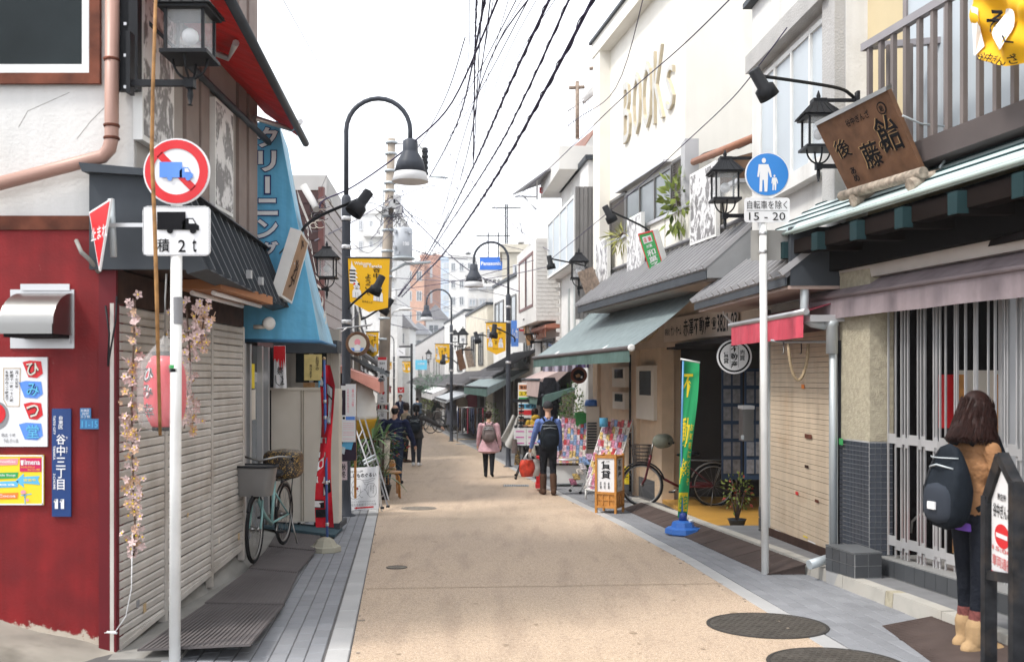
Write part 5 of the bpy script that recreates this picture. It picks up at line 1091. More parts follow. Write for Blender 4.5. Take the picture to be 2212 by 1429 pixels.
# hanging green sign, grey weathered sign, spots, lanterns
def hang_sign(name,label,q,m,t=.05,edge=None):
 q=planar(q);th=thing(name,label,'shop sign',sum(q,V((0,0,0)))/4,0,'tilted hanging shop signs');MB().panel(q,t).build('board',white if edge else m,th,True);B=Board(q,th)
 if edge:B.rect(0,0,1,1,m,'face',.5);mb=MB();n=nrm(q);frame_bars(mb,[p+n*.004 for p in q],.022,.003);mb.build('frame',edge,th,True)
 return th,B
p_=RW.at(1818,950,-.02);tag(MB().bbox((p_.x-.012,p_.y-.04,.90),(p_.x,p_.y+.04,.955)).build('number_tag',grn),'tiny green number tag at the top of the dark tiled pillar','number plate')
gs_,B=hang_sign('green_shop_sign','tilted green sign with white characters and red border above the tiled eave',[P(1378,505,15.2),P(1410,497,14.8),P(1435,580,14.8),P(1407,597,15.2)],grn,.10,sredm)
B.rect(.2,.10,.8,.26,swhite);B.text([('店',.25,.12,.45,.24),('舗',.55,.12,.75,.24)],sredm);B.text([('創業',.3,.30,.7,.38),('和菓子',.2,.42,.8,.90,'v')],swhite,bold=.05)
spot('black gooseneck spotlight over the green hanging sign',[P(1412,510,15.0),P(1390,490,15.0),P(1310,452,14.6)],(.5,.2,-.9),1.15)
hang_sign('weathered_shop_sign','tilted bare grey weathered plank sign at the far end of the tiled eave',[P(1247,588,18.6),P(1276,577,18.2),P(1302,640,18.2),P(1270,650,18.6)],wooddk)
spot('grey spotlight arm reaching left from the weathered plank sign',[P(1268,578,18.4),P(1255,572,18.4),P(1187,558,18.0)],(.2,.1,-1),1.1)
lantern('black lantern with finial in front of the cream parapet pictures',P(1566,430,12.2),math.pi,.30,.42,('low','top'))
lantern('iron lantern half hidden behind the weathered plank sign',P(1250,600,18.9),math.pi,.28,.3,('low',))
# ================================================================ LEFT: cleaner's shop with the blue awning
B4=thing('cleaning_shop','low cleaning shop behind the big blue awning','shop building',(-2.9,11,-.3))
LS=Pl(-2.86,10.4,-.06)
MB().prism([(-8,9.3),(-2.78,9.3),(-2.92,12.6),(-8,12.6)],1.95,4.35).build('upper_wall',M('grey_wall',(.35,.34,.33),.8),B4,True)
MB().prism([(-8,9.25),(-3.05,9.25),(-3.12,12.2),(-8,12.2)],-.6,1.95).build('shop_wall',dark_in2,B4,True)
ba=thing('blue_awning','tall blue cleaning shop awning with white katakana outlined in navy','awning',(-2.3,9.8,1.84))
cq=[P(541,265,9.5),P(601,262,9.5),P(691,738,9.5),P(522,735,9.5)]
MB().poly(cq,.012).build('side_cloth',bluep,ba,True)
t0,b0=P(601,262,9.5),P(691,738,9.5);t1,b1=V((-2.34,10.4,t0.z-.05)),V((-1.86,10.4,b0.z-.01))
mb=MB();mb.grid(lambda s,t:lerp(lerp(t0,t1,s),lerp(b0,b1,s),t)+V((-.04*math.sin(math.pi*t),0,0)),6,12);mb.build('front_cloth',bluel,ba,True)
MB().tube([cq[3]+V((0,-.01,0)),cq[2]+V((.01,-.01,0)),b1+V((.01,0,0))],.016,8).build('frame_tube',M('awning_navy',(.05,.16,.30),.5),ba,True)
B=Board([P(550,270,9.49),P(606,270,9.49),P(606,560,9.49),P(550,560,9.49)],ba)
navy=M('outline_navy',(.012,.03,.15),.5,var=0)
for ch,v0,v1,a,b in (('ク',274,320,.05,.92),('リ',325,372,.12,.86),('ー',378,421,.30,.70),('ニ',428,466,.06,.92),('ン',472,516,.06,.92),('グ',520,556,.10,.95)):
 y0,y1=(v0-270)/290,(v1-270)/290
 if ch == 'ー':
  B.rect(a+.06,y0,b-.06,y1,navy,'lettering_outline',2);B.rect(a+.11,y0+.012,b-.11,y1-.012,swhite,'lettering',3);continue
 B.text([(ch,a-.02,y0-.004,b+.02,y1+.004)],navy,'lettering_outline',2,.075);B.text([(ch,a+.02,y0+.004,b-.02,y1-.004)],swhite,'lettering',3,.035)
Bf=Board([lerp(t0,t1,.1)+V((.02,0,0)),lerp(t0,t1,.95)+V((.02,0,0)),lerp(b0,b1,.95)+V((.02,0,0)),lerp(b0,b1,.1)+V((.02,0,0))],ba)
fad=M('faded_white',(.58,.56,.52),.6);Bf.text([('クリーニング',.2,.42,.55,.92,'v')],fad,'lettering',12,.05);Bf.poly([(.0,.30),(1,.38),(1,.44),(0,.36)],fad,'stripe',12)
fl=thing('floodlight','small round white floodlight under the dark canopy by the blue awning','lamp',P(580,690,9.4))
MB().tube([P(548,706,9.3),P(572,705,9.3)],.02,8).build('bracket',cream,fl,True);MB().lathe([(.02,-.06),(.05,-.03),(.062,.02),(.03,.03)],16,V((.6,-.75,-.1)).to_track_quat('Z','Y').to_matrix().to_4x4(),P(580,698,9.28)).build('lamp_head',white,fl,True)
# door, counter
for u in (522,534,560,574,584):
 p=LS.at(u,900,.02);MB().bbox((p.x-.03,p.y-.035,-.4),(p.x+.04,p.y+.035,1.86)).build('door_frame',alu if u != 584 else black,B4,True)
for a,b,z0,z1,m in ((526,558,-.35,1.45,glass_m),(562,582,-.35,1.45,glass_d),(526,582,1.45,1.56,alu),(526,582,1.56,1.86,glass_d)):
 p,q=LS.at(a,900),LS.at(b,900);MB().panel([V((p.x,p.y,z1)),V((q.x,q.y,z1)),V((q.x,q.y,z0)),V((p.x,p.y,z0))],.02).build('door_pane',m,B4,True)
for (u,v0,v1,m) in ((545,785,838,yel2),(547,842,905,cream)):p,q=LS.at(u-6,v0,.012),LS.at(u+5,v1,.012);MB().panel([p,V((q.x,q.y,p.z)),q,V((p.x,p.y,q.z))],.003).build('door_notice',m,B4,True)
ct=thing('cream_counter','closed cream panelled counter box below the blue awning','counter',P(650,1120,12))
xa,xb,xc=P(586,0,12).x,P(697,0,12).x,P(731,0,12).x;zt2=P(0,842,12).z;zb2=P(0,1126,12).z
MB().bbox((xa,12,zb2),(xb-.01,12.25,zt2)).build('front_panel',cream,ct,True);MB().bbox((xb+.006,12.02,zb2-.02),(xc,12.25,zt2+.015)).build('end_panel',cream,ct,True)
for u in (650,655,694):MB().bbox((P(u,0,12).x,11.99,zb2+.01),(P(u+2,0,12).x,12.0,zt2)).build('panel_joint',M('beige_joint',(.36,.32,.26),.6),ct,True)
MB().bbox((xa-.01,11.985,zt2),(xb,12.25,zt2+.03)).build('counter_top',cream,ct,True);MB().bbox((xb-.06,12.0,zb2-.09),(xc+.02,12.5,zb2-.021)).build('base_beam',dgrey,ct,True)
for x in (xa+.3,xb-.12):MB().tube([(x,12.1,zb2-.05),(x+.03,12.1,zb2-.05)],.03,10).build('caster',black,ct,True)
MB().bbox((xa-.05,12.45,zt2-.3),(xc-.07,12.55,2.1)).build('kiosk_wall',M('warm_grey_wall',(.40,.37,.33),.7),B4,True)
MB().bbox((xa,12.1,1.80),(xc-.03,12.4,1.95)).build('kiosk_head',dgrey,B4,True)
window(B4,rect(Fr(12.42),628,748,716,836),2,1,MATS['warm_grey_wall'],glass_d,.06,.04)
for i,(u0,v0,u1,v1,m) in enumerate(((688,822,712,840,cyan),(655,826,680,838,woodl),(660,800,672,818,cream))):MB().panel(rect(Fr(12.35),u0,v0,u1,v1),.01).build('window_card',m,B4,True)
tw=thing('hanging_towel','white towel with red top hanging above the cream counter','towel',P(605,838,11.9));q=rect(Fr(11.9),592,746,617,838)
mb=MB();mb.grid(lambda s,t:lerp(lerp(q[0],q[1],s),lerp(q[3],q[2],s*1.05-.02+.1*t*(s-.5)),t)+V((0,.012*math.sin(12*s+2*t),0)),12,10);mb.build('cloth',swhite,tw,True)
Bt=Board(q,tw);Bt.poly([(0,.01),(1,.01),(1,.52),(.86,.30),(.8,.58),(.7,.34),(.55,.62),(.45,.30),(.3,.40),(.12,.30),(0,.36)],sredm,'red_top',9);Bt.text([('祭',.3,.50,.8,.68)],sblack,'lettering',9,.02);Bt.lines([[(.15,.7),(.22,.88),(.5,.94)],[(.6,.72),(.82,.78),(.6,.92),(.9,.9)],[(.75,.7),(.8,.92)]],.06,sblack,'brush_strokes',9)
ys_,B=board('yellow_notice','handwritten yellow paper notice hanging over the counter','notice',rect(Fr(11.85),657,765,695,821),M('aged_paper',(.62,.50,.20),.7,var=.15,ns=14),.006)
B.text([('お団子の',.66,.08,.84,.62,'v'),('売ります',.30,.38,.46,.92,'v')],sblack)
nb=thing('red_flag_banner','red advertising flag with white brush strokes on a blue pole in a concrete base','flag',(-1.97,10.5,gz(10.5)))
Yn=10.5;MB().tube([P(707,1172,Yn),P(704,960,Yn),P(700,776,Yn)],.014,10).build('pole',M('pole_blue',(.06,.13,.40),.35),nb,True);MB().ell(P(700,774,Yn),(.02,.02,.02),8,6).build('pole_knob',gold,nb,True)
for v in (870,905,960,1045,1135):MB().lathe([(.018,0),(.02,.005),(.02,.03),(.018,.035)],10,None,P(702+(v-870)*.018,v,Yn)).build('pole_clip',alu,nb,True)
def nbf(s,t):
 v=788+350*t;w=(31+8*math.sin(2.2+6*t))*(1 if t > .12 else .35+t*5);c=704+2*t+5*math.sin(5.2*t+.6)
 return P(c-w*.55+w*s,v,Yn+.05+.10*math.sin(2.5*s+7*t))
mb=MB();mb.grid(nbf,10,40);mb.build('cloth',M('flag_red',(.62,.012,.03),.6,var=.06),nb,True)
mk,mo=MB(),MB()
for (a,b,c,d,e) in ((.12,.17,.50,.80,.3),(.20,.34,.62,.80,.2),(.30,.33,.30,.62,.3),(.08,.12,.0,.3,.1),(.45,.475,.0,.52,.02),(.54,.565,.0,.5,.02),(.60,.65,.04,.42,-.3),(.69,.72,.05,.62,.04),(.74,.80,.55,.9,-.3),(.84,.87,.0,.5,.03),(.90,.93,.1,.6,-.03)):
 for m_,g_,o in ((mo,.020,.006),(mk,.008,.011)):
  pts=[nbf(x,y)-V((0,o,0)) for x,y in ((max(0,c-g_*3),a-g_*.5),(min(1,d+g_*3),a+e*.1-g_*.5),(min(1,d+g_*3),b+e*.1+g_*.5),(max(0,c-g_*3),b+g_*.5))];m_.poly(pts)
mo.build('stroke_outline',sblack,nb,True,recalc=False,kind='stuff');mk.build('brush_strokes',swhite,nb,True,recalc=False,kind='stuff')
MB().lathe([(.165,0),(.17,.01),(.165,.055),(.13,.065),(.09,.125),(.04,.15),(.02,.155)],8,None,V((-1.97,10.5,gz(10.5)+.005)),smooth=False).build('concrete_base',M('base_concrete',(.36,.34,.27),.85,bump=.2),nb,True)
hs_,B=hang_sign('wooden_shop_sign','narrow tilted tan shop sign hung by chains over the dark canopy',[P(650,498,9.0),P(667,523,9.35),P(630,656,9.35),P(606,640,9.0)],M('tan_sign_face',(.40,.25,.15),.5,var=.15),.10,white)
B.lines([[(.3,.1),(.6,.14)],[(.45,.08),(.45,.2)],[(.35,.4),(.6,.5),(.4,.55)],[(.5,.38),(.45,.62)],[(.3,.66),(.6,.68)],[(.4,.62),(.5,.76),(.35,.8)],[(.62,.42),(.66,.72)]],.05,dbrown,'brush_strokes',3)
for v in (505,560):MB().tube([P(636,v+8,9.1),P(604,v+42,9.2)],.008,5).build('chain',galv,hs_,True)
spot('black gooseneck spotlight beside the blue awning, aimed back at the tan sign',[P(652,500,9.3),P(664,484,9.3),P(700,462,9.3),P(790,424,9.2)],(-.55,-.3,-.85),1.15)
# brown sided house
B5=thing('sided_house','house with dark brown boards at its end and greige boards to the street','house',(-3,16,-.5))
brn=M('brown_siding',(.085,.050,.050),.6,var=.15,rv=.1);grei=M('greige_siding',(.42,.385,.38),.65,var=.08,rv=.05)
MB().prism([(-8,15.3),(-2.92,15.3),(-3.10,18.2),(-8,18.2)],-.8,4.38).build('wall',dbrown,B5,True)
siding(B5,[V((-4.2,15.29,4.36)),V((-2.96,15.29,4.36)),V((-2.96,15.29,1.9)),V((-4.2,15.29,1.9))],13,brn)
siding(B5,[V((-2.905,15.36,4.3)),V((-3.085,18.2,4.3)),V((-3.085,18.2,1.7)),V((-2.905,15.36,1.7))],13,grei)
MB().bbox((-2.97,15.25,1.7),(-2.885,15.36,4.42)).build('corner_trim',M('maroon_trim',(.17,.075,.07),.55),B5,True)
MB().prism([(-8,16.0),(-2.98,16.0),(-3.12,18.2),(-8,18.2)],4.38,4.75).build('rear_block',M('pale_grey_wall',(.52,.51,.50),.8),B5,True)
tb=thing('cable_tangle','tangle of looped wires and insulators on the brown boarded house end','cables',P(685,470,15))
for i in range(16):
 rg=random.Random(50+i);c=P(rg.uniform(676,702),rg.uniform(435,490),15.1);r_=rg.uniform(.04,.13)
 MB().tube([c+V((r_*math.cos(a),-.05*rg.random(),r_*.8*math.sin(a))) for a in [k*.55 for k in range(11)]],.006,4).build('wire_loop',rg.choice((black,wire_g,cream)),tb,True)
MB().tube([P(655,400,15.1),P(678,440,15.1),P(684,452,15.0)],.055,10).build('conduit',MATS['pale_grey_wall'],tb,True)
lantern('black iron lantern between the blue awning and the first arched lamp post',P(706,598,13.4),0,.24,.34,('low',))
arch_lamp('nearest arched street lamp, on the left beside the brown boarded house',(P(748,0,14).x,14,gz(14)),1)
lx=P(748,0,14).x
banner('nearest yellow welcome banner with pagoda and two cats, hung from the first lamp post',[V((lx+.03,13.95,P(0,557,14).z)),P(842,557,13.95),P(838,664,13.95),V((lx+.06,13.95,P(0,652,14).z))],None)
spot('black gooseneck spotlight crossing in front of the nearest yellow banner',[P(752,668,13.0),P(762,655,13.0),P(800,622,12.9),P(822,604,12.8)],(-.45,-.2,-1),1.15)
spot('black spotlight just right of the nearest yellow banner',[P(780,690,17),P(800,680,17),P(842,652,17)],(-.6,-.1,-.9),1.3)
rw=thing('round_wooden_sign','round wooden sign with pale painted disc hanging from a curled bracket','shop sign',P(773,765,13.6))
c=P(773,742,13.6);MB().lathe([(.158,-.03),(.165,-.02),(.165,.02),(.158,.03)],28,Matrix.Rotation(R(90),4,'X'),c,smooth=False).build('wooden_disc',woods,rw,True)
B=Board([c+V((-.16,-.034,.16)),c+V((.16,-.034,.16)),c+V((.16,-.034,-.16)),c+V((-.16,-.034,-.16))],rw);B.disc(.5,.5,.38,.38,cream,'painted_disc',1);B.poly([(.2,.68),(.8,.68),(.68,.82),(.32,.82)],sblue2,'painted_waves',2);B.disc(.5,.44,.13,.14,pinkp,'painted_figure',2);B.poly([(.38,.8),(.36,.60),(.5,.52),(.64,.6),(.62,.8)],swhite,'painted_figure',3);B.text([('谷中',.36,.89,.64,.98)],sblack,'lettering',2)
MB().tube([P(728,710,13.7),P(800,702,13.6),P(804,698,13.6)],.012,6).build('bracket_arm',alu,rw,True);MB().tube([P(730,735,13.7),P(735,718,13.7),P(752,706,13.65)],.010,6).build('bracket_curl',alu,rw,True);MB().tube([c+V((0,0,.16)),P(773,706,13.6)],.006,5).build('hanger',black,rw,True)
# ---------------------------------------------------------------- shop rows further along
def fx(side,y):return ev(LE,y)-.95 if side < 0 else ev(RE,y)+1.12
def awning(label,side,ya,yb,zw,zf,depth,mat,vmat=None,vh=.18,name='shop_awning',group='fabric shop awnings along the street'):
 a,b=V((fx(side,ya),ya,zw)),V((fx(side,yb),yb,zw));c,d=a+V((-side*depth,0,zf-zw)),b+V((-side*depth,0,zf-zw))
 th=thing(name,label,'awning',(a+d)/2,0,group);MB().poly([a,b,d,c],.012).build('awning_cloth',mat,th,True);MB().tube([c,d],.03,6).build('front_bar',dgrey,th,True)
 mb=MB();mb.grid(lambda s,t:lerp(c,d,s)+V((-side*.02*math.sin(s*40)*t,0,-vh*t-.02)),24,2);mb.build('valance',vmat or mat,th,True)
 mb=MB().poly([a,c,c+V((0,0,-vh)),a+V((0,0,-.05))],.01,V((0,-1,0)));mb.build('awning_cheek',mat,th,True);return th
def shop(label,side,ya,yb,z1,mat,wins=(),roof=None,opening=True,setback=0.,roofm=None,name='shop_house'):
 xa,xb=fx(side,ya)+side*setback,fx(side,yb)+side*setback;g0=gz(yb)-.3;s6=side*7
 th=thing(name,label,'shop building',((xa+xb)/2,(ya+yb)/2,gz(ya)))
 MB().prism([(xa,ya),(xb,yb),(xb+s6,yb),(xa+s6,ya)],g0,z1).build('wall',mat,th,True)
 def fp(s,z,o=.0):return V((xa+(xb-xa)*s-side*o,ya+(yb-ya)*s,z))
 if opening:
  zt=gz((ya+yb)/2)+2.35
  MB().panel([fp(.06,zt,.02),fp(.94,zt,.02),fp(.94,gz(yb)-.1,.02),fp(.06,gz(ya)-.1,.02)],.02).build('opening_shade_panel',dark_in2,th,True)  # flat dark panel on the wall, stands in for a shaded open front
  for s in (.05,.5,.95):MB().hexa([fp(s-.012,gz(yb)-.2,.06),fp(s+.012,gz(yb)-.2,.06),fp(s+.012,gz(yb)-.2,0),fp(s-.012,gz(yb)-.2,0),fp(s-.012,zt,.06),fp(s+.012,zt,.06),fp(s+.012,zt,0),fp(s-.012,zt,0)]).build('post',conc,th,True)
 for (s0,s1,za,zb_) in wins:window(th,[fp(s0,zb_,.04),fp(s1,zb_,.04),fp(s1,za,.04),fp(s0,za,.04)],2,1,MATS['bronze_frame'],glass_m,.06,.05)
 if roof:
  zr,ov=roof;mb=MB();q=[fp(-.03,zr+.55,-.1),fp(1.03,zr+.55,-.1),fp(1.03,zr,ov),fp(-.03,zr,ov)];mb.poly(q,.06,V((0,0,1)));mb.build('eave_roof',roofm or roofg,th,True)
  n=int((yb-ya)/.32)
  for i in range(n+1):s=i/n;a,b=lerp(q[0],q[1],s),lerp(q[3],q[2],s);w=V((0,.03,0));u=V((0,0,.045));MB().hexa([a-w,b-w,b+w,a+w,a-w+u,b-w+u,b+w+u,a+w+u]).build('roof_seam',roofm or roofg,th,True)
 MB().prism([(xa-side*.06,ya-.05),(xb-side*.06,yb+.05),(xb+s6,yb+.05),(xa+s6,ya-.05)],z1,z1+.10).build('roof_cap',dgrey,th,True);return th
wA=M('plaster_white',(.70,.69,.67),.8,dirt=(.48,.45,.41),da=.4);wB=M('plaster_cream',(.62,.57,.47),.8,dirt=(.44,.39,.31),da=.4);wC=M('plaster_grey',(.46,.45,.45),.8);wD=M('plaster_tan',(.50,.40,.30),.8)
sal=M('awning_salmon',(.55,.25,.20),.65,var=.08,wr=.5,bs=4,streak=.3);pnk=M('awning_rose',(.50,.17,.18),.65,wr=.5,bs=4,streak=.3);awg=M('awning_slate',(.24,.27,.29),.7,wr=.5,bs=4,streak=.3);aww=M('awning_white',(.70,.69,.70),.7,wr=.5,bs=4,streak=.3)
shop('tan shop front behind the salmon awning on the left',-1,18.3,22.5,3.2,wD,[(.15,.6,1.9,2.9)],(2.1,.7))
shop('grey shop behind the slate awning beside the utility pole',-1,22.6,27.5,3.6,wC,[(.2,.7,2.3,3.2)],(2.0,.7))
shop('white shop just past the utility pole on the left',-1,28.5,34,4.4,wA,[(.1,.4,2.6,3.6),(.55,.85,2.6,3.6)],(1.9,.7))
shop('cream left shop before the fourth arched lamp',-1,34.2,42,4.0,wB,[(.1,.35,2.2,3.2),(.5,.8,2.2,3.2)],(1.6,.7))
shop('grey left shop with slate roof behind the rose awning',-1,42.3,52,3.6,wC,[(.2,.45,1.9,2.9),(.6,.85,1.9,2.9)],(1.3,.8))
shop('white gabled left shop far down the street',-1,52.3,64,4.6,wA,[(.1,.3,2,3.2),(.4,.6,2,3.2),(.7,.9,2,3.2)],(1.1,.8))
shop('farthest tan shop on the left of the street',-1,64.5,90,4.4,wD,[(.1,.25,1.6,2.8),(.4,.55,1.6,2.8),(.7,.85,1.6,2.8)],(.5,.8))
awning('salmon pink awning with folded arms left of the utility pole',-1,15.5,19.3,1.80,1.46,.95,sal,None,.20)
awning('slate grey awning behind the salmon one',-1,19.8,25.5,2.05,1.62,1.0,awg,None,.08)
awning('rose red awning far left above the man in a suit',-1,40,47,1.65,1.12,1.25,pnk,None,.22)
awning('pale awning below the rose one in the far left row',-1,47.5,54,1.35,.95,1.3,aww,None,.2)
awning('small green awning far down the left side',-1,55,60,1.5,1.0,1.2,gryv)
# right row
shop('white rendered house with three slit windows behind the grey-green awning',1,20.6,24.2,6.0,wA,(),None,False)
R4=[o for o in bpy.data.objects if o.name == 'shop_house.007'][0]
def FX(y,z,o=0.):return V((fx(1,y)-o,y,z))
for s in (21.35,22.1,22.9):
 MB().panel([FX(s,3.55,.012),FX(s+.26,3.55,.012),FX(s+.26,1.7,.012),FX(s,1.7,.012)],.02).build('slit_window',M('slit_glass',(.34,.38,.37),.3),R4,True)
qb=[FX(20.4,5.25,.30),FX(24.3,5.25,.30),FX(24.3,3.9,.30),FX(20.4,3.9,.30)]
MB().hexa([qb[3],qb[2],FX(24.3,3.9),FX(20.4,3.9),qb[0],qb[1],FX(24.3,5.25),FX(20.4,5.25)]).build('bay',white,R4,True);window(R4,[p-V((.03,0,0)) for p in qb],4,1,white,glass_l,.06,.05)
corr=M('dark_corrugated',(.19,.18,.175),.6,rv=.08);x0=FX(20.6,0).x
for i in range(15):MB().bbox((x0-.28+i*.085,20.34+.012*(i%2),2.7),(x0-.28+(i+.92)*.085,20.5,5.4)).build('corrugated_sheet',corr,R4,True)
shop('white brick house with brown trimmed bay windows on the right',1,24.3,28.5,4.9,brick_w,[(.25,.75,3.4,4.7),(.2,.7,1.4,2.5)],None,True)
R5=bpy.data.objects['shop_house.008'];brk=MB()
yb0=24.28;xb0=fx(1,24.3)
for j in range(44):
 for i in range(5):brk.bbox((xb0-.02+(i+.5*(j%2)-.5)*.21+.008,yb0-.012,.4+j*.10+.008),(xb0-.02+(i+1+.5*(j%2)-.5)*.21-.004,yb0+.01,.4+(j+1)*.10-.004))
for j in range(20):
 for i in range(4):brk.bbox((xb0-.60+max(0,(i+.5*(j%2)-.5)*.16),24.585,2.91+j*.10+.006),(xb0-.60+(i+1+.5*(j%2)-.5)*.16-.006,24.61,2.91+(j+1)*.10-.006))
brk.build('white_brick',brick_w,R5,True,kind='stuff')
MB().hexa([FX(24.6,2.9,.55),FX(28.3,2.9,.55),FX(28.3,2.9),FX(24.6,2.9),FX(24.6,4.95,.55),FX(28.3,4.95,.55),FX(28.3,4.95),FX(24.6,4.95)]).build('upper_bay',brick_w,R5,True)
window(R5,[FX(25.2,4.7,.58),FX(27.8,4.7,.58),FX(27.8,3.3,.58),FX(25.2,3.3,.58)],2,1,M('maroon_frame',(.16,.07,.065),.5),glass_m,.07,.05)
MB().hexa([FX(24.4,2.72,.35),FX(28.4,2.72,.35),FX(28.4,2.72),FX(24.4,2.72),FX(24.4,2.8,.35),FX(28.4,2.8,.35),FX(28.4,2.86),FX(24.4,2.86)]).build('brown_ledge',M('terracotta_rail',(.36,.14,.09),.6),R5,True)
for i in range(9):MB().bbox(FX(24.6+i*.4,2.50,.34),FX(24.6+i*.4+.22,2.72,.30)).build('rail_plank',MATS['terracotta_rail'],R5,True)
# terrace house behind
RT=thing('terrace_house','white brick house with slanted brown roof and terrace posts behind the bookshop','house',(1.6,23.6,5))
MB().prism([(1.02,21.5),(.72,25),(7,25),(7,21.5)],6.0,6.5).build('upper_wall',brick_w,RT,True)
MB().add([P(1195,352,24),P(1240,350,21.6),P(1290,272,21.6),P(1290,272,24),P(1195,362,24),P(1240,360,21.6),P(1300,300,21.6),P(1300,300,24)],[(0,1,2,3),(4,5,6,7),(0,4,5,1),(1,5,6,2),(2,6,7,3),(3,7,4,0)]).build('brown_roof',roofb,RT,True)
MB().panel([P(1240,350,21.55),P(1292,275,21.55),P(1306,275,21.55),P(1306,352,21.55)],.1).build('gable_wall',MATS['pale_grey_wall'],RT,True)
for u,va,vb,Y in ((1247,176,300,22),(1291,134,272,21.6)):MB().tube([P(u,vb,Y),P(u,va,Y)],.045,8).build('terrace_post',wooddk,RT,True);MB().tube([P(u-18,va+14,Y),P(u+16,va+12,Y)],.04,6).build('cross_beam',wooddk,RT,True)
for i in range(14):u=1228+i*5.4;MB().tube([P(u,276-i*2,22.4),P(u,240-i*3.4,22.4)],.008,4).build('railing_bar',black,RT,True)
MB().tube([P(1226,240,22.4),P(1300,190,22.4)],.015,6).build('railing_top',alu,RT,True);MB().poly([P(1255,215,22.5),P(1310,150,21.4),P(1310,178,21.4),P(1258,224,22.5)],.05).build('terrace_canopy',MATS['pale_grey_wall'],RT,True)
# thin metal canopy on struts
CN=thing('metal_canopy','thin sloping metal canopy on struts over the white house roof','canopy',P(1160,400,24))
MB().poly([P(1108,422,26),P(1178,372,23),P(1236,352,22.5),P(1166,398,25.5)],.04).build('canopy_sheet',roofg,CN,True)
for a,b in (((1112,424,26),(1160,425,25)),((1128,422,25.5),(1158,452,25)),((1160,385,24),(1160,430,25)),((1190,372,23),(1210,390,23))):MB().tube([P(*a),P(*b)],.025,6).build('strut',alu,CN,True)
for i in range(4):MB().tube([P(1130+i*24,410-i*14,25.4-i*.7),P(1186+i*14,392-i*11,25-i*.7)],.02,5).build('purlin',alu,CN,True)
rl=thing('red_paper_lamp','small red and white signboard under the metal canopy','sign',P(1170,412,24.6));MB().panel(rect(Fr(24.6),1165,404,1175,417),.03).build('board',sredm,rl,True);Board(rect(Fr(24.58),1165,404,1175,417),rl).lines([[(.2,.2),(.8,.2)],[(.5,.1),(.5,.9)],[(.2,.6),(.8,.6)]],.1,swhite,'strokes')
dish=thing('satellite_dish','round white satellite dish on the white brick house','dish',P(1121,480,27.5));MB().lathe([(.02,0),(.2,.03),(.36,.10)],18,V((-.9,-.3,.3)).to_track_quat('Z','Y').to_matrix().to_4x4(),P(1122,480,27.4),cap=False).build('dish',white,dish,True);MB().tube([P(1124,482,27.5),P(1128,505,27.5)],.02,5).build('mast',alu,dish,True)
# more right shops
shop('right shop with black tiled eave behind the second arched lamp',1,28.7,32.5,3.0,wA,[(.15,.45,1.9,2.7)],(1.78,.9),True,0,M('black_tile_roof',(.07,.07,.075),.5,var=.2))
shop('white two-storey house with tall curtained windows on the right',1,32.8,38,4.9,wA,[(.08,.42,2.7,4.3),(.55,.92,2.7,4.3)],(1.5,.9),True,.2)
shop('clothing shop with dark open front on the right',1,38.3,46,4.3,wB,[(.15,.35,2.0,3.3),(.5,.7,2.0,3.3)],(1.25,.9),True)
shop('white shop on the right beyond the clothing shop',1,46.5,58,4.6,wA,[(.1,.3,1.8,3.1),(.5,.7,1.8,3.1)],(1.15,.9),True)
shop('farthest grey shop on the right of the street',1,58.5,92,4.4,wC,[(.1,.25,1.6,2.8),(.4,.55,1.6,2.8),(.7,.85,1.6,2.8)],(1.0,.8),True)
awning('large grey-green awning behind the second arched lamp',1,29.5,35.5,1.75,1.20,1.25,gryg,gryv,.25)
awning('dusty pink awning hung just beyond the big grey-green one',1,22.5,26.0,1.78,1.45,.75,M('awning_dusty_pink',(.42,.32,.30),.7),None,.38)
awning('short green valance awning under the dusty pink one',1,22.2,25.5,1.28,1.10,.7,gryv,gryv,.22)
awning('grey fabric awning over the clothing racks',1,38.6,44.5,1.15,.62,1.55,M('awning_pale_slate',(.36,.38,.40),.7),None,.10)
awning('white awning far down the right side',1,47,55,1.35,.75,1.5,aww,None,.3)
pur=thing('purple_curtain','purple and white shop curtain under the grey-green awning','curtain',P(1240,790,20));q=rect(Fr(20.6),1172,776,1290,802)
for i in range(5):
 mb=MB();mb.grid(lambda s,t:lerp(lerp(q[0],q[1],(i+s*.97)/5),lerp(q[3],q[2],(i+s*.97)/5),t*(1 if i < 3 else .7))+V((0,.03*math.sin(9*s+i),0)),8,3);mb.build('cloth_panel',M('lilac_cloth',(.52,.49,.62),.7) if i < 3 else M('violet_cloth',(.17,.13,.30),.7),pur,True)
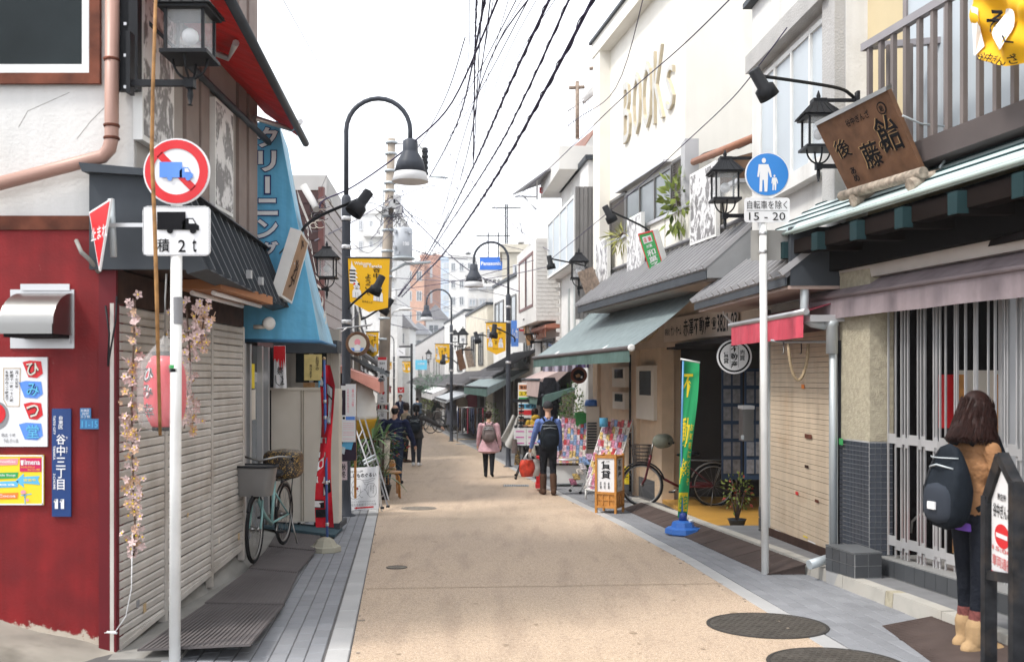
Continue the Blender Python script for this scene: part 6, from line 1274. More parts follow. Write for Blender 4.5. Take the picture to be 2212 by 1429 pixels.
 # tall buildings at the end of the street
wC0=MATS['plaster_grey']
def tower(label,u0,u1,v,Y,depth,mat,cols,rows,v1,name='apartment_building',gm=None,side=None,uw=.55,vw=.5,balcony=False):
 a,b=P(u0,v,Y),P(u1,v,Y);th=thing(name,label,'building',((a.x+b.x)/2,Y,gz(Y)))
 MB().bbox((a.x,Y,gz(Y)-2),(b.x,Y+depth,a.z)).build('wall',mat,th,True);MB().bbox((a.x-.15,Y-.15,a.z),(b.x+.15,Y+depth,a.z+.4)).build('parapet',mat,th,True)
 zb_=P(0,v1,Y).z;w=(b.x-a.x)/cols;h=(a.z-zb_)/rows
 for i in range(cols):
  for j in range(rows):
   x=a.x+w*(i+.5);z=a.z-h*(j+.55);dx,dz=w*uw/2,h*vw/2
   window(th,[V((x-dx,Y-.06,z+dz)),V((x+dx,Y-.06,z+dz)),V((x+dx,Y-.06,z-dz)),V((x-dx,Y-.06,z-dz))],2,1,alu,gm or glass_m,.10,.06)
 rg=random.Random(int(u0));wd=b.x-a.x
 for k in range(3):x=a.x+wd*rg.uniform(.1,.9);s_=wd*rg.uniform(.06,.12);MB().bbox((x-s_,Y+1,a.z+.4),(x+s_,Y+1+s_*2,a.z+.4+s_*rg.uniform(.8,1.8))).build('rooftop_unit',(alu,wC0,white)[k],th,True)
 for k in range(2):x=a.x+wd*rg.uniform(.1,.9);MB().tube([(x,Y+1,a.z),(x,Y+1,a.z+2.6)],.05,4).tube([(x-.7,Y+1,a.z+2.4),(x+.7,Y+1,a.z+2.4)],.04,4).build('antenna',black,th,True)
 if balcony:
  for j in range(rows):z=a.z-h*(j+.9);MB().bbox((a.x+w*.9,Y-1.0,z-.5),(b.x-w*.1,Y-.02,z+.45)).build('balcony',mat,th,True)
 return th
tower('pale apartment block behind the utility pole on the left',768,858,462,95,12,wA,4,4,640,uw=.4,balcony=True)
tower('salmon brick building behind the cable bundle',852,916,572,150,15,M('salmon_brick_hazed',(.60,.36,.26),.8),3,4,745)  # far brick colours paled to stand in for distance haze
tower('taller red-brown block beside the salmon brick building',908,955,556,152,15,M('red_brown_brick',(.50,.28,.21),.8),1,3,720,uw=.1)
tower('pale blue stair tower between brick and white blocks',952,978,560,146,8,M('stair_blue',(.50,.58,.68),.7),1,6,700,uw=.6,gm=glass_l)
tower('white apartment block left of the blue electrical sign',970,1024,556,140,12,wA,3,5,740)
tower('white building carrying the blue electrical shop sign',1010,1096,596,56,10,wA,4,5,780,uw=.8,vw=.5,gm=glass_l,name='commercial_building')
tower('pale green edged building behind the sign post on the right',1085,1150,545,50,9,wB,1,2,720,uw=.3,name='commercial_building')
ps,B=board('electrical_shop_sign','bright blue rectangular rooftop sign with white lettering','shop sign',rect(Fr(54),1036,555,1085,582),M('bright_blue',(.02,.16,.66),.4),.3)
B.text([('Panasonic',.06,.36,.95,.66)],swhite,bold=.03)
sb_,B=board('shop_name_board','white name board with black characters under the blue sign','shop sign',rect(Fr(54),1034,596,1086,618),swhite,.15);B.text([('電機商会',.22,.30,.92,.72)],sblack)
pl_=thing('sign_pole','dark square pole rising behind the second arched lamp','pole',P(1089,700,52));MB().bbox(P(1087,700,52.2),P(1091,552,51.9)).build('pole',dbrown,pl_,True)
blueb,B=board('blue_shop_board','blue and grey advertising boards behind the iron lantern on the right','shop sign',rect(Fr(28.6),1104,692,1120,748),sblue2,.06);B.text([('レカ',.2,.3,.9,.7)],swhite,bold=.03)
gb,B=board('grey_shop_board','grey board with a red seal beside the blue board','shop sign',rect(Fr(28.5),1120,690,1134,740),wC,.06);B.rect(.1,.12,.9,.5,sredm);B.rect(.25,.2,.75,.42,swhite,'stripe',2)
# roofs and small houses in the middle distance
def house(label,u0,u1,v0,Y,mat,rm,rise=1.2,depth=7):
 a,b=P(u0,v0,Y),P(u1,v0,Y);th=thing('house',label,'house',((a.x+b.x)/2,Y,gz(Y)));MB().bbox((a.x,Y,gz(Y)-1),(b.x,Y+depth,a.z)).build('wall',mat,th,True);m_=(a.x+b.x)/2
 MB().add([V((a.x-.5,Y-.4,a.z)),V((b.x+.5,Y-.4,a.z)),V((m_,Y-.4,a.z+rise)),V((a.x-.5,Y+depth,a.z)),V((b.x+.5,Y+depth,a.z)),V((m_,Y+depth,a.z+rise))],[(0,1,2),(5,4,3),(0,2,5,3),(1,4,5,2),(0,3,4,1)]).build('roof',rm,th,True)
 x=(a.x*.6+b.x*.4);window(th,[V((x-.6,Y-.05,a.z-.6)),V((x+.6,Y-.05,a.z-.6)),V((x+.6,Y-.05,a.z-1.7)),V((x-.6,Y-.05,a.z-1.7))],2,1,alu,glass_m,.08,.05);return th
house('small house with grey pitched roof below the salmon brick building',846,884,706,100,wA,roofg,1.6)
house('white house with slate roof in the far centre',884,925,722,112,wA,M('slate_roof',(.32,.33,.36),.5),1.4)
house('white house under the blue stair tower',920,962,690,118,wA,roofg,1.8)
house('cream house right of the third arched lamp',962,1003,716,92,wB,roofb,1.2)
house('pale house at the very end of the street',868,904,752,135,wA,MATS['slate_roof'],1.2)
# street furniture in the middle distance
arch_lamp('second arched street lamp, right of the road',(P(1098,0,26).x,26,gz(26)),-1);x=P(1098,0,26).x
arch_lamp('third arched street lamp, behind the clothing rack',(P(975,0,38.5).x,38.5,gz(38.5)),-1,5.87,.96)
arch_lamp('fourth and farthest arched street lamp on the left',(P(851,0,66).x,66,gz(66)),-1,5.6,.95)
banner('yellow welcome banner on the second lamp post',[P(1050,696,25.9),V((x-.06,25.9,P(0,696,25.9).z)),V((x-.07,25.9,P(0,757,25.9).z)),P(1052,755,25.9)],None)
banner('yellow welcome banner on the third lamp post',[P(940,742,36.9),P(971,742,36.9),P(971,782,36.9),P(941,780,36.9)],None)
banner('small far yellow banner beside the pale blue square sign',[P(869,780,50),P(888,780,50),P(888,802,50),P(870,801,50)],None)
banner('yellow banner half hidden behind the utility pole',[P(791,716,22),P(818,716,22),P(817,764,22),P(792,762,22)],None)
banner('smallest yellow banner right behind the utility pole',[P(835,782,44),P(846,782,44),P(846,796,44),P(835,795,44)],None)
bs,B=board('cyan_square_sign','pale blue square hanging sign over the far street','shop sign',rect(Fr(48),897,777,922,798),M('sign_cyan',(.16,.58,.80),.5),.08);B.text([('お惣菜',.2,.3,.8,.5)],swhite)
ck=thing('street_clock','square white street clock on an arm left of the road','clock',P(866,770,48));q=rect(Fr(47.9),857,751,875,768);MB().panel(q,.15).build('clock_face',swhite,ck,True);Board(q,ck).lines([[(.5,.5),(.8,.7)],[(.5,.5),(.25,.3)]],.05,sblack,'clock_hands');MB().tube([P(889,900,48),P(889,742,48)],.06,8).build('post',black,ck,True);MB().tube([P(862,748,48),P(890,748,48)],.04,6).build('arm',black,ck,True);MB().tube([P(862,771,48),P(890,771,48)],.04,6).build('lower_arm',black,ck,True)
# utility pole with transformer
UP=thing('utility_pole','tall tan concrete utility pole with crossarms and grey transformer','utility pole',(P(836,0,28).x,28,gz(28)));Yu=28
MB().tube([P(826,930,Yu),P(836,560,Yu),P(846,300,Yu)],[.17,.15,.11],14).build('pole',pole_c,UP,True);MB().lathe([(.11,0),(.08,.06)],12,None,P(846,302,Yu)).build('pole_cap',white,UP,True)
for v in (311,335,372,398,415,452,470,500,545,600,690,735):u=846-(v-300)*.0385;MB().lathe([(.14,0),(.175,.01),(.175,.06),(.14,.07)],12,None,P(u,v,Yu)).build('pole_band',galv,UP,True)
MB().tube([P(846,308,Yu),P(905,312,Yu),P(912,322,Yu)],.035,8).build('bracket_arm',white,UP,True);MB().tube([P(843,371,Yu),P(912,374,Yu)],.03,8).build('crossarm',white,UP,True);MB().tube([P(912,318,Yu),P(912,380,Yu)],.03,8).build('insulator_rod',white,UP,True)
for i in range(5):MB().lathe([(.02,-.08),(.09,-.05),(.10,0),(.07,.05),(.09,.07),(.03,.10)],12,None,P(918,326+i*12,Yu)).build('insulator',black,UP,True)
MB().tube([P(930,381,Yu),P(968,384,Yu)],.03,6).build('crossarm',galv,UP,True)
tr=P(871,556,Yu-.3);MB().lathe([(.24,0),(.26,.02),(.26,.78),(.22,.82)],22,None,tr).build('transformer_tank',M('transformer_grey',(.40,.42,.45),.45),UP,True);MB().lathe([(.30,-.06),(.34,-.02),(.30,0)],20,None,tr).build('transformer_tray',galv,UP,True)
for x,z in ((-.2,.7),(.1,.72),(-.22,.25),(.22,.68),(-.12,.1)):MB().box(tr+V((x,-.22,z)),(.07,.09,.09)).build('terminal',MATS['transformer_grey'],UP,True)
B=Board([tr+V((.02,-.275,.42)),tr+V((.2,-.275,.42)),tr+V((.2,-.275,.28)),tr+V((.02,-.275,.28))],UP);B.text([('100',.05,.1,.95,.9)],swhite)
MB().tube([P(836,590,Yu),P(875,570,Yu-.3),P(930,566,Yu)],.04,6).build('transformer_bracket',galv,UP,True)
for k in range(26):
 rg=random.Random(k);a=P(845+rg.uniform(-14,24),rg.uniform(415,470),Yu-.2);pts=[a]
 for j in range(5):pts.append(pts[-1]+V((rg.uniform(-.28,.28),rg.uniform(-.1,.1),rg.uniform(-.26,.16))))
 MB().tube(pts,.011,4).build('loose_wire',rg.choice((black,wire_m,wire_g)),UP,True)
for u,v in ((848,440),(862,452),(833,455),(858,430)):MB().bbox(P(u-6,v+12,Yu),P(u+6,v-10,Yu-.25)).build('junction_box',M('junction_grey',(.45,.45,.45),.5),UP,True)
sl=thing('old_street_light','small silver street light on a curved arm fixed to the utility pole','street lamp',P(840,700,Yu));MB().tube([P(838,730,Yu),P(841,690,Yu),P(850,672,Yu),P(866,668,Yu)],.03,8).build('arm',white,sl,True);MB().ell(P(876,667,Yu),(.20,.09,.05),12,8).build('lamp_head',white,sl,True)
vb_,B=board('tall_white_sign','tall narrow white sign with black characters and red top on the utility pole','shop sign',rect(Fr(27.2),816,771,835,905),swhite,.08);B.rect(0,0,1,.045,sredm);B.text([('ひみつ',.2,.08,.8,.12),('かき',.22,.15,.8,.42,'v'),('氷',.3,.43,.7,.50)],sblack,bold=.03);B.disc(.5,.60,.28,.035,swhite,'drawn_bowl',2);B.lines([[(.2,.56),(.3,.62),(.7,.62),(.8,.56)],[(.5,.62),(.5,.66),(.35,.67),(.65,.67)]],.06,sblack);B.poly([(.5,.53),(.78,.56),(.7,.60),(.52,.6)],sredm,'drawn_ice',3);B.text([('営業中',.3,.70,.7,.80,'v'),('氷蜜',.3,.84,.7,.96,'v')],sgrey)
# overhead cables
def cable(label,pts,r,m=wire_m,twist=0,group='overhead cables'):
 pts=[P(*p) for p in pts];sm=[]
 for i in range(len(pts)-1):
  for k in range(6):
   a,b,c,d=pts[max(0,i-1)],pts[i],pts[i+1],pts[min(len(pts)-1,i+2)];x=k/6
   sm.append(.5*((2*b)+(c-a)*x+(2*a-5*b+4*c-d)*x*x+(3*b-a-3*c+d)*x**3))
 sm.append(pts[-1]);mb=MB().tube(sm,r,5)
 o=mb.build('overhead_cable',m);tag(o,label,'cable',group)
 if twist:
  tw=[];L=0
  for i,(a,b) in enumerate(zip(sm,sm[1:])):
   for k in range(6):p=lerp(a,b,k/6);L += (b-a).length/6;t=(b-a).normalized();u_=t.orthogonal().normalized();w_=t.cross(u_);an=L*twist;tw.append(p+(u_*math.cos(an)+w_*math.sin(an))*r*1.35)
  tag(MB().tube(tw,r*.38,4).build('overhead_cable',m),label.replace('cable','lashing wire wound round the cable'),'cable',group)
E0=(862,640,40)
cable('thickest dark cable, rightmost of the overhead bundle',[(1292,-25,10),(1180,190,12),(1060,400,17),(960,545,26),(918,590,32),(868,640,40)],.020,twist=7)
cable('dark lashed cable second from right in the overhead bundle',[(1240,-25,10),(1130,215,12.5),(1060,346,16),(960,500,25),(910,575,32),(862,640,40)],.013,twist=9)
cable('dark lashed cable third from right in the overhead bundle',[(1198,-25,10),(1100,185,12.5),(1023,358,18),(957,490,26),(900,585,34),(860,640,40)],.016,twist=9)
cable('thin dark cable in the middle of the bundle, kinked at a joint',[(1160,-25,10),(1063,120,13),(1000,300,20),(950,480,27),(905,570,34),(860,638,40)],.009)
cable('thin wavering cable left of centre in the overhead bundle',[(1062,-25,10),(1040,150,14),(1010,330,20),(965,470,27),(900,585,35),(858,640,40)],.008)
cable('nearly vertical dark cable ending at a joint in the bundle',[(1030,-25,10),(1026,120,13),(1022,354,18.5)],.011,twist=10)
cable('second nearly vertical cable beside the joint, slightly right',[(1044,-25,10),(1034,130,13),(1024,340,18.5)],.008)
cable('cable from the top edge to the utility pole insulators',[(1052,-25,10),(1000,230,18),(963,318,22),(926,385,28)],.014,twist=9)
cable('thin wire reaching the upper insulator of the utility pole',[(1128,-25,10),(1000,215,18),(920,330,28)],.007)
cable('thin wire reaching the lower insulator of the utility pole',[(1154,-25,10),(1010,240,18),(924,352,28)],.007)
cable('smooth dark cable swinging left to the brown boarded house',[(1085,-25,10),(977,220,13),(890,310,14),(820,365,14.6),(754,408,15),(700,432,15),(690,450,15)],.012)
cable('cable rising from the lamp shade to the top edge left of the bundle',[(1005,80,14),(958,220,17),(893,333,24),(850,378,28)],.009)
cable('thin wire crossing the sky at upper left to the utility pole',[(598,-25,9),(690,140,12),(762,262,17),(838,372,28)],.004,wire_g)
cable('very thin wire slanting down left of the arched lamp',[(868,-25,12),(780,190,13),(705,380,14),(682,432,15)],.003,wire_g)
cable('grey cable from the pole top down right to the terrace house',[(963,322,28),(1060,438,27),(1160,525,25),(1280,588,21)],.011,wire_g)
cable('grey cable below it, from the pole to the grey bay',[(935,366,28),(1060,462,27),(1170,545,25),(1290,605,20)],.009,wire_g)
cable('dark cable from the tangle down right past the second lamp',[(855,430,28),(940,520,28),(1015,585,28),(1100,622,28),(1160,640,27)],.014)
cable('dark cable sagging across the second lamp post to the white house',[(858,425,28),(960,490,30),(1060,522,30),(1130,540,28)],.008)
cable('grey rope-like cable from first lamp to the utility pole',[(680,520,15),(760,480,18),(830,440,25),(905,408,28),(945,400,28)],.012,wire_g)
THIN=('wire from the transformer towards the second lamp arch','wire from the transformer band to the second lamp post','wire from the utility pole to the white brick house','wire below it reaching the grey spotlight arm','wire from the cable bundle end to the third lamp arch','wire from the bundle end past the second yellow banner','low wire over the far houses right of the utility pole','wire rising to the blue electrical sign','wire running behind the third lamp towards the white tower','wire from the old street light to the third lamp shade')
for i,(a,b) in enumerate((((845,520,28),(1010,560,32)),((840,548,28),(1098,640,26)),((846,600,28),(1190,575,24)),((842,628,28),(1160,560,25)),((850,640,40),(975,690,37)),((870,610,40),(1100,700,26)),((845,700,28),(985,705,60)),((900,600,36),(1040,552,54)),((848,655,40),(1000,640,60)),((830,680,28),(975,660,37)))):
 m_=((a[0]+b[0])/2,(a[1]+b[1])/2+10+4*(i%3),(a[2]+b[2])/2)
 cable(THIN[i],[a,m_,b],.008 if i%2 else .011,wire_g if i%3 else wire_m,0,'thin service wires across the far street')
for i,(u,k,w) in enumerate(((1015,985,'leftmost'),(1070,1012,'second'),(1105,1030,'third'),(1140,1020,'fourth'),(1172,1052,'fifth'),(1215,1075,'rightmost'))):
 cable('hair-thin wire in the overhead bundle, %s of six'%w,[(u,-25,10),(k+20,180,14),(k-25,380,22),(900+8*i,560,33),(858+2*i,642,40)],.0045,wire_m if i%2 else wire_g)
for i,(a,m_,b,w) in enumerate((((850,455,28),(820,520,26),(752,540,15),'first'),((846,500,28),(800,545,24),(755,520,15),'second'),((852,470,28),(905,545,30),(1000,610,33),'third'),((856,445,28),(930,540,29),(1098,560,26),'fourth'),((838,620,28),(790,660,22),(752,700,15),'fifth'),((866,470,28),(862,520,28),(868,556,27.7),'sixth'),((880,470,28),(874,520,28),(878,556,27.7),'seventh'))):
 cable('slack drop wire leaving the utility pole, %s counting from the top left'%w,[a,m_,b],.006,wire_m)
cable('long thin wire along the cream bookshop wall, upper one',[(1395,-25,12),(1330,190,14),(1240,262,17),(1110,360,22),(1080,385,24)],.006)
cable('long thin wire crossing the raised letters',[(1600,-25,9.5),(1475,98,11),(1330,225,14),(1180,370,19),(1100,440,24)],.007)
cable('dark wire from the white stucco corner down past the bookshop window',[(1700,60,9.6),(1610,180,10.5),(1556,238,11.5),(1470,318,13),(1360,420,15),(1190,560,19)],.006)
# wall lanterns and tilted signs along the rows
for u,v,Y,w,s,lab in ((1148,720,27,.34,1,'iron lantern hanging against the white brick house'),(1145,705,20,.01,1,None),(812,800,30,.26,-1,'small dark lantern behind the salmon awning'),(1000,742,34,.30,1,'white topped lantern right of the third lamp post'),(983,738,44,.30,1,'small lantern close to the third lamp post'),(926,775,60,.30,-1,'small lantern beside the pale blue square sign')):
 if lab:lantern(lab,P(u,v,Y),math.pi if s > 0 else 0,w,.36,('low','top') if u == 1148 else ('low',))
for i,(u,v,Y,m_,lab) in enumerate(((1138,722,27,woodl,'light wooden tilted sign beside the lantern on the right'),(1010,770,36,wooddk,'grey tilted plank sign right of the third lamp post'),(992,776,38,woods,'dark tilted plank sign just left of the grey one'))):
 hang_sign('plank_sign',lab,[P(u-8,v-18,Y+.2),P(u+2,v-22,Y),P(u+12,v+20,Y),P(u+1,v+24,Y+.2)],m_,.08)
spot('black gooseneck spotlight in front of the second yellow banner',[P(1112,738,25.4),P(1108,726,25.4),P(1068,706,25)],(-.1,-.2,-1),1.5)
spot('blue-grey spotlight left of the second yellow banner',[P(1052,726,30),P(1046,724,30),P(1028,722,30)],(.3,-.2,-1),1.5)
spot('black spotlight below the third yellow banner',[P(990,786,36),P(975,775,36),P(958,770,36)],(-.1,-.2,-1),1.5)
# ================================================================ people
def remeshed(mb,vox,smooth=4,name='body'):
 me=mb.mesh(name);o=bpy.data.objects.new(name,me);COL.objects.link(o)
 m=o.modifiers.new('r','REMESH');m.mode='VOXEL';m.voxel_size=vox
 s_=o.modifiers.new('s','SMOOTH');s_.factor=.5;s_.iterations=smooth
 r=bpy.data.meshes.new_from_object(o.evaluated_get(bpy.context.evaluated_depsgraph_get()));bpy.data.objects.remove(o);bpy.data.meshes.remove(me)
 r.polygons.foreach_set('use_smooth',[True]*len(r.polygons));r.name=name;return r
class Fig:
 def __init__(s):s.mb=MB();s.pr=[]
 def cone(s,a,ra,b,rb,m,n=12):
  a,b=V(a),V(b);d=b-a;L=d.length or 1e-4;Mx=d.to_track_quat('Z','Y').to_matrix().to_4x4()
  prof=[(max(1e-4,ra*math.cos(x)),ra*math.sin(x)) for x in (-1.55,-1.1,-.6,0)]+[(max(1e-4,rb*math.cos(x)),L+rb*math.sin(x)) for x in (0,.6,1.1,1.55)]
  s.mb.lathe(prof,n,Mx,a);s.pr.append((0,a,b,ra,rb,m))
 def ell(s,c,r,m,rot=None):s.mb.ell(c,r,18,12,rot);s.pr.append((1,V(c),V(r),(rot.inverted() if rot else None),0,m))
 def near(s,p):
  best,bm=9,None
  for k in s.pr:
   if k[0] == 0:
    d=k[2]-k[1];t=max(0,min(1,(p-k[1]).dot(d)/max(1e-9,d.length_squared)));v=(p-k[1]-d*t).length-(k[3]+(k[4]-k[3])*t)
   else:
    q=p-k[1];q=k[3] @ q if k[3] else q;v=(V((q.x/k[2].x,q.y/k[2].y,q.z/k[2].z)).length-1)*min(k[2])
   if v < best:best,bm=v,k[5]
  return bm
 def build(s,name,par,mats,vox,smooth=4):
  me=remeshed(s.mb,vox,smooth,name);keys=list(mats)
  for k in keys:me.materials.append(mats[k])
  for p in me.polygons:p.material_index=keys.index(s.near(p.center))
  o=bpy.data.objects.new(name,me);COL.objects.link(o);o.parent=par;WM[o.name]=WM[par.name];return o
def person(label,loc,yaw,h,top,bottom,shoe,hair_m,legs=((4,2),(-4,2)),arms=((5,8,15),(5,8,15)),hem=.0,girth=1.,lean=0.,hy=0.,hair='short',boot=0.,vox=.011,sock=None,group='shoppers walking along the street',flare=1.0,hpitch=0.):
 t=thing('person',label,'person',loc,yaw,group);f=Fig();g=girth;T=lambda x,y,z:V((x*h,y*h,z*h))
 lr=Matrix.Rotation(R(-lean),3,'X');hip0=T(0,0,.52)
 def up(v):return hip0+lr @ (v-hip0)
 feet=[]
 for s,(ha,kb) in zip((-1,1),legs):
  A=T(s*.050,0,.50);a=R(ha);k=A+V((0,math.sin(a),-math.cos(a)))*.235*h;b=R(ha-kb);an=k+V((0,math.sin(b),-math.cos(b)))*.225*h
  f.cone(A,.052*h*g,k,.036*h*g,'bottom');f.cone(k,.036*h*g,an,(.030 if not sock else .024)*h,'bottom')
  fb=R(max(-35,min(25,(ha-kb)*.55)));fd=V((s*.12,math.cos(fb),math.sin(fb))).normalized()
  heel=an+V((0,0,-.030*h))-fd*.028*h;toe=an+V((0,0,-.034*h))+fd*.095*h
  f.cone(heel,.026*h,toe,.022*h,'shoe');f.cone(an,.028*h,heel,.026*h,'shoe')
  if boot:f.cone(an+(k-an).normalized()*boot*h,.041*h,an,.036*h,'shoe');f.cone(heel,.032*h,toe,.030*h,'shoe')
  if sock:f.cone(an+(k-an).normalized()*(boot+.05)*h,.031*h,an+(k-an).normalized()*boot*h,.031*h,'sock')
  feet.append(min(heel.z-.026*h,toe.z-.022*h))
 f.ell(T(0,-.005,.515),T(.082*g,.062*g,.06),'bottom')
 f.ell(up(T(0,0,.60)),T(.080*g,.056*g,.10),'top');f.ell(up(T(0,.004,.71)),T(.092*g,.062*g,.115),'top');f.ell(up(T(0,-.004,.778)),T(.104*g,.050*g,.045),'top');f.cone(up(T(-.04,-.006,.80)),.038*h,up(T(.04,-.006,.80)),.038*h,'top')
 if hem:
  for i in range(9):z=.58-hem*i/8;f.ell(T(0,0,z),T((.084+.0045*i*flare)*g,(.062+.0045*i*flare)*g,.035),'top')
 f.cone(up(T(0,-.008,.82)),.036*h,up(T(0,.006,.885)),.030*h,'skin')
 hr=Matrix.Rotation(R(-hy),3,'Z') @ Matrix.Rotation(R(-hpitch),3,'X');hc=up(T(0,.012,.933));Hd=lambda x,y,z:hc+hr @ T(x,y,z)
 f.ell(Hd(0,-.004,.008),T(.044,.055,.060),'skin',hr);f.ell(Hd(0,.014,-.026),T(.034,.038,.040),'skin',hr)
 f.cone(Hd(0,.050,.004),.006*h,Hd(0,.060,-.013),.0085*h,'skin',8)
 for s in (-1,1):f.ell(Hd(s*.045,-.004,-.004),T(.007,.013,.018),'skin',hr)
 hands=[]
 for s,(fa,ab,eb) in zip((-1,1),arms):
  Sh=up(T(s*.103*g,-.004,.778));a,b=R(fa),R(ab);d=V((s*math.sin(b),math.sin(a)*math.cos(b),-math.cos(a)*math.cos(b)));el=Sh+d*.165*h
  a2=R(fa+eb);d2=V((s*math.sin(b)*.7,math.sin(a2)*math.cos(b),-math.cos(a2)*math.cos(b))).normalized();wr=el+d2*.140*h
  f.cone(Sh,.036*h*g,el,.030*h*g,'top');f.cone(el,.030*h*g,wr,.022*h*g,'top')
  pc=wr+d2*.045*h;side=d2.cross(V((s,0,0))).normalized() if abs(d2.x) < .9 else V((0,1,0));nn=V((s,0,0));nn=(nn-d2*nn.dot(d2)).normalized()
  f.cone(wr,.014*h,pc+d2*.01*h,.019*h,'skin',10)
  for i in range(4):
   o=side*((i-1.5)*.0105*h);L=(.026,.032,.030,.022)[i]*h;k0=pc+d2*.018*h+o;k1=k0+(d2*.9-nn*.35).normalized()*L;k2=k1+(d2*.5-nn*.85).normalized()*L*.8
   f.cone(k0,.0062*h,k1,.0056*h,'skin',7);f.cone(k1,.0056*h,k2,.005*h,'skin',7)
  th0=pc+side*.018*h-d2*.012*h;f.cone(th0,.0072*h,th0+(side*.7+d2*.7-nn*.3).normalized()*.034*h,.006*h,'skin',7);hands.append(pc+d2*.03*h)
 dz=-min(feet);mats={'top':top,'bottom':bottom,'shoe':shoe,'skin':skin}
 if sock:mats['sock']=sock
 f.mb.v=[q+V((0,0,dz)) for q in f.mb.v]
 f.pr=[(k[0],k[1]+V((0,0,dz)),(k[2]+V((0,0,dz)) if k[0] == 0 else k[2]),*k[3:]) for k in f.pr]
 f.build('body',t,mats,vox)
 up_=V((0,0,dz));rg=random.Random(int(h*1000)+int(abs(loc[0])*100))
 hb=MB()
 if hair != 'none':
  k={'bald':.0}.get(hair,1)
  hb.ell(Hd(0,-.012,.020 if k else .004)+up_,T(.050,.057,.052 if k else .040),18,12,hr)
  hb.ell(Hd(0,-.024,-.004)+up_,T(.046,.040,.050),18,12,hr)
  for s in (-1,1):hb.ell(Hd(s*.040,-.016,.006)+up_,T(.010,.026,.030),10,7,hr)
  if hair in ('bob','long','pony'):
   hb.ell(Hd(0,-.026,-.010)+up_,T(.050,.042,.060),18,12,hr)
   for s in (-1,1):hb.ell(Hd(s*.042,-.008,-.012)+up_,T(.014,.034,.055),12,9,hr)
  if hair == 'pony':hb.ell(Hd(0,-.062,-.02)+up_,T(.02,.022,.04),12,9,hr);hb.ell(Hd(0,-.058,-.075)+up_,T(.022,.02,.06),12,9,hr)
  if hair == 'long':
   hb.ell(Hd(0,-.032,-.055)+up_,T(.066,.052,.075),18,12,hr);hb.ell(Hd(0,-.034,-.098)+up_,T(.080,.060,.045),18,12,hr)
   for s in (-1,1):hb.ell(Hd(s*.052,.002,-.06)+up_,T(.026,.040,.07),12,9,hr)
   for i in range(130):
    an=math.pi*(1.04+rg.uniform(-.72,.72))+math.pi/2;r0=T(.050,.054,0);p=[Hd(.047*math.cos(an) ,-.012+.05*math.sin(an),.035)+up_]
    for j in range(1,7):
     q=j/6;w=1.06+.72*q**1.4+.09*math.sin(7*q+i);p.append(Hd(.050*w*math.cos(an)+.004*math.sin(9*q+i),-.016+.050*w*math.sin(an),.035-.180*q+.012*math.sin(i*1.7))+up_)
    p[-1]=p[-1]+hr @ V((0,0,0))+(hc+up_-p[-1])*.10;hb.tube(p,[.004*h,.0055*h,.006*h,.006*h,.006*h,.0055*h,.003*h],6)
  if hair in ('short','bob'):
   for i in range(60):
    an=rg.uniform(0,6.3);el=rg.uniform(-.2,1.3);d=V((math.cos(an)*math.cos(el),math.sin(an)*math.cos(el),math.sin(el)))
    if d.y > .45 and d.z < .6:continue
    c=Hd(d.x*.049,-.012+d.y*.056,.020+d.z*.051)+up_;hb.ell(c,(.012*h,.012*h,.008*h),8,6)
  if hair == 'long':
   st=MB()
   for i in range(420):
    an=math.pi*(1.04+rg.uniform(-.80,.80))+math.pi/2;ph=rg.uniform(0,6.3);p=[];q0=rg.uniform(0,.35)
    for j in range(8):
     q=q0+(1.06-q0)*j/7;w=1.13+.78*q**1.4+.06*math.sin(8*q+ph)+rg.uniform(-.02,.02);p.append(Hd(.050*w*math.cos(an)+.005*math.sin(10*q+ph),-.016+.051*w*math.sin(an),.042-.185*q+.006*math.cos(ph))+up_)
    p[-1]=lerp(p[-1],hc+up_+V((0,0,-.10*h)),.18);st.tube(p,[.0008*h]+[.0019*h]*6+[.0006*h],4)
   st.build('hair_strands',hair_m,t,kind='stuff',recalc=False)
  hm=remeshed(hb,.007 if hair == 'long' else .010,2,'hair');hm.materials.append(hair_m);o=bpy.data.objects.new('hair',hm);COL.objects.link(o);o.parent=t;WM[o.name]=WM[t.name]
 for s in (-1,1):MB().ell(Hd(s*.018,.0495,.006)+up_,T(.0055,.004,.0035),8,6,hr).build('eye',sblack,t)
 MB().ell(Hd(0,.0505,-.034)+up_,T(.012,.004,.0035),8,6,hr).build('mouth',M('lip',(.40,.12,.10),.5),t)
 t['hand_l']=0;del t['hand_l']
 W_=WM[t.name];return t,[W_ @ (q+up_) for q in hands],lambda x,y,z:W_ @ (up(T(x,y,z))+up_)
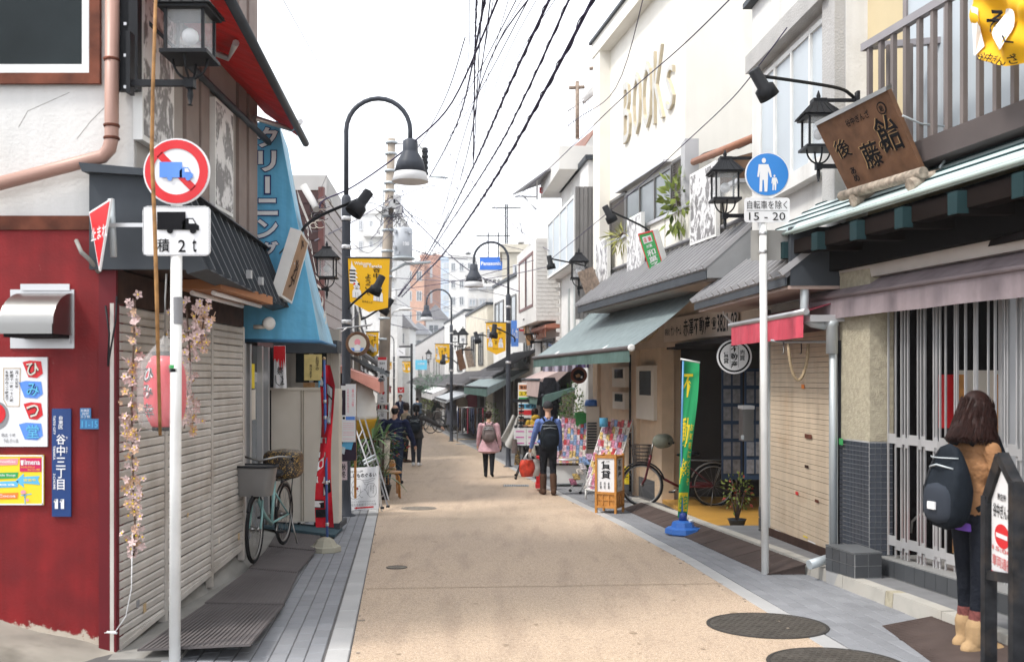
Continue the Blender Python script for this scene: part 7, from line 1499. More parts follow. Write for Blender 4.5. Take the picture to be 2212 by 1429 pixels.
def backpack(label,at,yaw,w,d,hh,m,patch=None,pocket=True,m2=None,group='backpacks worn by shoppers'):
 """worn on a back; the wearer faces local +Y; at = world point at the top centre of the back panel"""
 t=thing('backpack',label,'backpack',at,yaw,group);mb=MB()
 def fn(s,q):
  a=2*math.pi*s;z=1-2*q;e=.62;c,s_=math.cos(a),math.sin(a);sg=lambda x:(abs(x)**e)*(1 if x > 0 else -1)
  r=(1-abs(z)**3.4)**.45 if abs(z) < 1 else 0;bul=1-.55*max(0,z+.1)+.05*math.sin(9*a+4*z)*.5+.04*math.sin(5*z+2*a)
  r *= 1-.22*max(0,z);return V((w/2*sg(c)*r,-d/2+d/2*sg(s_)*r*bul-.10*d*(1-z)*.5,-hh/2+hh/2*z))
 mb.grid(fn,28,20);mb.build('bag_body',m,t)
 if pocket:
  mb=MB()
  def fp(s,q):
   a=math.pi*(1+s);z=1-2*q;r=(1-abs(z)**3)**.4 if abs(z) < 1 else 0
   return V((w*.40*math.cos(a)*r,-d*.92+d*.26*math.sin(a)*r,-hh*.68+hh*.24*z))
  mb.grid(fp,18,12);mb.build('front_pocket',m2 or m,t)
 for s in (-1,1):
  MB().tube([(s*w*.22,.0,-.01),(s*w*.30,.06,.05),(s*w*.36,.17,.03),(s*w*.40,.22,-.10),(s*w*.44,.19,-.24),(s*w*.46,.08,-.36),(s*w*.4,.0,-.40)],.017,6).build('shoulder_strap',m,t)
 MB().tube([(-.03,.0,.0),(-.02,-.01,.04),(.02,-.01,.04),(.03,0,.0)],.007,6).build('carry_loop',m,t);MB().tube([(-w*.34,-d*.8,-hh*.28),(0,-d*.98,-hh*.24),(w*.34,-d*.8,-hh*.28)],.006,5).build('zip',galv,t)
 for s in (-1,1):MB().tube([fn(.5+s*.17-.25*0,q/14)+V((0,-.004,0)) for q in range(1,14)],.005,5).build('side_seam',black,t)
 MB().tube([V((s_*w*.40,-d*.62,-hh*.16))+V((0,-abs(math.cos(s_*1.4))*d*.35,0)) for s_ in [k/6-1 for k in range(13)]],.004,5).build('pocket_seam',galv,t)
 if patch:MB().box((w*.05,-d*1.22,-hh*.70),(.06,.012,.045)).build('label_patch',patch,t)
 return t
camel=M('camel_knit',(.29,.145,.065),.85,wr=.9,bs=9);blackk=M('black_leggings',(.012,.014,.02),.7,wr=.5,bs=14);bootm=M('tan_suede',(.38,.25,.13),.85,var=.2,ns=12,bump=1.0,bs=16);sockm=M('maroon_sock',(.16,.05,.045),.85,var=.4,ns=60)
navyj=M('navy_jacket',(.012,.018,.055),.85,wr=.9,bs=9);jean=M('dark_denim',(.025,.045,.085),.8,var=.3,ns=9,bump=1.0,bs=16);bluesw=M('blue_sweater',(.13,.20,.46),.85,wr=.9,bs=9,var=.3,ns=5);pinkc=M('pink_quilted_coat',(.54,.33,.36),.8,var=.15,ns=14,bump=1.0,bs=16);blk=M('black_cloth',(.016,.016,.02),.8,wr=.9,bs=9);gryj=M('charcoal_jacket',(.045,.042,.042),.8,wr=.9,bs=9);beij=M('beige_jacket',(.34,.27,.18),.8,wr=.9,bs=9);brb=M('brown_boot',(.085,.045,.028),.7);must=M('mustard_hoodie',(.45,.28,.03),.85,wr=.9,bs=9);bckblk=M('backpack_black',(.014,.018,.024),.65,var=.3,ns=9,bump=1.0,bs=16);gryb=M('backpack_taupe',(.13,.10,.095),.65,var=.25,ns=9,bump=1.0,bs=16)
wl=(2.84,6.14,gz(6.14)+.0);wyaw=R(-72)
wt,wh,wb=person('person in camel sweater, black leggings and tan boots reading by the gate',wl,wyaw,1.58,camel,blackk,bootm,hairb,((3,3),(-3,2)),((12,10,70),(8,8,82)),.035,.92,2,-14,'long',.055,.009,sockm,None,.35,10)
MB().grid(lambda s,t:V((.120*math.cos(2*math.pi*s)*(1+.03*math.sin(9*2*math.pi*s)),.094*math.sin(2*math.pi*s)+.005,.845-.085*t)),40,4).build('shirt_hem',M('purple_shirt',(.16,.07,.42),.8),wt)
backpack('large black backpack with white label on the near right shopper',wb(.0,-.055,.80),wyaw+R(2),.28,.21,.53,bckblk,swhite,True,M('pocket_slate',(.032,.038,.05),.8))
def pp(u,vfeet,Y):p=P(u,vfeet,Y);return (p.x,p.y,gz(p.y)+.005)
mt,mh,mbk=person('person in blue sweater and grey knit cap carrying shopping bags',pp(1184,1068,17.5),R(6),1.60,bluesw,blk,brb,hairk,((5,3),(-7,6)),((14,14,12),(4,8,14)),.02,1.06,2,0,'none',.15)
capm=M('grey_knit_cap',(.045,.045,.05),.9);cp=MB();cc=mbk(0,.004,.958) ;W_=WM[mt.name].inverted();cp.ell(W_ @ cc,(.088,.100,.085),18,12);cp.build('knit_cap',capm,mt)
backpack('black backpack on the person in the blue sweater',mbk(0,-.06,.80),R(6),.34,.18,.52,bckblk)
for i,(dx,m_,lab) in enumerate(((-.04,M('carrier_red',(.60,.06,.03),.5,var=.4,ns=14),'red patterned carrier bag in the left hand of the blue sweater shopper'),(.05,M('carrier_white',(.66,.62,.58),.5,var=.2,ns=9),'white carrier bag behind the red one'))):
 hp=mh[0]+V((dx*.3,-.02+.06*i,0));b=thing('shopping_bag',lab,'bag',hp-V((0,0,.42)),R(20),'shopping bags');mb=MB()
 mb.grid(lambda s,q:V(((.11+.05*math.sin(q*2.6))*math.cos(2*math.pi*s)*(1-.25*q*q)+dx,(.05+.03*math.sin(q*2.6))*math.sin(2*math.pi*s)+.008*math.sin(14*s+9*q),.30-.30*q)),24,10);mb.build('bag_body',m_,b)
 for s in (-1,1):MB().tube([(dx-.07,s*.03,.29),(dx-.03-dx,s*.012,.42),(dx*0+.02,s*.012,.42),(dx+.07,s*.03,.29)],.008,5).build('handle',swhite if i == 0 else m_,b)
pt_,ph,pb_=person('person in pink quilted coat walking down the middle of the street',pp(1056,1030,22),R(0),1.44,pinkc,blk,blk,hairb,((8,4),(-12,22)),((6,10,14),(-4,10,18)),.19,1.20,3,25,'short',group='shoppers walking along the street',flare=1.7)
backpack('taupe backpack on the pink coat',pb_(0,-.07,.80),R(0),.30,.17,.40,gryb)
nm,nh,nb_=person('person in navy jacket and jeans walking away on the left',pp(852,1048,19.7),R(-8),1.56,navyj,jean,blk,hairk,((-10,14),(8,4)),((-8,14,10),(12,20,12)),.12,1.36,4,0,'bald',flare=.4)
dm,dh,db_=person('person in charcoal jacket with black backpack pointing to the right',pp(899,1007,26.2),R(-6),1.60,gryj,M('slate_trousers',(.03,.035,.045),.8),swhite,hairk,((3,2),(-3,2)),((10,10,20),(22,62,10)),.12,1.2,2,-10,'pony',flare=.7)
backpack('black backpack on the pointing person in the charcoal jacket',db_(0,-.06,.79),R(-6),.32,.18,.42,bckblk)
person('person in beige jacket with bobbed hair looking right, beyond the navy jacket',pp(876,1000,27.5),R(-55),1.62,beij,blk,brb,hairb,((2,2),(-2,2)),((20,8,60),(15,8,60)),.05,1.0,2,-15,'bob')
sm_,sh_,sbk=person('person in dark suit and tie facing the camera under the rose awning',pp(865,935,46),R(180),1.72,navyj,navyj,blk,hairk,((2,1),(-2,1)),((4,8,8),(4,8,8)),.08,1.0,0,0,'short',flare=.3)
MB().poly([(-.05,.122,1.42),(.05,.122,1.42),(.0,.135,1.10)],.004).build('shirt_front',swhite,sm_);MB().poly([(-.012,.130,1.40),(.012,.130,1.40),(.014,.140,1.16),(-.014,.140,1.16)],.004).build('tie',snavy,sm_)
person('person in blue coat bending over a bicycle far down the street',pp(904,925,50),R(20),1.60,M('slate_blue_coat',(.05,.08,.12),.8),blk,blk,hairk,((6,4),(-4,4)),((35,8,20),(35,8,20)),.10,1.05,22,0,'short')
person('person in dark green coat stooping outside the far right shops',pp(936,915,54),R(-60),1.58,M('dark_green_coat',(.03,.045,.035),.8),blk,blk,hairb,((6,4),(-4,4)),((45,8,20),(45,8,20)),.16,1.05,24,0,'short',flare=.5)
ym,_,yb_=person('person in mustard hoodie behind the table of boxes',pp(1158,1000,23.6),R(12),1.50,must,blk,blk,hairb,((3,2),(-3,2)),((25,8,50),(25,8,50)),.06,1.12,12,0,'bob')
Fh=MB();Fh.ell(WM[ym.name].inverted() @ yb_(0,-.045,.845),(.11,.07,.07),14,9);Fh.build('hood',must,ym)
# ================================================================ bicycles
def bicycle(label,loc,yaw,fm,steer=0.,basket='wire',cover=None,rear=None,grips=None,lean=0.):
 t=thing('bicycle',label,'bicycle',loc,yaw,'parked city bicycles');r=.33;WBx=.54
 fxp=V((WBx,0,r));ax0=V((.36,0,.92));axd=(V((.46,0,.50))-ax0).normalized();SM=Matrix.Translation(ax0) @ Matrix.Rotation(steer,4,axd) @ Matrix.Translation(-ax0);Ln=Matrix.Rotation(lean,4,'X')
 def put(mb,name,m,front=False,**k):return mb.xf(Ln @ SM if front else Ln).build(name,m,t,**k)
 def wheel(cx,fr):
  c=V((cx,0,r));ring=lambda rr:[c+V((rr*math.cos(a),0,rr*math.sin(a))) for a in [2*math.pi*i/32 for i in range(32)]]
  put(MB().tube(ring(r-.018),.019,8,closed=True),'tyre',rubber,fr);put(MB().tube(ring(r-.042),.011,6,closed=True),'rim',steel,fr)
  mb=MB()
  for i in range(18):a=2*math.pi*i/18;b=a+(.35 if i%2 else -.35);mb.tube([c+V((.02*math.cos(b),.025*(1 if i%4 < 2 else -1),.02*math.sin(b))),c+V(((r-.045)*math.cos(a),0,(r-.045)*math.sin(a)))],.0016,4,cap=False)
  put(mb,'spokes',steel,fr,kind='stuff');put(MB().lathe([(.012,-.05),(.03,-.035),(.018,-.02),(.018,.02),(.03,.035),(.012,.05)],10,Matrix.Rotation(R(90),4,'X'),c),'hub',steel,fr)
  put(MB().tube([c+V(((r+.02)*math.cos(a),0,(r+.02)*math.sin(a))) for a in [R(x) for x in (range(20,200,15) if not fr else range(35,170,13))]],.014,6),'mudguard',steel if not fr else black,fr)
 wheel(-WBx,False);wheel(WBx,True)
 put(MB().tube([(.44,0,.62),(.20,0,.42),(-.05,0,.29)],.020,8),'down_tube',fm);put(MB().tube([(-.05,0,.29),(-.17,0,.72)],.018,8),'seat_tube',fm);put(MB().tube([(-.05,0,.30),(-WBx,.05,r)],.012,6),'chain_stay',fm);put(MB().tube([(-.15,0,.62),(-WBx,.05,r)],.010,6),'seat_stay',fm);put(MB().tube([(.405,0,.78),(.445,0,.60)],.024,8),'head_tube',fm)
 for s in (-1,1):put(MB().tube([(.445,s*.05,.60),(.49,s*.055,.42),(WBx,s*.055,r)],.012,6),'fork_blade',fm,True)
 put(MB().tube([(.40,0,.78),(.37,0,.97)],.014,8),'stem',steel,True)
 hp=[(.10,-.27,.97),(.20,-.27,1.0),(.34,-.18,1.02),(.38,0,.98),(.34,.18,1.02),(.20,.27,1.0),(.10,.27,.97)];put(MB().tube(hp,.011,8),'handlebar',steel,True)
 for s in (-1,1):
  put(MB().tube([(.20,s*.27,1.0),(.08,s*.27,.965)],.017,8),'grip',black,True)
  if grips:put(MB().ell((.22,s*.25,1.0),(.13,.085,.11),14,9),'handlebar_muff',grips,True)
  put(MB().box((-.05+s*.15,s*.14,.29-s*.05),(.09,.08,.02)),'pedal',black);put(MB().tube([(-.05,s*.06,.29),(-.05+s*.15,s*.09,.29-s*.05)],.009,6),'crank',steel)
 mb=MB();mb.ell((-.20,0,.80),(.14,.085,.045),14,8);mb.ell((-.08,0,.79),(.10,.035,.03),12,8);put(mb,'saddle',black);put(MB().tube([(-.17,0,.70),(-.19,0,.79)],.013,8),'seat_post',steel)
 put(MB().box((-.30,-.05,.33),(.50,.02,.09)),'chain_guard',fm if not cover else steel);put(MB().tube([(-WBx,.07,r),(-WBx+.06,.16,.02)],.009,6),'kickstand',steel)
 mb=MB();mb.tube([(-.20,.06,.71),(-.75,.06,.71),(-.75,-.06,.71),(-.20,-.06,.71)],.008,6)
 for x in (-.35,-.5,-.65):mb.tube([(x,-.06,.71),(x,.06,.71)],.006,5)
 for s in (-1,1):mb.tube([(-.68,s*.06,.71),(-WBx,s*.06,r)],.006,5)
 put(mb,'rear_carrier',steel if not cover else black)
 # front basket
 def bk(s,q,e=0):a=2*math.pi*s;k=.5;c,s_=math.cos(a),math.sin(a);sg=lambda x:(abs(x)**k)*(1 if x > 0 else -1);w=.78+.22*(1-q);return V((.55+(.14*w+e)*sg(c),(.205*w+e)*sg(s_),.94-.28*q))
 if cover:
  mb=MB();mb.grid(lambda s,q:bk(s,q,.004*math.sin(30*s)*q),40,6);mb.poly([bk(i/24,1) for i in range(24)]);put(mb,'basket_cover',cover,True);mb=MB();mb.tube([bk(i/28,-.02,.006) for i in range(28)],.012,6,closed=True);put(mb,'basket_rim',black,True);put(MB().grid(lambda s,q:lerp(V((.55,0,.925+.02*q)),bk(s,.0),q),28,4),'cover_top',cover,True)
 else:
  for i in range(36):put(MB().tube([bk(i/36,0),bk(i/36,1)],.0042,4),'basket_stave',M('basket_dark',(.06,.05,.045),.6),True)
  for q in (0,.2,.4,.6,.8,1):put(MB().tube([bk(i/28,q) for i in range(28)],.006,5,closed=True),'basket_ring',MATS['basket_dark'],True)
 if rear:
  mb=MB()
  def rb(s,q):a=2*math.pi*s;k=.55;c,s_=math.cos(a),math.sin(a);sg=lambda x:(abs(x)**k)*(1 if x > 0 else -1);z=1-2*q;w=(1-abs(z)**5)**.35 if abs(z) < 1 else 0;return V((-.52+.19*w*sg(c),.20*w*sg(s_),.87+.165*z))
  mb.grid(rb,32,16);put(mb,'rear_basket_cover',rear)
 return t
lb_k=bicycle('pale turquoise bicycle with grey covered basket leaning near the shutters',(-2.31,9.50,-.175),R(-92),M('turquoise_frame',(.21,.39,.38),.35),R(-3),'wire',M('grey_vinyl',(.16,.155,.15),.4,var=.2),dotty,None,R(0))
lb_k.scale=(.93,.93,.93)
bicycle('maroon bicycle with wicker-like basket and green grip muffs in the estate doorway',(2.52,15.15,gz(15.1)+.02),R(176),M('maroon_frame_paint',(.13,.012,.02),.3),R(12),'wire',None,None,M('sage_vinyl',(.17,.18,.14),.5))
bicycle('dark bicycle parked before the clothing racks, front wheel to the left',(P(955,0,45).x,45,gz(45)),R(170),black,0,'wire',None,None,None)
bicycle('second dark bicycle just behind it with a red saddle bag',(P(972,0,46).x,46,gz(46)),R(165),dgrey,0,'wire',None,M('red_bag',(.35,.02,.03),.5),None)
bicycle('bicycle held by the bending person far down the street',(P(914,0,49).x,49,gz(49)),R(80),alu,R(10),'wire',None,None,None)
# ================================================================ street objects, left
ps,B=board('film_poster','dark purple poster with a pale smiling face and white text strips','poster',rect(Fr(13.3),719,829,769,994),M('poster_plum',(.035,.022,.040),.5),.03)
gm1,gm2=M('poster_grey',(.30,.27,.30),.5,var=.3,ns=16),M('poster_light',(.52,.48,.50),.5,var=.2,ns=14)
B.poly([(0,.06),(.18,.05),(.34,.10),(.42,.20),(.40,.30),(.33,.38),(.18,.44),(0,.42)],gm1,'portrait_face',1);B.poly([(.0,.10),(.15,.09),(.26,.14),(.30,.24),(.26,.33),(.12,.39),(0,.38)],gm2,'portrait_light',2)
B.lines([[(.02,.19),(.10,.18)],[(.17,.19),(.26,.20)],[(.05,.30),(.12,.32),(.20,.30)],[(.14,.21),(.16,.26),(.12,.27)]],.03,sblack,'portrait_lines',3)
B.rect(.55,0,1,.42,swhite,'text_strip',1);B.rect(.35,.02,.55,.08,swhite,'text_strip',1);B.text([('木曜夜会のお知らせ',.62,.06,.70,.38,'v'),('春の上映',.82,.06,.92,.30,'v')],pinkp,'lettering',2)
B.poly([(.5,.70),(.95,.70),(.80,.86),(.35,.84)],cyan,'blue_card',1);B.poly([(.05,.78),(.55,.83),(.50,.92),(.02,.87)],M('pale_card',(.55,.62,.66),.6),'blue_card',2)
ps2,B=board('white_notice_sheet','white printed notice sheet with a blue heading pinned over the dark poster','poster',rect(Fr(13.27),738,896,768,954),swhite,.006);B.rect(.30,.05,.95,.18,sblue2,'picture_strip');B.disc(.16,.11,.09,.05,sblack,'logo');B.lines([[(.1,y),(.9,y)] for y in (.3,.37,.44,.51,.62,.68,.74,.88)],.02,pinkp,'text_lines');
ps3,B=board('calligraphy_sheet','pinkish sheet of black brush calligraphy below the dark poster','poster',rect(Fr(13.28),723,996,750,1036),M('pink_paper',(.62,.50,.53),.6),.006);B.text([('春夏',.1,.1,.45,.9,'v'),('秋冬',.55,.1,.9,.9,'v')],sblack,bold=.04)
for x in (722,766):MB().bbox(P(x,1075,13.4),P(x+3,829,13.35)).build('stand_leg',woodo,ps,True)
crt=thing('wooden_crate','low dark wooden slat crate behind the cat sign','crate',P(740,1085,14.9));
for i in range(6):MB().bbox(P(728+i*5,1068,14.9),P(731+i*5,1035,14.86)).build('slat',dbrown,crt,True)
MB().bbox(P(726,1094,15.0),P(758,1066,14.8)).build('planter_box',conc,crt,True)
# cat sign
af=thing('cat_signboard','white A-frame board with a line-drawn cat and a red arrow','signboard',(P(783,0,14.1).x,14.1,gz(14.1)));q=planar([P(752,1010,14.3),P(817,1007,14.15),P(817,1098,14.0),P(748,1102,14.15)])
MB().panel(q,.03).build('board',swhite,af,True);B=Board(q,af)
for s in (.04,.96):a,b=lerp(q[0],q[1],s),lerp(q[3],q[2],s);MB().tube([a-V((0,-.02,0)),b+(b-a)*.10-V((0,-.02,0))],.022,4).build('leg',white,af,True);MB().tube([a+V((0,.04,0)),V((a.x,a.y+.5,gz(a.y+.5)))],.02,4).build('rear_leg',white,af,True)
B.text([('好きなハンコ屋',.06,.07,.50,.12),('しにものぐるい',.06,.14,.94,.24)],sblack,bold=.02)
B.lines([[(.16,.56),(.20,.44),(.24,.48),(.34,.47),(.40,.43),(.44,.56),(.42,.64),(.32,.70),(.20,.68),(.16,.56)],[(.16,.48),(.14,.38),(.24,.28),(.40,.27),(.52,.33),(.56,.40),(.62,.42),(.68,.40)],[(.50,.30),(.66,.31),(.82,.27),(.90,.28),(.84,.32),(.66,.36),(.56,.35)],[(.14,.58),(.10,.64),(.14,.72),(.28,.76),(.40,.73)],[(.24,.57),(.28,.58)],[(.34,.57),(.38,.56)],[(.28,.61),(.31,.63),(.34,.61)],[(.40,.66),(.48,.72),(.52,.70)],[(.08,.58),(.18,.59)],[(.42,.59),(.52,.57)]],.012,sgrey,'drawn_cat')
B.disc(.32,.50,.05,.035,M('dark_red_ink',(.20,.03,.03),.6),'cat_patch',2);B.lines([[(.62,.46),(.70,.39),(.86,.40),(.93,.48),(.94,.62),(.88,.71),(.74,.71),(.66,.64),(.62,.56),(.55,.53),(.62,.51),(.62,.46)]],.012,sgrey,'speech_bubble');B.text([('あなたの',.82,.43,.88,.64,'v'),('名前で',.74,.43,.80,.60,'v'),('つくります',.66,.46,.71,.66,'v')],sgrey)
B.text([('オリジナルのかわいいハンコ',.10,.79,.90,.83),('あなたも名前でつくれる',.08,.85,.94,.91)],sgrey,bold=.02);B.poly([(.24,.955),(.34,.925),(.34,.94),(.86,.93),(.86,.965),(.34,.97),(.34,.985)],sredm,'red_arrow',1)
# ladder
ld=thing('step_ladder','aluminium step ladder folded and leaning beside the cat sign','ladder',P(820,1095,14.9))
A0,A1,B0,B1_=P(776,905,15.3),P(768,925,15.2),P(838,1093,14.85),P(826,1096,14.6)
for a,b in ((A0,B0),(A1,B1_),(A0+V((.05,.25,0)),B0+V((-.03,.35,.05)))):MB().tube([a,b],.015,4).build('rail',M('worn_aluminium',(.30,.30,.31),.45,.5),ld,True)
for i in range(1,8):t=i/8;MB().tube([lerp(A0,B0,t),lerp(A1,B1_,t)],.011,4).build('rung',MATS['worn_aluminium'],ld,True)
for t in (.42,.46):MB().tube([lerp(A0,B0,t)+V((.06,-.02,0)),lerp(A1,B1_,t)-V((.05,.02,0))],.02,6).build('hinge_clamp',galv,ld,True)
for p in (B0,B1_):MB().box(p,(.05,.05,.03)).build('rubber_foot',black,ld,True)
# bucket tarp, plants
tp=thing('covered_pot','white ribbed rounded cover over a yellow tub behind the ladder','container',P(785,940,16));MB().lathe([(.28*math.cos(a)**.7+(.012 if i%2 else 0),.62*math.sin(a)) for i,a in enumerate([k*1.45/12 for k in range(13)])],18,None,P(776,905,16)).build('ribbed_cover',white,tp,True);MB().lathe([(.20,-.28),(.27,0),(.28,.03),(.26,.03)],18,None,P(778,908,16)).build('yellow_tub',M('tub_yellow',(.60,.34,.02),.5),tp,True)
def blade_plant(label,c,n,L,w,m,seed,pot=None,name='potted_plant',spread=1.):
 rg=random.Random(seed);t=thing(name,label,'plant',c,0,None);c=V(c)
 if pot:MB().lathe([(.10,0),(.15,.22),(.16,.24),(.14,.24)],14).build('pot',pot,t)
 base=.22 if pot else .02
 for hh in (.15,.5,.8)[:3 if L > .4 else 1]:
  MB().tube([(0,0,base-.02),(.02,0,base+hh)],.016,6).build('stem',twig,t)
  mb=None
  for i in range(n):
   a=rg.uniform(0,6.3);el=rg.uniform(.15,1.25);ln=L*rg.uniform(.6,1.1);d=V((math.cos(a)*math.cos(el),math.sin(a)*math.cos(el),math.sin(el)));sd_=V((-math.sin(a),math.cos(a),0));pts=[];o=V((.02,0,base+hh))
   for j in range(6):q=j/5;p=o+d*ln*q*spread+V((0,0,-.55*ln*q*q*(1.3-el*.6)));pts.append((p,w*(1-q)**.6*(.4+1.2*min(1,q*3))*.6))
   mb=MB()
   for (p,ww),(p2,w2) in zip(pts,pts[1:]):mb.add([p-sd_*ww,p+sd_*ww,p2+sd_*w2+V((0,0,.004)),p2-sd_*w2],[(0,1,2,3)],True)
   mb.build('leaf',m,t,recalc=False)
 return t
blade_plant('spiky dark green palm-like plant in a pot behind the ladder',(P(803,0,15.8).x,15.8,gz(15.8)),16,.62,.030,M('palm_green',(.085,.165,.05),.45,var=.3,rv=.3),11,black)
blade_plant('second spiky plant right of the ladder near the navy jacket',(P(826,0,16.6).x,16.6,gz(16.6)),12,.52,.028,MATS['palm_green'],12,black)
def shrub(label,c,rad,n,L,w,m,seed,h0=.3,name='shrub',pot=None,m2=None):
 rg=random.Random(seed);t=thing(name,label,'plant',c,0,None)
 if pot:MB().lathe([(.12,0),(.17,.24),(.18,.26),(.15,.26)],14).build('pot',pot,t)
 for i in range(5):a=rg.uniform(0,6.3);MB().tube([(0,0,.1),(rad[0]*.5*math.cos(a),rad[1]*.5*math.sin(a),h0+rad[2]*.6)],[.014,.006],5).build('branch',twig,t)
 mb=MB();leaves(mb,(0,0,h0+rad[2]*.6),rad,n,L,w,rg);mb.build('foliage',m,t,kind='stuff',recalc=False)
 if m2:mb=MB();leaves(mb,(.05,0,h0+rad[2]*.6),rad,n // 4,L,w,rg);mb.build('tinted_leaves',m2,t,kind='stuff',recalc=False)
 return t
shrub('leafy green shrub behind the palm leaves on the left',(P(812,0,18.5).x,18.5,gz(18.5)),(.42,.35,.38),420,.07,.022,leafd,21,.55,m2=leafr)
shrub('low dark bush between dark poster and ladder',(P(775,0,15.6).x,15.6,gz(15.6)),(.26,.25,.42),420,.06,.02,leafd,22,.30,m2=leafg)
shrub('flower bed shrub behind the navy jacket',(P(838,0,22).x,22,gz(22)),(.40,.35,.26),300,.06,.022,leafy,23,.5,m2=leafr)
shrub('round clipped green bush beside the far blue coat',(P(918,0,56).x,56,gz(56)),(.5,.5,.7),300,.14,.05,leafy,24,.4)
shrub('feathery pine branch reaching over the far street',(P(940,0,52).x,52,gz(52)+1.0),(1.3,.7,.5),700,.18,.02,M('pine_green',(.10,.18,.12),.6,var=.3),25,1.0,name='pine_branch')
shrub('small garden tree in front of the grey house by the magazine stand',(P(1236,0,21.2).x,21.2,gz(21.2)),(.30,.28,.75),700,.06,.018,leafd,26,.9,name='small_tree',m2=leafy)
shrub('green bush by the clothing shop entrance',(P(1062,0,36.5).x,36.5,gz(36.5)),(.35,.3,.75),260,.10,.03,leafg,27,.4)
shrub('trailing green plant on the near end of the bookshop parapet',tuple(RB.at(1462,440,-.25)),(.22,.45,.42),90,.17,.035,leafy,28,-.25,name='window_plant',m2=leafg)
shrub('yellowish grassy plant at the far end of the bookshop parapet',tuple(RB.at(1345,515,-.25)),(.25,.55,.20),120,.22,.014,M('straw_green',(.30,.30,.08),.6),29,-.1,name='window_plant')
# stools
def stool(label,loc,rz):
 t=thing('bent_wood_stool',label,'stool',loc,rz,'bent wood stools on the left');MB().lathe([(.17,.42),(.18,.425),(.18,.45),(.17,.455)],20).build('seat',woodl,t)
 for k in range(4):a=k*math.pi/2+.78;c,s=math.cos(a),math.sin(a);MB().tube([(c*.08,s*.08,.41),(c*.15,s*.15,.40),(c*.185,s*.185,.36),(c*.20,s*.20,0)],.014,6).build('leg',woodo,t)
 return t
stool('nearest light wood stool beside the step ladder',(P(845,0,16.9).x,16.9,gz(16.9)),.2);stool('wood stool partly hidden behind the nearest one',(P(834,0,17.8).x,17.8,gz(17.8)),.7)
st3=thing('stacked_seat','small orange wooden tray stacked on the rear stool','tray',P(836,1000,17.7));MB().box(P(836,1003,17.7),(.28,.22,.06)).build('tray',woodo,st3,True);MB().box(P(836,996,17.7),(.24,.18,.05)).build('upper_tray',woodl,st3,True)
pkg=thing('wrapped_sack','white sack with coloured print standing behind the stools','sack',P(830,1000,17.4));mb=MB();mb.grid(lambda s,q:P(831,985,17.3)+V((.10*math.cos(6.283*s)*(1-.3*q),.08*math.sin(6.283*s),.28-.5*q)),16,6);mb.build('sack',M('sack_print',(.60,.58,.50),.7,var=.5,ns=24),pkg,True)
wr_=thing('white_display_rail','white tubular display rail behind the heads on the left','rail',P(842,900,24))
for v in (872,888):MB().tube([P(803,v,24),P(842,v-1,24)],.02,6).build('rail',white,wr_,True)
for u in (804,841):MB().tube([P(u,870,24),P(u,940,24)],.018,6).build('upright',white,wr_,True)
for i in range(9):MB().box(P(806+i*4,878+(i%3),24.1),(.035,.03,.10)).build('hung_goods',(black,cream,woods,sredm)[i%4],wr_,True)
rdf=thing('red_shop_flag','small red shop flag above the person in the suit','flag',P(866,846,44));q=rect(Fr(44),859,836,873,848);MB().panel(q,.03).build('cloth',sredm,rdf,True);Board(q,rdf).lines([[(.2,.3),(.5,.6),(.8,.3)],[(.3,.7),(.7,.7)]],.1,swhite,'strokes')
# ================================================================ street objects, right
gn=thing('green_flag_banner','tall green advertising flag with yellow characters on a blue water base','flag',(P(1474,0,11.9).x,11.9,gz(11.9)));Yg=11.9
MB().tube([P(1474,1140,Yg),P(1472,960,Yg),P(1476,776,Yg)],.012,8).build('pole',M('pole_sky',(.10,.30,.55),.35),gn,True);MB().tube([P(1470,775,Yg),P(1512,783,Yg-.05)],.011,6).build('top_bar',white,gn,True)
gt0=lambda t:1474-10*t**1.3;gt1=lambda t:1511-29*t**1.15+2*math.sin(8*t)
def gnf(s,t,o=0.):u=gt0(t)+(gt1(t)-gt0(t))*s;return P(u,780+337*t,Yg+.03+.05*math.sin(3*s+5*t)-o)
mb=MB();mb.grid(gnf,10,30);mb.build('cloth',M('flag_green',(.02,.33,.12),.55,var=.06),gn,True)
def on_cloth(ch,x0,y0,x1,y1,m,nm,bold=.03,o=.006):
 vs,fs=glyphs(ch,bold);a=min(q.x for q in vs);b=max(q.x for q in vs);c=min(q.y for q in vs);d=max(q.y for q in vs)
 MB().add([gnf(x0+(x1-x0)*(q.x-a)/(b-a),y1-(y1-y0)*(q.y-c)/(d-c),o) for q in vs],fs).build(nm,m,gn,True,recalc=False)
for ch,y0,y1 in (('不',.08,.23),('動',.36,.55),('産',.62,.79)):on_cloth(ch,.02,y0,.66,y1,yel2,'lettering')
for i,ch in enumerate('お気軽にどうぞ'):on_cloth(ch,.70,.40+i*.058,.94,.445+i*.058,yel2,'lettering',.01)
mb=MB();mb.grid(lambda s,t:gnf(.02+.9*s,.84+.12*t,.007),6,4);mb.build('yellow_patch',yel2,gn,True)
for ch,x0,x1 in (('住',.06,.46),('宅',.52,.9)):on_cloth(ch,x0,.855,x1,.945,grn,'lettering',.02,.012)
bb=P(1475,1160,Yg);bb.z=gz(Yg);wbm=M('blue_plastic',(.04,.16,.52),.35)
MB().lathe([(.20,.015),(.215,.03),(.21,.085),(.14,.10),(.125,.16),(.06,.175),(.04,.18)],8,None,bb,smooth=False).build('water_base',wbm,gn,True);MB().lathe([(.05,.17),(.048,.26),(.03,.27)],12,None,bb).build('socket',M('socket_navy',(.02,.05,.25),.4),gn,True);MB().lathe([(.03,0),(.03,.03)],10,None,bb+V((.09,-.04,.165))).build('filler_cap',white,gn,True)
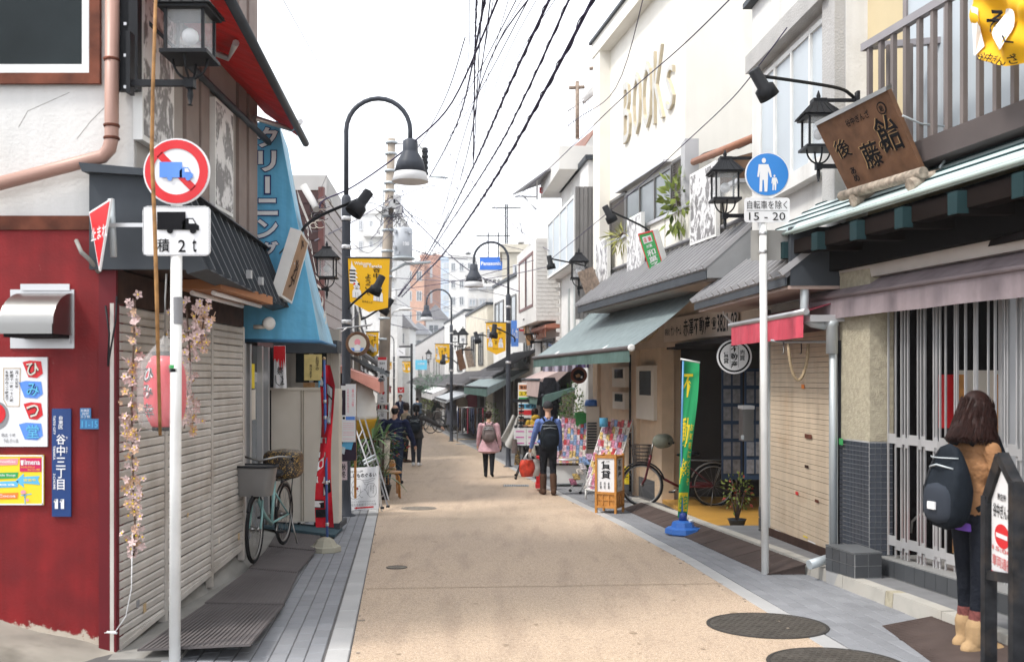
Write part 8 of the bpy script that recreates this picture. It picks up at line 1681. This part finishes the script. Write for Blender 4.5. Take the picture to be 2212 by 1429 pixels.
# rental stand sign
ss=thing('rental_stand_sign','orange wooden lantern-style stand sign with white panels for rentals','signboard',(P(1317,0,14.5).x,14.5,gz(14.5)),R(63));w2,d2,hh=.15,.15,.86
for sx in (-1,1):
 for sy in (-1,1):MB().box((sx*w2,sy*d2,hh/2),(.032,.032,hh)).build('leg',woodo,ss)
for z in (.10,.30,.82):
 for k in range(4):Mx=Matrix.Rotation(k*math.pi/2,4,'Z');MB().box((0,-d2,z),(2*w2,.026,.034)).xf(Mx).build('rail',woodo,ss)
for k in range(4):
 Mx=Matrix.Rotation(k*math.pi/2,4,'Z');MB().box((0,-d2+.008,.56),(2*w2-.03,.012,.50)).xf(Mx).build('paper_panel',swhite,ss);MB().box((0,-d2+.008,.20),(2*w2-.03,.012,.18)).xf(Mx).build('wood_panel',woodo,ss)
 for x in (-.05,.05):MB().box((x,-d2-.004,.20),(.014,.012,.17)).xf(Mx).build('batten',woodo,ss)
 MB().box((0,-d2-.004,.20),(2*w2-.04,.010,.014)).xf(Mx).build('batten',woodo,ss)
Wm=WM[ss.name]
def face(k):Mx=Wm @ Matrix.Rotation(k*math.pi/2,4,'Z');return Board([Mx @ V((-w2+.02,-d2,.80)),Mx @ V((w2-.02,-d2,.80)),Mx @ V((w2-.02,-d2,.32)),Mx @ V((-w2+.02,-d2,.32))],ss)
B=face(0);B.text([('不動産',.25,.04,.75,.58,'v')],sblack,bold=.03);B.text([('土地',.15,.66,.25,.88,'v'),('建物',.38,.66,.48,.88,'v'),('売買',.62,.66,.72,.88,'v')],sblack)
B=face(3);B.text([('賃貸',.22,.06,.78,.62,'v')],sblack,bold=.03);B.text([('店舗',.14,.70,.25,.92,'v'),('住宅',.38,.70,.49,.92,'v'),('倉庫',.62,.70,.73,.92,'v')],sblack)
# magazine stands
mags=[M('magazine_'+n,c,.4,var=.75,ns=26) for n,c in (('pink',(.62,.22,.32)),('white',(.66,.60,.62)),('red',(.52,.05,.06)),('yellow',(.62,.44,.16)),('blue',(.20,.30,.50)),('rose',(.64,.40,.45)),('cream',(.62,.56,.50)),('mauve',(.50,.32,.48)))]
mgm=[]
for m in mags:me=MB().add(*[MB().box((0,0,.12),(.17,.018,.24)).v,MB().box((0,0,.12),(.17,.018,.24)).f]).mesh('magazine');me.materials.append(m);mgm.append(me)
def rack(label,loc,rz,cols,rows,w,step,rise,z0,name='magazine_rack',small=1.):
 t=thing(name,label,'magazine rack',loc,rz,None);rg=random.Random(cols*7+rows)
 for j in range(rows):
  MB().box((0,j*step,z0+j*rise-.01),(w,step,.015)).build('shelf',white,t);MB().tube([(-w/2,j*step-.02,z0+j*rise+.06),(w/2,j*step-.02,z0+j*rise+.06)],.005,5).build('wire_rail',white,t)
  for i in range(cols):piece('magazine',rg.choice(mgm),t,V((-w/2+(i+.5)*w/cols,j*step+rg.uniform(-.01,.01),z0+j*rise)),(R(-14),0,rg.uniform(-.08,.08)),(w/cols/.18*rg.uniform(.85,1),1,small*rg.uniform(.85,1.1)))
 for s in (-1,1):
  MB().tube([(s*w/2,-.05,z0),(s*w/2,(rows-1)*step+.08,z0+rows*rise+.1)],.012,6).build('side_tube',white,t);MB().tube([(s*w/2,-.02,.04),(s*w/2,-.02,z0)],.014,6).build('leg',white,t);MB().tube([(s*w/2,rows*step,.04),(s*w/2,rows*step,z0+rows*rise)],.014,6).build('leg',white,t)
 return t
r1x=P(1236,0,19.6).x
rack('wide tiered rack full of colourful magazines right of the blue sweater',(r1x-.04,19.5,gz(19.5)),R(-8),9,8,.58,.08,.105,.40,small=.78)
cb_=thing('white_counter','white low counter with a grey tray lid under the magazine rack','counter',P(1225,1045,19.2));MB().bbox(P(1196,1043,19.35),P(1262,1000,19.9)).build('counter_body',white,cb_,True);MB().bbox(P(1193,1000,19.3),P(1264,994,19.95)).build('counter_top',alu,cb_,True);MB().ell(P(1228,992,19.3),(.22,.12,.03),16,8).build('tray_lid',alu,cb_,True)
rack('tall magazine rack nearest the tan wall',(P(1300,0,17.2).x,17.2,gz(17.2)),R(-35),8,8,.56,.075,.115,.30,small=.82)
rack('low wheeled magazine rack half behind the rental stand sign',(P(1282,0,16.0).x,16.0,gz(16.0)),R(-60),4,4,.38,.08,.13,.22,small=1.0)
lr_=thing('white_wire_rack','empty white slanting wire rack on casters beside the magazines','rack',P(1250,1060,17.9))
for s in (0,1):
 a=P(1232+22*s,1056+5*s,17.9-.2*s);b=P(1272+14*s,988+4*s,18.2-.2*s);MB().tube([a,b,P(1285,1040,18.2-.2*s)],.014,6).build('side_frame',white,lr_,True);MB().ell(a-V((0,0,.02)),(.03,.03,.03),8,6).build('caster',black,lr_,True)
for i in range(6):MB().tube([lerp(P(1232,1056,17.9),P(1272,988,18.2),i/5),lerp(P(1254,1061,17.7),P(1286,992,18.0),i/5)],.008,5).build('cross_bar',white,lr_,True)
for i in range(6):piece('magazine',mgm[(i*3)%8],lr_,V(lerp(P(1240,1046,17.8),P(1276,992,18.05),i/5))-lr_.location,(R(-50),0,.3),(.7,1,.6))
# crates, air conditioner, bucket
gcm=M('crate_green',(.04,.26,.06),.5)
for k in range(5):
 c=thing('beverage_crate',('lowest','second','middle','fourth','topmost')[k]+' green plastic crate of the stack by the magazine rack','crate',(P(1268,0,20.2).x-.06,20.2,gz(20.2)+.02+k*.285),0,'green crates in one stack')
 for s in (-1,1):MB().box((s*.17,0,.14),(.02,.40,.27)).build('side',gcm,c);MB().box((0,s*.20,.14),(.34,.02,.27)).build('end',gcm,c);MB().box((0,s*.212,.20),(.34,.012,.03)).build('rib',gcm,c)
 MB().box((0,0,.02),(.34,.40,.02)).build('base',gcm,c)
ac=thing('air_conditioner_unit','cream outdoor air conditioner unit beside the tan pillar','air conditioner',P(1280,1000,19.9));MB().bbox(P(1267,1000,19.9),P(1291,876,20.3)).build('casing',cream,ac,True)
for i in range(10):MB().bbox(P(1269,915+i*6,19.9),P(1289,912+i*6,19.87)).build('grille_slat',dgrey,ac,True)
bk_=thing('blue_basin','blue plastic basin upside down on the air conditioner','basin',P(1280,876,20));MB().lathe([(.16,0),(.13,.12),(.02,.13)],16,None,P(1279,876,20.1)).build('basin',wbm,bk_,True)
rws=thing('round_wood_sign','round reddish wooden sign hanging in front of the grey house','shop sign',P(1250,810,19.3));c=P(1250,810,19.3);MB().lathe([(.15,-.02),(.165,0),(.15,.02)],24,Matrix.Rotation(R(90),4,'X'),c).build('disc',M('red_wood',(.20,.055,.03),.5,var=.3,ns=9),rws,True);B=Board([c+V((-.16,-.024,.16)),c+V((.16,-.024,.16)),c+V((.16,-.024,-.16)),c+V((-.16,-.024,-.16))],rws);B.disc(.5,.5,.34,.34,dark_in,'cut_out',1);B.poly([(.3,.5),(.5,.4),(.62,.5),(.55,.62),(.36,.64)],woodl,'carved_shape',2);B.rect(.62,.55,.72,.68,swhite,'carved_shape',2);MB().tube([c+V((0,0,.16)),c+V((0,0,.4))],.006,5).build('hanger',black,rws,True)
bsh=thing('corrugated_screen','blue corrugated plastic screen behind the round wooden sign','screen',P(1279,850,20.6));MB().grid(lambda s,t:P(1271+20*s,806+70*t,20.8)+V((0,.012*math.sin(60*s),0)),40,1).build('sheet',sblue2,bsh,True)
el,B=board('electric_works_board','white standing board with orange, yellow, green and blue rows of text','signboard',rect(Fr(25),1119,826,1160,902),white,.08)
for i,(m,s) in enumerate(((M('row_orange',(.72,.30,.14),.5),'電話工事'),(yel2,'エアコン'),(grn,'水'),(cyan,'省電力'),(sredm,''))):
 B.rect(.04,.06+i*.18,.96,.20+i*.18,m)
 if s:B.text([(s,.1,.08+i*.18,.9,.18+i*.18)],sblack,bold=.03)
jk=thing('hanging_jacket','black jacket hanging at the shop entrance beside the coloured board','jacket',P(1187,900,22.5));mb=MB();mb.grid(lambda s,q:P(1187,815,22.5)+V((math.cos(6.283*s)*(.12+.09*min(1,q*4)),.09*math.sin(6.283*s),-.92*q)),18,10);mb.build('jacket',blk,jk,True)
for s in (-1,1):MB().tube([P(1187,822,22.5)+V((s*.17,0,-.02)),P(1187,822,22.5)+V((s*.24,0,-.55))],.05,8).build('sleeve',blk,jk,True)
# shoe boxes on a folding table
tl=P(1108,0,21.6).x,P(1164,0,21.6).x;zt3=gz(21.6)+.74
tbx=thing('folding_table','black legged folding table under the stacked white boxes','table',((tl[0]+tl[1])/2,21.6,gz(21.6)));MB().bbox((tl[0],21.3,zt3-.03),(tl[1],22.1,zt3)).build('tabletop',black,tbx,True)
for s in (0,1):
 for dy in (0,.7):x=tl[s]+(.06 if s == 0 else -.06);x2=tl[1-s]-(.1 if s == 0 else -.1);MB().tube([(x,21.35+dy,gz(21.4)+.02),(lerp(V((x,0,0)),V((x2,0,0)),.7).x,21.35+dy,zt3-.03)],.014,6).build('leg',black,tbx,True);MB().ell((x,21.35+dy,gz(21.4)+.03),(.03,.03,.03),8,6).build('caster',black,tbx,True)
mag=M('box_magenta',(.55,.05,.35),.5);k=0
for j in range(3):
 for i in range(2):
  x0=tl[0]+.02+i*.27;c=thing('shoe_box',('bottom','middle','top')[j]+(' left' if i == 0 else ' right')+' white box with magenta stripe on the folding table','box',(x0+.13,21.5,zt3+j*.125),0,'white boxes on the folding table')
  MB().box((0,0,.045),(.26,.34,.09)).build('box_body',swhite,c);MB().box((0,0,.105),(.265,.345,.032)).build('lid',swhite,c);MB().box((0,-.172,.05),(.18,.004,.022)).build('stripe',mag,c)
for i in range(5):sh=thing('shoe',('leftmost','second','middle','fourth','rightmost')[i]+' shoe displayed on the white boxes','shoe',(tl[0]+.06+i*.105,21.45,zt3+.378),R(15*i),'shoes on the boxes');MB().ell((0,0,.03),(.035,.11,.03),10,7).build('upper',(black,black,woods,woodl,sredm)[i],sh);MB().box((0,0,.008),(.07,.22,.014)).build('sole',black,sh)
sr=thing('sunglasses_stand','dark revolving display stand on the white boxes','display stand',(tl[0]+.18,21.7,zt3+.38));MB().tube([(0,0,0),(0,0,.55)],.012,6).build('post',black,sr)
for i in range(7):MB().box((0,0,.08+i*.065),(.12,.12,.035)).build('tier',(black,woods)[i%2],sr)
MB().box((0,0,.57),(.36,.1,.07)).build('header',black,sr)
for k,(u,v) in enumerate(((1112,960),(1118,985),(1150,965))):gd=thing('hung_bag',('grey','patterned','pale')[k]+' cloth bag hanging from the folding table front','bag',P(u,v,21.2));mb=MB();mb.grid(lambda s,q:P(u,v-12,21.25)+V((.07*math.cos(6.283*s)*(.6+.5*q),.05*math.sin(6.283*s),-.30*q)),12,5);mb.build('bag_body',(gryb,dotty,cream)[k],gd,True)
tc=thing('covered_cart','cart under a pale grey draped sheet left of the boxes','cart',P(1090,975,24.5));
def tcf(s,q):return P(1106+16*s-28*q*(1-s),896+5*s+(56+22*s)*q,24.3-.5*q)+V((.02*math.sin(22*s+3*q),.06*math.sin(17*s+4*q),.03*math.sin(9*s)))
mb=MB();mb.grid(tcf,28,10);mb.build('sheet',M('pale_sheet',(.36,.35,.33),.8,var=.15),tc,True);MB().tube([P(1080,975,24.5),P(1084,958,24.5)],.03,6).build('wheel_strut',black,tc,True)
rf=thing('red_standing_sign','low red stand partly hidden behind the boots of the blue sweater shopper','signboard',P(1160,1048,18.5));MB().bbox(P(1158,1047,18.6),P(1171,985,18.4)).build('panel',sredm,rf,True);MB().bbox(P(1156,1049,18.7),P(1173,1045,18.3)).build('foot',sredm,rf,True)
ys2=thing('yellow_standing_sign','small yellow stand against the tan wall behind the rental sign','signboard',P(1354,1045,16.6));MB().bbox(P(1349,1044,16.6),P(1359,1008,16.5)).build('panel',yel2,ys2,True);Board(rect(Fr(16.49),1349,1008,1359,1044),ys2).lines([[(.2,.2),(.8,.2)],[(.2,.4),(.8,.4)],[(.2,.6),(.8,.6)]],.15,sblack,'text_lines')
tin=thing('blue_tin','pale blue tin on top of the magazine rack','tin',P(1305,920,17.6));MB().lathe([(.075,0),(.075,.15),(.07,.155)],16,None,P(1304,921,17.6)).build('tin',cyan,tin,True)
# clothes racks at the clothing shop
Yr=37.8;zr=gz(Yr)
cr=thing('clothes_rack','chrome clothes rack of dark garments in front of the slate awning shop','clothes rack',(P(1018,0,Yr).x,Yr,zr));xl,xr=P(988,0,Yr).x,P(1050,0,Yr).x
MB().tube([(xl,Yr,zr+1.32),(xr,Yr,zr+1.32)],.018,6).build('top_bar',steel,cr,True)
for x in (xl,xr):MB().tube([(x,Yr,zr+.06),(x,Yr,zr+1.38)],.018,6).build('upright',steel,cr,True);MB().tube([(x,Yr-.3,zr+.04),(x,Yr+.3,zr+.04)],.018,6).build('foot_bar',steel,cr,True)
MB().tube([(xl,Yr,zr+.12),(xr,Yr,zr+.12)],.014,6).build('lower_bar',gold,cr,True)
gcol=[('dark blue',M('garment_blue',(.05,.06,.11),.8)),('charcoal',M('garment_charcoal',(.085,.08,.085),.8)),('dark red',M('garment_red',(.32,.05,.08),.8)),('black',M('garment_black',(.035,.033,.036),.8)),('grey',M('garment_grey',(.22,.21,.22),.8)),('brown',brb)]
for i in range(15):
 x=xl+(xr-xl)*(i+.5)/15;n,m=gcol[(i*5+i // 4)%6];gr=thing('hanging_garment','%s garment, %s from the left on the street clothes rack'%(n,('first second third fourth fifth sixth seventh eighth ninth tenth eleventh twelfth thirteenth fourteenth last'.split())[i]),'garment',(x,Yr,zr+.4),0,'garments on the street clothes rack');mb=MB()
 mb.grid(lambda s,q:V(((.035+.012*math.sin(5*q+i))*math.cos(6.283*s),(.16+.10*min(1,4*q))*math.sin(6.283*s),.90-(.75+.1*(i%3))*q)),12,5);mb.build('cloth',m,gr)
for k,(u,v,m,lab) in enumerate(((978,885,M('garment_slate',(.09,.095,.12),.8),'slate jacket hanging on the far end of the racks'),(1000,872,beij,'beige coat hanging above the clothes rack'),(1022,862,MATS['garment_red'],'dark red cardigan hanging inside the clothing shop'),(1040,850,MATS['garment_grey'],'grey top hanging under the slate awning'))):
 gr=thing('hanging_garment',lab,'garment',P(u,v+20,40.6),0,None);mb=MB();mb.grid(lambda s,q:P(u,v-14,40.6)+V(((.12+.14*min(1,5*q))*math.cos(6.283*s),.09*math.sin(6.283*s),-.85*q)),14,6);mb.build('cloth',m,gr,True)
 for s in (-1,1):MB().tube([P(u,v-12,40.6)+V((s*.2,0,0)),P(u,v-12,40.6)+V((s*.3,0,-.55))],.055,6).build('sleeve',m,gr,True)
 # potted maple in the shop doorway
shrub('spindly maple with green and red leaves in a small pot on the ochre floor',(P(1592,0,12.3).x,12.3,-.375),(.20,.18,.26),120,.055,.016,leafy,41,.30,'potted_maple',None,leafr)
mp=thing('flower_pot','small dark flower pot holding the maple','pot',(P(1592,0,12.3).x,12.3,-.375));MB().lathe([(.07,0),(.11,.12),(.12,.13),(.10,.13),(.09,.10)],14).build('pot',dgrey,mp);MB().tube([(0,0,.1),(.02,0,.35),(-.01,0,.5)],[.02,.016,.01],6).build('trunk',twig,mp)
tr_=thing('drain_trough','short brown pipe lying at the edge of the ochre floor','pipe',P(1630,1160,11.6));MB().tube([P(1572,1166,11.4),P(1690,1142,11.5)],.035,8).build('pipe',rust,tr_,True)
# ramps to the kerb
rm=M('brown_ramp',(.085,.062,.055),.75,var=.2,rv=.15,ns=5,grain=.15)
def kin(y):return kx(y)-.01
def kout(y):return kx(y)-.36+.012*(y-9)
ry=9.0
for i in range(6):
 a,b=ry+.02,ry+1.0;th=thing('kerb_ramp',('nearest','second','third','fourth','fifth','farthest')[i]+' brown plastic kerb ramp in the row by the estate agent','ramp',((kin(a)+kout(a))/2,(a+b)/2,gz(a)),0,'brown kerb ramps');q=[V((kout(a),a,gz(a)+.012)),V((kin(a),a,gz(a)+.105)),V((kin(b),b,gz(b)+.105)),V((kout(b),b,gz(b)+.012))]
 MB().add(q+[p-V((0,0,.012)) for p in q],[(0,1,2,3),(7,6,5,4),(0,4,5,1),(1,5,6,2),(2,6,7,3),(3,7,4,0)]).build('ramp_plate',rm,th,True)
 for s in (.33,.66):c0,c1=lerp(q[0],q[3],s),lerp(q[1],q[2],s);w=V((0,.012,0));z=V((0,0,.005));MB().hexa([c0-w,c1-w,c1+w,c0+w,c0-w*.6+z,c1-w*.6+z,c1+w*.6+z,c0+w*.6+z]).build('rib',rm,th,True)
 for s in (.02,.5,.98):c1=lerp(q[1],q[2],s);c0=lerp(q[0],q[3],s);MB().poly([c0-V((0,0,.012)),c1-V((0,0,.012)),V((c1.x,c1.y,gz(c1.y)+.004)),V((c0.x,c0.y,gz(c0.y)+.0))],.012,V((0,-1,0))).build('gusset',rm,th,True)
 ry += 1.0
th=thing('kerb_ramp','large dark ramp plate under the person in camel sweater','ramp',(2.75,5.9,gz(5.9)));q=[V((2.56,6.88,gz(6.88)+.010)),V((2.36,4.2,gz(4.2)+.010)),V((3.25,4.2,gz(4.2)+.06)),V((2.93,6.96,gz(6.9)+.055))];q=[q[1],q[2],q[3],q[0]]
MB().add(q+[p-V((0,0,.010)) for p in q],[(0,1,2,3),(7,6,5,4),(0,4,5,1),(1,5,6,2),(2,6,7,3),(3,7,4,0)]).build('ramp_plate',rm,th,True)
for s in (.25,.5,.72,.85):c0,c1=lerp(q[0],q[3],s),lerp(q[1],q[2],s);w=V((0,.012,0));z=V((0,0,.006));c0=lerp(c0,c1,.15);MB().hexa([c0-w,c1-w,c1+w,c0+w,c0-w*.6+z,c1-w*.6+z,c1+w*.6+z,c0+w*.6+z]).build('rib',rm,th,True)
mb=MB();n_=26
for i in range(n_):
 for j in range(70):
  a,b=(i+.15)/n_,(i+.85)/n_;c,d=(j+.2)/70,(j+.6)/70;f_=lambda x,y:lerp(lerp(q[0],q[1],x),lerp(q[3],q[2],x),y);z=V((0,0,.0035));e=[f_(a,c),f_(b,c),f_(b,d),f_(a,d)];mb.add(e+[v+z for v in e],[(4,5,6,7),(0,1,5,4),(1,2,6,5),(2,3,7,6),(3,0,4,7)])
mb.build('tread_bars',rm,th,True,kind='stuff',recalc=False)
# manholes and grates
cov=M('cast_iron_cover',(.085,.075,.065),.65,var=.25,ns=8,grain=.15);covd=M('cast_iron_rim',(.05,.046,.042),.7)
def manhole(label,x,y,r,cell,group='iron covers in the road',cov=cov,covd=covd):
 t=thing('manhole_cover',label,'manhole cover',(x,y,gz(y)+.0055),0,group);t.rotation_euler=(math.atan(-SL),0,0)
 MB().lathe([(r,0),(r,.004),(r*.95,.006),(r*.94,.004)],48,smooth=False,cap=False).build('rim',covd,t);MB().lathe([(r*.94,0),(r*.94,.003)],48,smooth=False).build('plate',cov,t);mb=MB();n=int(r/cell)
 for i in range(-n,n+1):
  for j in range(-n,n+1):
   px,py=(i+.5*(j%2))*cell,j*cell
   if math.hypot(px,py) < r*.88:mb.box((px,py,.0045),(cell*.62,cell*.42,.004) if (i+j)%2 else (cell*.42,cell*.62,.004))
 mb.build('raised_pattern',cov,t,kind='stuff');return t
pcov=M('dusty_iron_cover',(.25,.22,.185),.8,var=.3,ns=14,grain=.2)
g1=G(1657,1351);manhole('large round iron manhole cover at the right edge of the road',g1.x,g1.y,.415,.048);g2=G(1785,1424);manhole('manhole cover cut by the bottom edge of the photo',g2.x+.02,g2.y-.12,.40,.048)
g3=G(905,1098);manhole('pale manhole cover further up the left side of the road',g3.x,g3.y,.27,.05,cov=pcov,covd=pcov);g4=G(857,1226);manhole('tiny round iron valve cover on the left of the road',g4.x,g4.y,.10,.03,cov=pcov)
for (u,v,w,l,lab) in ((1115,1049,.50,.35,'grey rectangular drain grate in front of the blue sweater shopper'),(1000,956,.55,.4,'grey rectangular cover near the clothes rack')):
 c=G(u,v) if v > 1000 else V((P(u,v,36.5).x,36.5,gz(36.5)));t=thing('drain_grate',lab,'drain grate',c+V((0,0,.006)),0,'rectangular grates in the road');MB().box((0,0,.002),(w,l,.004)).build('frame',covd,t)
 for i in range(14):MB().box((-w/2+(i+.5)*w/14,0,.005),(w/28,l*.9,.004)).build('bar',galv,t)
 # black signpost at the bottom right
bp=thing('no_entry_signboard','black metal gable-topped stand with white no-entry panel in the bottom right corner','signboard',P(2165,1429,5.25));Ya,Yb=5.45,5.05;bm=M('worn_black_paint',(.022,.023,.026),.45,var=.5,ns=14,dirt=(.07,.055,.045),da=.5,ds=9)
xA,xB=P(2136,0,Ya).x,P(2197,0,Yb).x;zA,zB=P(0,1070,Ya).z,P(0,1040,Yb).z;zbA=gz(Ya)-.05
def post(x,y,z0,z1):MB().bbox((x-.034,y-.025,z0),(x+.034,y+.025,z1)).build('post',bm,bp,True)
post(xA,Ya,zbA,zA);post(xB,Yb,zbA,zB)
ap_=V(((xA+xB)/2,(Ya+Yb)/2,P(0,985,5.25).z))
for x,y,z in ((xA,Ya,zA),(xB,Yb,zB)):MB().tube([V((x,y,z-.02)),ap_],.038,4).build('gable_bar',bm,bp,True)
MB().tube([V((xA,Ya,P(0,1240,Ya).z)),V((xB,Yb,P(0,1250,Yb).z))],.035,4).build('cross_bar',bm,bp,True)
ins=V((xB-xA,Yb-Ya,0)).normalized()*.045;zl,zt5=P(0,1228,Ya).z,P(0,1075,Ya).z
q=[V((xA,Ya,zt5))+ins,V((xB,Yb,zt5))-ins,V((xB,Yb,zl))-ins,V((xA,Ya,zl))+ins];n=nrm(q);pe=[q[3],q[2],q[1],ap_-V((0,0,.06)),q[0]]
MB().poly(pe,.012,n).build('white_panel',swhite,bp,True);B=Board(q,bp);B.rect(.0,.985,1,1,sredm)
B.text([('谷中ぎんざ',.10,.02,.90,.22)],sblack,bold=.04);B.text([('商店街',.3,-.12,.7,-.02)],sblack);B.disc(.5,.46,.34,.165,sredm,'no_entry_disc',1,32);B.rect(.24,.43,.76,.49,swhite,'no_entry_bar',2);B.text([('15:00',.06,.62,.94,.68),('車両通行',.06,.74,.94,.90)],M('faded_red',(.55,.16,.16),.5),bold=.02)
